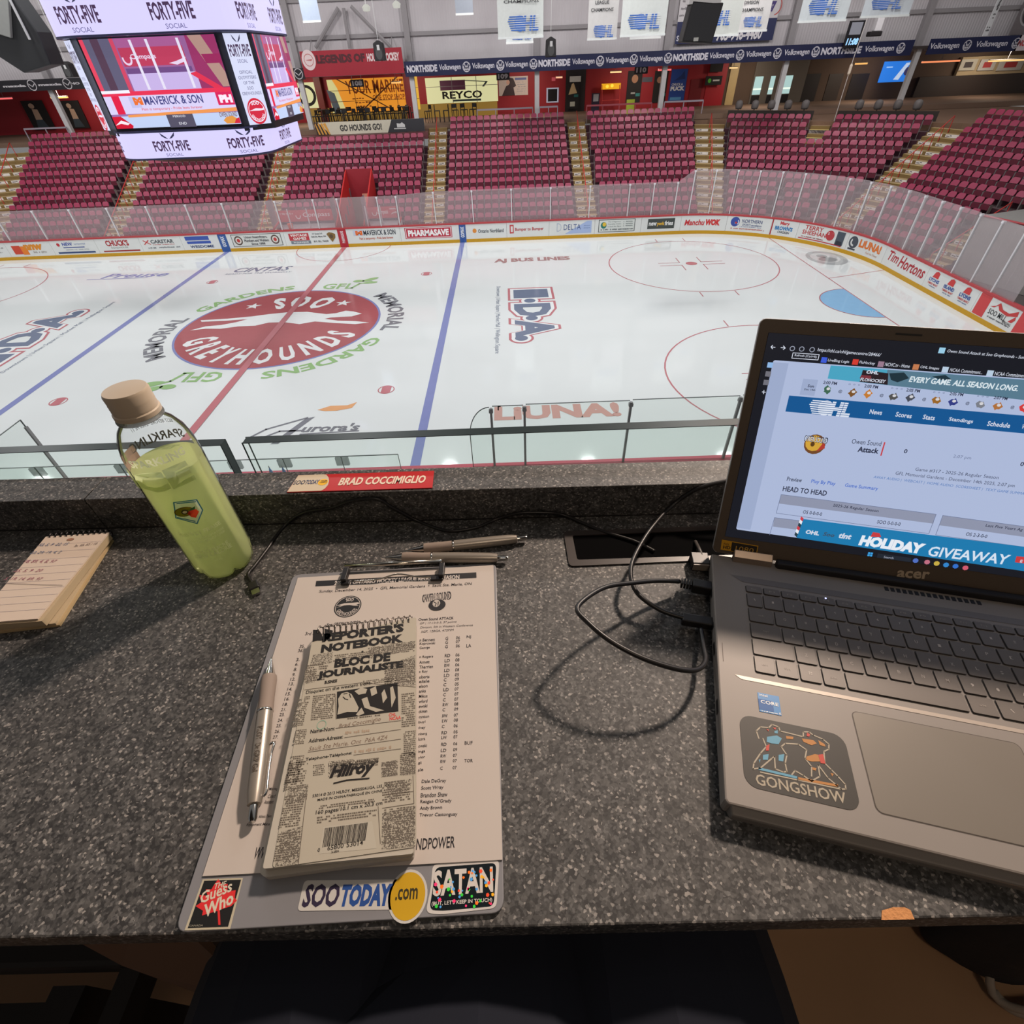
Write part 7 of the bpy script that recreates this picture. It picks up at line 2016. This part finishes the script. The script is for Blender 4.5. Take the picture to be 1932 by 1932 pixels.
for pts in ([(485, 995), (530, 1000), (528, 1015), (487, 1012)], [(580, 1010), (650, 1020), (672, 1040), (640, 1052), (590, 1030)], [(610, 1120), (660, 1105), (705, 1115), (710, 1150), (640, 1150), (605, 1140)], [(560, 1245), (800, 1290), (805, 1305), (560, 1262)], [(680, 1020), (720, 1045), (725, 1060), (690, 1050)], [(645, 1185), (670, 1190), (665, 1205), (645, 1200)], [(755, 1220), (775, 1225), (765, 1240)]): b.ppx(DK, [PD(*p) for p in pts], .0005)
b.mat(mat(180, 54, 40))
for pts in ([(365, 1055), (385, 1045), (380, 1085), (362, 1085)], [(680, 1110), (710, 1105), (725, 1165), (695, 1160)], [(612, 975), (632, 985), (625, 1000), (610, 995)], [(405, 945), (425, 945), (420, 958)], [(365, 952), (380, 955), (378, 968)]): b.ppx(DK, [PD(*p) for p in pts], .0006)
b.build('sticker_art', lap)

# lid ---------------------------------------------------------------
HLc = rel(1345, 1045, HT)
tl_ = rad(25)
yl = nL * sin(tl_) + V((0, 0, 1)) * cos(tl_)
LD_ = Fr(HLc - uL * .0012, uL, yl)                        # lid plane; its normal points at the user
LH = .2475
b = MB(mat(176, 172, 168, rough=.35, metal=.4)).prism(LD_, rrect(0, LW, .002, LH, .006), -.006, -.0014)
lid = b.build('lid', lap, bevel=.001)
b = MB(mat(84, 72, 60, rough=.5, var=.08, vs=300)).prism(LD_, rrect(.0004, LW - .0004, .003, LH - .0006, .0055), -.0014, 0)
b.build('screen_bezel', lap)
disp = mat(16, 18, 24, emit=1, rough=.25)
b = MB(mat(14, 16, 22, rough=.2, var=0)).rect(LD_, .0095, LW - .0095, .0225, .2345, .0003)
b.build('display_panel', lap)
MB(mat(18, 16, 16)).poly(LD_, rrect(.118, .140, .2396, .2412, .0006), .0003).build('webcam_slot', lap)
b = MB(mat(176, 158, 136, rough=.4))
PS = lambda x, y: (1332 + x / 3.22, 580 + y / 3.22)
b.tpx(LD_, 'acer', *PS(1155, 1640), *PS(1352, 1652), 46 / 3.22, .0004, .03)
b.build('lettering', lap)
b = MB(mat(206, 150, 30, rough=.4)).ppx(LD_, [PS(88, 1470), PS(307, 1508), PS(318, 1448), PS(97, 1410)], .0003)
b.mat(mat(40, 34, 26)).ppx(LD_, [PS(150, 1477), PS(302, 1503), PS(312, 1452), PS(158, 1425)], .0005).mat(mat(196, 150, 60)); b.tpx(LD_, '1080', *PS(176, 1476), *PS(285, 1492), 30 / 3.22, .0007, .0)
b.mat(mat(60, 44, 16)); b.tpx(LD_, 'FULL', *PS(106, 1440), *PS(142, 1446), 12 / 3.22, .0005, .01); b.tpx(LD_, 'HD', *PS(102, 1464), *PS(146, 1470), 20 / 3.22, .0005, .03)
b.build('resolution_sticker', lap)
MB(mat(150, 134, 120, rough=.3, metal=.6)).hexa([DK(.022, .2535, -.001), DK(.062, .2535, -.001), DK(.062, .262, -.001), DK(.022, .262, -.001)], [DK(.022, .256, .006), DK(.062, .256, .006), DK(.062, .263, .011), DK(.022, .263, .011)]).build('hinge', lap, bevel=.001)
MB(mat(26, 24, 26)).slab(DK, .066, LW - .066, .2535, .2625, -.002, .007).build('hinge_cover', lap, bevel=.002)
b = MB(mat(14, 12, 14))
for i in range(16): b.slab(DK, .17 + i * .0055, .1735 + i * .0055, .2455, .2505, -.0005, .0004)
b.build('vent_slots', lap)

# what the screen shows
DY = .0006


def E2(r, g, b_, e=1.0): return mat(r, g, b_, emit=e, rough=.3, var=0)


ui = MB()
page, pale, line_, dkt = E2(170, 183, 214), E2(154, 168, 200), E2(110, 120, 150), E2(40, 44, 66)
ui.mat(E2(24, 26, 34)).rect(LD_, .0097, LW - .0097, .0227, .2343, DY)
ui.mat(page); k = LD_.px(*PS(435, 322)); kb = LD_.px(*PS(190, 1350))
ui.poly(LD_, rrect(.0192, LW - .0098, .0322, k[1], .002), DY + .0001)
ui.mat(pale).rect(LD_, .0192, .0335, .0340, k[1] - .002, DY + .0002)
U = lambda x, y: LD_.px(*PS(x, y))


def ut(t, x0, y0, x1, y1, h, m, bold=.01, shear=0., d=.0006):
    ui.mat(m).tpx(LD_, t, *PS(x0, y0), *PS(x1, y1), h / 3.22, DY + d, bold, shear)


def ur(x0, y0, x1, y1, m, d):
    """rectangle in screen axes from the photo-crop corners: bottom-left, top-right"""
    a, c = U(x0, y0), U(x1, y1)
    ui.mat(m).rect(LD_, min(a[0], c[0]), max(a[0], c[0]), min(a[1], c[1]), max(a[1], c[1]), DY + d)


wt = E2(206, 212, 226); gy_ = E2(150, 156, 172)
for x, y in ((405, 240), (466, 244)):
    s = 1 if x == 405 else -1
    ui.mat(wt).lpx(LD_, [PS(x - 12, y), PS(x + 14, y + 3)], .0007, DY + .0003).lpx(LD_, [PS(x - 12 * s + s * 10 + 1, y - 10), PS(x - 12 * s + (1 if s > 0 else 2), y + (0 if s > 0 else 3)), PS(x - 12 * s + s * 10, y + 12)], .0007, DY + .0003)
for x, y in ((523, 250), (580, 253), (643, 257)): c = U(x, y); ui.mat(gy_).ring(LD_, c[0], c[1], .0017, .0024, DY + .0003, n=12)
ut('https://chl.ca/ohl/gamecentre/28466/', 672, 272, 1056, 305, 26, wt, .005, .15)
ut('Owen Sound Attack at Soo Greyhounds - Sunday', 1458, 278, 1960, 322, 24, wt, .005, .15)
a = U(520, 308); c = U(686, 287)
ui.mat(wt).line(LD_, [a, (c[0], a[1]), c, (a[0], c[1]), a], .0006, DY + .0003); ut('Refresh (Ctrl+R)', 535, 300, 668, 312, 18, wt, .005)
for x, y, m in ((715, 320, (60, 90, 210)), (905, 332, (206, 60, 50)), (1060, 345, (150, 120, 140)), (1272, 362, (190, 120, 80)), (1450, 378, (180, 200, 220)), (1722, 400, (180, 200, 220)), (1430, 262, (150, 200, 226)), (388, 350, (140, 180, 226)), (376, 404, (110, 110, 120)), (364, 456, (110, 110, 120))):
    c = U(x, y); ui.mat(E2(*m)).rect(LD_, c[0] - .0025, c[0] + .0025, c[1] - .0025, c[1] + .0025, DY + .0003)
for t, x0, y0, x1, y1 in (('LiveBlog Login', 735, 332, 863, 344), ('FloHockey', 925, 345, 1020, 354), ('NCHC.tv - Home', 1082, 356, 1232, 368), ('OHL Images', 1295, 374, 1408, 384), ('NCAA Commitment...', 1475, 390, 1672, 406), ('NCAA Commitment', 1745, 412, 1935, 426)): ut(t, x0, y0, x1, y1, 22, wt, .005, .1)
ui.mat(wt).lpx(LD_, [PS(340, 513), PS(360, 515)], .0007, DY + .0003).lpx(LD_, [PS(351, 503), PS(348, 525)], .0007, DY + .0003)
# top advert
q = [PS(737, 432), PS(2000, 570), PS(2010, 445), PS(756, 352)]
ui.mat(E2(72, 160, 190)).ppx(LD_, q, DY + .0003); ui.mat(E2(86, 120, 140)).ppx(LD_, [PS(1080, 470), PS(2000, 570), PS(2010, 445), PS(1100, 378)], DY + .0004)
ui.mat(E2(40, 30, 36)).ppx(LD_, [PS(930, 452), PS(1100, 470), PS(1105, 400), PS(950, 380)], DY + .0005).mat(E2(30, 50, 60)).ppx(LD_, [PS(1110, 400), PS(1200, 395), PS(1230, 430), PS(1160, 455), PS(1120, 440)], DY + .0005).ppx(LD_, [PS(1370, 420), PS(1450, 410), PS(1490, 440), PS(1420, 440)], DY + .0005).mat(E2(120, 50, 60)).ppx(LD_, [PS(930, 430), PS(1000, 436), PS(1000, 415), PS(940, 410)], DY + .0006)
ut('OHL', 968, 402, 1042, 408, 22, wt, .04, .1, .0008); ut('FLOHOCKEY', 932, 446, 1085, 460, 20, wt, .03, .1, .0008); ut('EVERY GAME. ALL SEASON LONG.', 1226, 452, 1885, 510, 36, E2(214, 226, 232), .03, .15, .0008)
# scores strip
ur(566, 530, 680, 440, pale, .0003); ut('Sun', 614, 484, 652, 488, 18, dkt, .02); ut('Dec 14th', 594, 502, 660, 508, 12, dkt)
for x, y, t in ((708, 464, '2:00 PM'), (957, 486, '2:00 PM'), (1211, 510, '2:05 PM'), (1473, 532, '2:05 PM'), (1741, 556, '2:07 PM')): ut(t, x, y, x + 82, y + 8, 20, dkt, .02)
for x, y, m in ((735, 500, (60, 100, 80)), (888, 518, (120, 80, 40)), (982, 525, (190, 120, 50)), (1135, 542, (80, 80, 80)), (1238, 548, (70, 74, 86)), (1396, 564, (150, 100, 40)), (1497, 575, (50, 60, 130)), (1662, 590, (120, 124, 134)), (1768, 600, (170, 110, 60)), (1925, 612, (206, 60, 60))):
    c = U(x, y); ui.mat(E2(*m)).poly(LD_, [(c[0] + (.0024, .0042, .0032)[i % 3] * cos(rad(i * 30 + x)), c[1] + (.0030, .0046, .0026)[(i + 1) % 3] * sin(rad(i * 30 + x))) for i in range(12)], DY + .0004).mat(E2(206, 206, 210)).disc(LD_, c[0] + .0006, c[1] + .001, .0017, .0014, DY + .0005, 7)
for x, y in ((810, 512), (1060, 536), (1318, 560), (1580, 584), (1852, 608)): ut('@', x - 11, y + 8, x + 12, y + 10, 22, dkt)
for x, y in ((862, 470), (1120, 494), (1375, 518), (1640, 542)): ut('o  o  o', x, y, x + 70, y + 6, 9, line_)
# blue header
q0 = LD_.px(*PS(480, 635)); q1 = LD_.px(*PS(505, 540))
ui.mat(E2(20, 84, 142)).rect(LD_, q0[0], LW - .0098, q0[1] + .0005, q1[1] + .0008, DY + .0004)
a, c = U(600, 650), U(888, 585)
S = lambda u, v, d=0: LD_(u, v, DY + .0005 + d * .02)
w_, h_ = c[0] - a[0], U(700, 565)[1] - U(700, 660)[1]
v_ = U(700, 655)[1]
ui.mat(E2(214, 222, 236)).disc(S, a[0] + .42 * w_, v_ + .5 * h_, .17 * w_, .5 * h_, .004, 24).txt(S, 'HL', a[0] + .52 * w_, a[0] + w_, v_ + .03 * h_, v_ + .95 * h_, .005, .06, .12)
for i in range(7): ui.rect(S, a[0] + (.04 + .1 * abs(i - 4) / 4) * w_, a[0] + .42 * w_, v_ + h_ * (.06 + i * .135), v_ + h_ * (.13 + i * .135), .005)
ui.mat(E2(20, 84, 142))
for i in range(7): ui.rect(S, a[0] + .2 * w_, a[0] + w_, v_ + h_ * (.135 + i * .135), v_ + h_ * (.17 + i * .135), .01)
for t, x0, y0, x1, y1 in (('News', 988, 646, 1062, 654), ('Scores', 1145, 662, 1242, 674), ('Stats', 1310, 678, 1382, 686), ('Standings', 1466, 694, 1612, 710), ('Schedule', 1700, 718, 1838, 732), ('W', 1908, 736, 1935, 740)): ut(t, x0, y0, x1, y1, 30, wt, .02)
# teams
c = U(660, 825); ui.mat(E2(110, 70, 40)).disc(LD_, c[0], c[1] - .001, .0098, .0100, DY + .0003, 16).mat(E2(206, 160, 60)).disc(LD_, c[0] - .001, c[1], .0078, .0080, DY + .0004, 12).mat(E2(170, 60, 50)).poly(LD_, [(c[0] + .003, c[1] - .008), (c[0] + .010, c[1] - .004), (c[0] + .008, c[1] + .003)], DY + .0005).mat(E2(90, 60, 30)).disc(LD_, c[0] - .002, c[1] - .001, .002, .0026, DY + .0006, 8)
ut('OWEN SOUND', 590, 812, 732, 830, 40, dkt, .05); ut('OWEN SOUND', 594, 808, 728, 826, 30, E2(220, 226, 236), .0, 0, .0008)
ut('Owen Sound', 880, 826, 1058, 842, 30, dkt, .0); ut('Attack', 916, 876, 1042, 888, 34, dkt, .03); ui.mat(E2(190, 60, 66)).lpx(LD_, [PS(1083, 820), PS(1060, 898)], .0012, DY + .0004)
ut('0', 1196, 884, 1216, 886, 26, dkt, .02); ut('0', 1900, 962, 1922, 964, 26, dkt, .02); ut('2:07 pm', 1494, 916, 1602, 928, 24, line_, 0)
ut('Game #317 - 2025-26 Regular Season', 1264, 996, 1768, 1048, 26, E2(66, 72, 96), 0); ut('GFL Memorial Gardens - December 14th 2025, 2:07 pm', 1144, 1020, 1865, 1098, 26, E2(66, 72, 96), 0)
ut('AWAY AUDIO |  WEBCAST |  HOME AUDIO  SCORESHEET |  TEXT GAME SUMMARY', 1012, 1040, 1960, 1146, 20, E2(76, 116, 176), 0, .1)
ut('Preview', 488, 1052, 578, 1062, 26, dkt); ut('Play By Play', 634, 1070, 780, 1086, 28, E2(60, 100, 190)); ut('Game Summary', 838, 1094, 1038, 1116, 28, E2(60, 100, 190)); ut('HEAD TO HEAD', 462, 1114, 728, 1144, 32, dkt, .02)
for (x0, y0, x1, y1) in ((440, 1190, 1400, 1255),):
    pass
for pts in ([(455, 1135), (1395, 1255), (1350, 1372), (425, 1248), (455, 1135)], [(1435, 1262), (2010, 1340), (1980, 1460), (1392, 1380), (1435, 1262)], [(415, 1275), (575, 1295)], [(415, 1275), (385, 1380)]): ui.mat(line_).lpx(LD_, [PS(*p) for p in pts], .0005, DY + .0005)
ui.mat(E2(140, 146, 168)).ppx(LD_, [PS(442, 1190), PS(1378, 1312), PS(1394, 1255), PS(455, 1136)], DY + .0003).ppx(LD_, [PS(1416, 1322), PS(2000, 1402), PS(2010, 1340), PS(1434, 1263)], DY + .0003).ppx(LD_, [PS(405, 1330), PS(560, 1350), PS(575, 1295), PS(415, 1276)], DY + .0003)
ut('2025-26 Regular Season', 766, 1212, 1042, 1248, 22, dkt, .01, .1); ut('OS 0-0-0-0', 585, 1250, 700, 1265, 22, dkt); ut('SOO 0-0-0-0', 1034, 1310, 1175, 1326, 22, dkt); ut('Last Five Years Ag', 1690, 1334, 1915, 1362, 22, dkt, .01, .1); ut('OS 2-3-0-0', 1572, 1384, 1700, 1400, 22, dkt)
# lower advert
ui.mat(E2(30, 120, 172)).ppx(LD_, [PS(548, 1398), PS(2000, 1610), PS(2010, 1462), PS(578, 1282)], DY + .0006)
for i in range(6): ui.mat(E2(*((200, 60, 70), (226, 230, 236), (40, 60, 70))[i % 3])).ppx(LD_, [PS(535 + (5 - i) * 7, 1380 - (5 - i) * 19), PS(549 + (5 - i) * 7, 1394 - (5 - i) * 19), PS(556 + (5 - i) * 7, 1374 - (5 - i) * 19), PS(541 + (5 - i) * 7, 1362 - (5 - i) * 19)], DY + .0007)
ut('OHL', 600, 1372, 682, 1384, 26, wt, .05, .1, .0009); ut('Soo', 705, 1384, 775, 1394, 24, E2(60, 80, 100), .03, .2, .0009); ut('tlnt', 800, 1398, 876, 1408, 34, wt, .04, .2, .0009)
ut('HOLIDAY', 920, 1442, 1312, 1498, 66, E2(226, 232, 240), .07, .1, .0009); ut('GIVEAWAY', 1338, 1506, 1826, 1562, 62, E2(210, 222, 236), .02, .1, .0009)
ui.mat(E2(196, 60, 64)).ppx(LD_, [PS(995, 1390), PS(1060, 1392), PS(1050, 1368), PS(1010, 1362)], DY + .0011).poly(LD_, [LD_.px(*PS(*p)) for p in ((1870, 1545), (1990, 1560), (1995, 1520), (1880, 1508))], DY + .0009); ut('E', 1898, 1545, 1912, 1547, 18, wt, .03, 0, .0012)
# task bar
c = U(995, 1498)
for du in (-.0022, .0002):
    for dv in (-.0022, .0002): ui.mat(E2(60, 160, 226)).rect(LD_, c[0] + du, c[0] + du + .002, c[1] + dv, c[1] + dv + .002, DY + .0004)
ui.mat(E2(34, 40, 50)).ppx(LD_, [PS(1035, 1518), PS(1240, 1545), PS(1245, 1520), PS(1042, 1492)], DY + .0003); ut('Search', 1075, 1520, 1135, 1527, 14, gy_)
for x, y, m in ((1270, 1536, (80, 110, 190)), (1340, 1545, (190, 110, 130)), (1398, 1553, (196, 170, 70)), (1455, 1562, (50, 130, 200)), (1512, 1570, (50, 110, 200)), (1572, 1580, (206, 90, 110))): c = U(x, y); ui.mat(E2(*m)).disc(LD_, c[0], c[1], .0026, None, DY + .0005, 8)
ui.build('web_page', lap)

# ================================================================== UNDER THE COUNTER
FH = 1.17
struct(MB(mat(168, 132, 100, rough=.9, var=.15, vs=6)).box(CP.x - 2.5, CP.x + 2.6, CP.y - 1.6, CP.y + .9, CP.z - FH - .1, CP.z - FH).build('floor_press_box'))
struct(MB(mat(70, 64, 60, rough=.9)).box(CP.x - 2.5, CP.x + 2.6, CP.y - 1.6, CP.y - 1.5, CP.z - FH, CP.z + 1.4).build('wall_press_box'))
struct(MB(mat(60, 56, 54, rough=.9)).box(CP.x - 2.5, CP.x + 2.6, CP.y - 1.6, CP.y + .45, CP.z + 1.4, CP.z + 1.5).build('ceiling_press_box'))
struct(MB(mat(90, 80, 72, rough=.9)).box(CP.x - 2.5, CP.x + 2.6, CP.y + .50, CP.y + .56, CP.z - FH, CP.z - .47).build('wall_parapet'))
# the lap of the person at the counter
me = bpy.data.meshes.new('person')
vs = [(-.02, -.30, -.60), (-.165, -.20, -.61), (-.175, .02, -.585), (-.15, .26, -.60), (-.17, .31, -.78), (-.18, .30, -1.10), (-.19, .38, -1.135),
      (.125, -.20, -.61), (.10, .02, -.585), (.09, .26, -.60), (.12, .31, -.78), (.13, .30, -1.10), (.14, .38, -1.135), (-.02, -.34, -.40), (-.02, -.36, -.15), (-.035, .06, -.60), (.20, -.10, -.72), (.34, -.02, -.85), (-.035, .25, -.61)]
es = [(0, 1), (1, 2), (2, 3), (3, 4), (4, 5), (5, 6), (0, 7), (7, 8), (8, 9), (9, 10), (10, 11), (11, 12), (0, 13), (13, 14), (0, 15), (0, 16), (16, 17), (15, 18)]
rs = [.15, .13, .122, .10, .07, .05, .045, .13, .122, .10, .07, .05, .045, .17, .16, .12, .10, .06, .10]
me.from_pydata([CP + V(v) - (CP + V((0, 0, -FH))) for v in vs], es, [])
me.materials.append(mat(13, 18, 32, rough=.9, var=.1, vs=40))
o = bpy.data.objects.new('person', me); COL.objects.link(o); o.location = CP + V((0, 0, -FH))
sk = o.modifiers.new('skin', 'SKIN')
for i, v in enumerate(me.skin_vertices[0].data): v.radius = (rs[i], rs[i]); v.use_root = i == 0
ss = o.modifiers.new('sub', 'SUBSURF'); ss.levels = 2; ss.render_levels = 2
tag(o, 'person in dark navy trousers sitting at the counter, only the lap showing', 'person')
# bag on the floor
FF = Fr(D(0, 0, FH - .02), (1, 0, 0), (0, 1, 0))
bag_c = rel(1840, 1800, FH - .10)
bagr = root('bag', V((bag_c.x, bag_c.y, CP.z - FH)), 'black bag slumped on the floor by the counter front', 'bag')
F3 = Fr(D(0, 0, FH), (1, 0, 0), (0, 1, 0))
q = [F3.px(*p) for p in ((1690, 1745), (1740, 1795), (1800, 1828), (1850, 1862), (1990, 1880), (1990, 1690), (1800, 1690))]
bcx, bcy = sum(p[0] for p in q) / 7, sum(p[1] for p in q) / 7
b = MB(mat(26, 26, 30, rough=.85, bump=.5, vs=60))
n = len(q); lv = [(0, 1.0), (.05, 1.0), (.14, .86), (.2, .6), (.22, .3)]
b.add([F3(bcx + (p[0] - bcx) * s, bcy + (p[1] - bcy) * s, z) for z, s in lv for p in q], [tuple(range(n - 1, -1, -1)), tuple(range(4 * n, 5 * n))] + [(i * n + k_, i * n + (k_ + 1) % n, (i + 1) * n + (k_ + 1) % n, (i + 1) * n + k_) for i in range(4) for k_ in range(n)])
o = b.build('body', bagr, smooth=True)
m_ = o.modifiers.new('sub', 'SUBSURF'); m_.levels = 1; m_.render_levels = 2
c = F3.px(1893, 1858)
b = MB(mat(150, 140, 128, rough=.8)).tube([F3(c[0] + .040 * cos(t), c[1] + .034 * sin(t), .03 + .012 * sin(3 * t)) for t in [2 * pi * k_ / 20 for k_ in range(21)]], .0062, 6).tube([F3(c[0] + .036 * cos(t) + .004, c[1] + .026 * sin(t) - .008, .016) for t in [pi + pi * k_ / 12 for k_ in range(13)]], .008, 6)
b.build('drawcord', bagr, smooth=True)
# chair to the side and the counter bracket
ch = root('chair', rel(120, 1860, FH), 'dark chair partly hidden under the counter beside the slanted bracket', 'chair')
Fc = Fr(D(0, 0, .72), (1, 0, 0), (0, 1, 0))
dkc = mat(22, 20, 22, rough=.7)
a0 = Fc.px(-60, 1832); a1 = Fc.px(225, 1795)
MB(dkc).slab(Fc, a0[0] - .2, a1[0] + .012, a0[1], a1[1] + .06, -.04, 0).build('seat', ch, bevel=.006)
q0 = Fc.px(214, 1835); q1 = Fc.px(256, 1828)
MB(dkc).slab(Fc, q0[0], q1[0], -.05, q0[1] + .02, -.05, -.01).build('side_rail', ch)
Fd = Fr(D(0, 0, .80), (1, 0, 0), (0, 1, 0)); w0 = Fd.px(-60, 1932); w1 = Fd.px(215, 1888)
MB(dkc).slab(Fd, w0[0] - .2, w1[0], w0[1] - .1, w1[1], -.04, 0).build('crossbar', ch)
b = MB(dkc)
for x, y in ((w1[0] - .02, w1[1] - .01), (w1[0] - .02, a1[1] + .05)): b.slab(Fc, x - .018, x + .018, y - .018, y + .018, -(FH - .72), -.02)
b.build('leg', ch)
bk = root('counter_bracket', rel(300, 1800, .60), 'slanted brown bracket panel under the counter front', 'bracket')
m_ = mat(84, 62, 48, rough=.8)
pA = [D(-.42, .10, HD + .031), D(-.30, .10, HD + .031), rel(470, 1868, .56), rel(462, 1885, .58), rel(425, 1893, .60), rel(230, 1822, .56)]
b = MB(m_).add(pA + [p + V((0, .02, -.004)) for p in pA], [(0, 1, 2, 3, 4, 5), (11, 10, 9, 8, 7, 6)] + [(i, (i + 1) % 6, 6 + (i + 1) % 6, 6 + i) for i in range(6)])
b.build('panel', bk)
pB = [D(-.31, .12, HD + .031), D(-.22, .12, HD + .031), rel(478, 1800, .52), rel(470, 1868, .56)]
MB(mat(44, 34, 28, rough=.8)).add(pB + [p + V((0, .01, 0)) for p in pB], [(0, 1, 2, 3), (7, 6, 5, 4)] + [(i, (i + 1) % 4, 4 + (i + 1) % 4, 4 + i) for i in range(4)]).build('side_panel', bk)
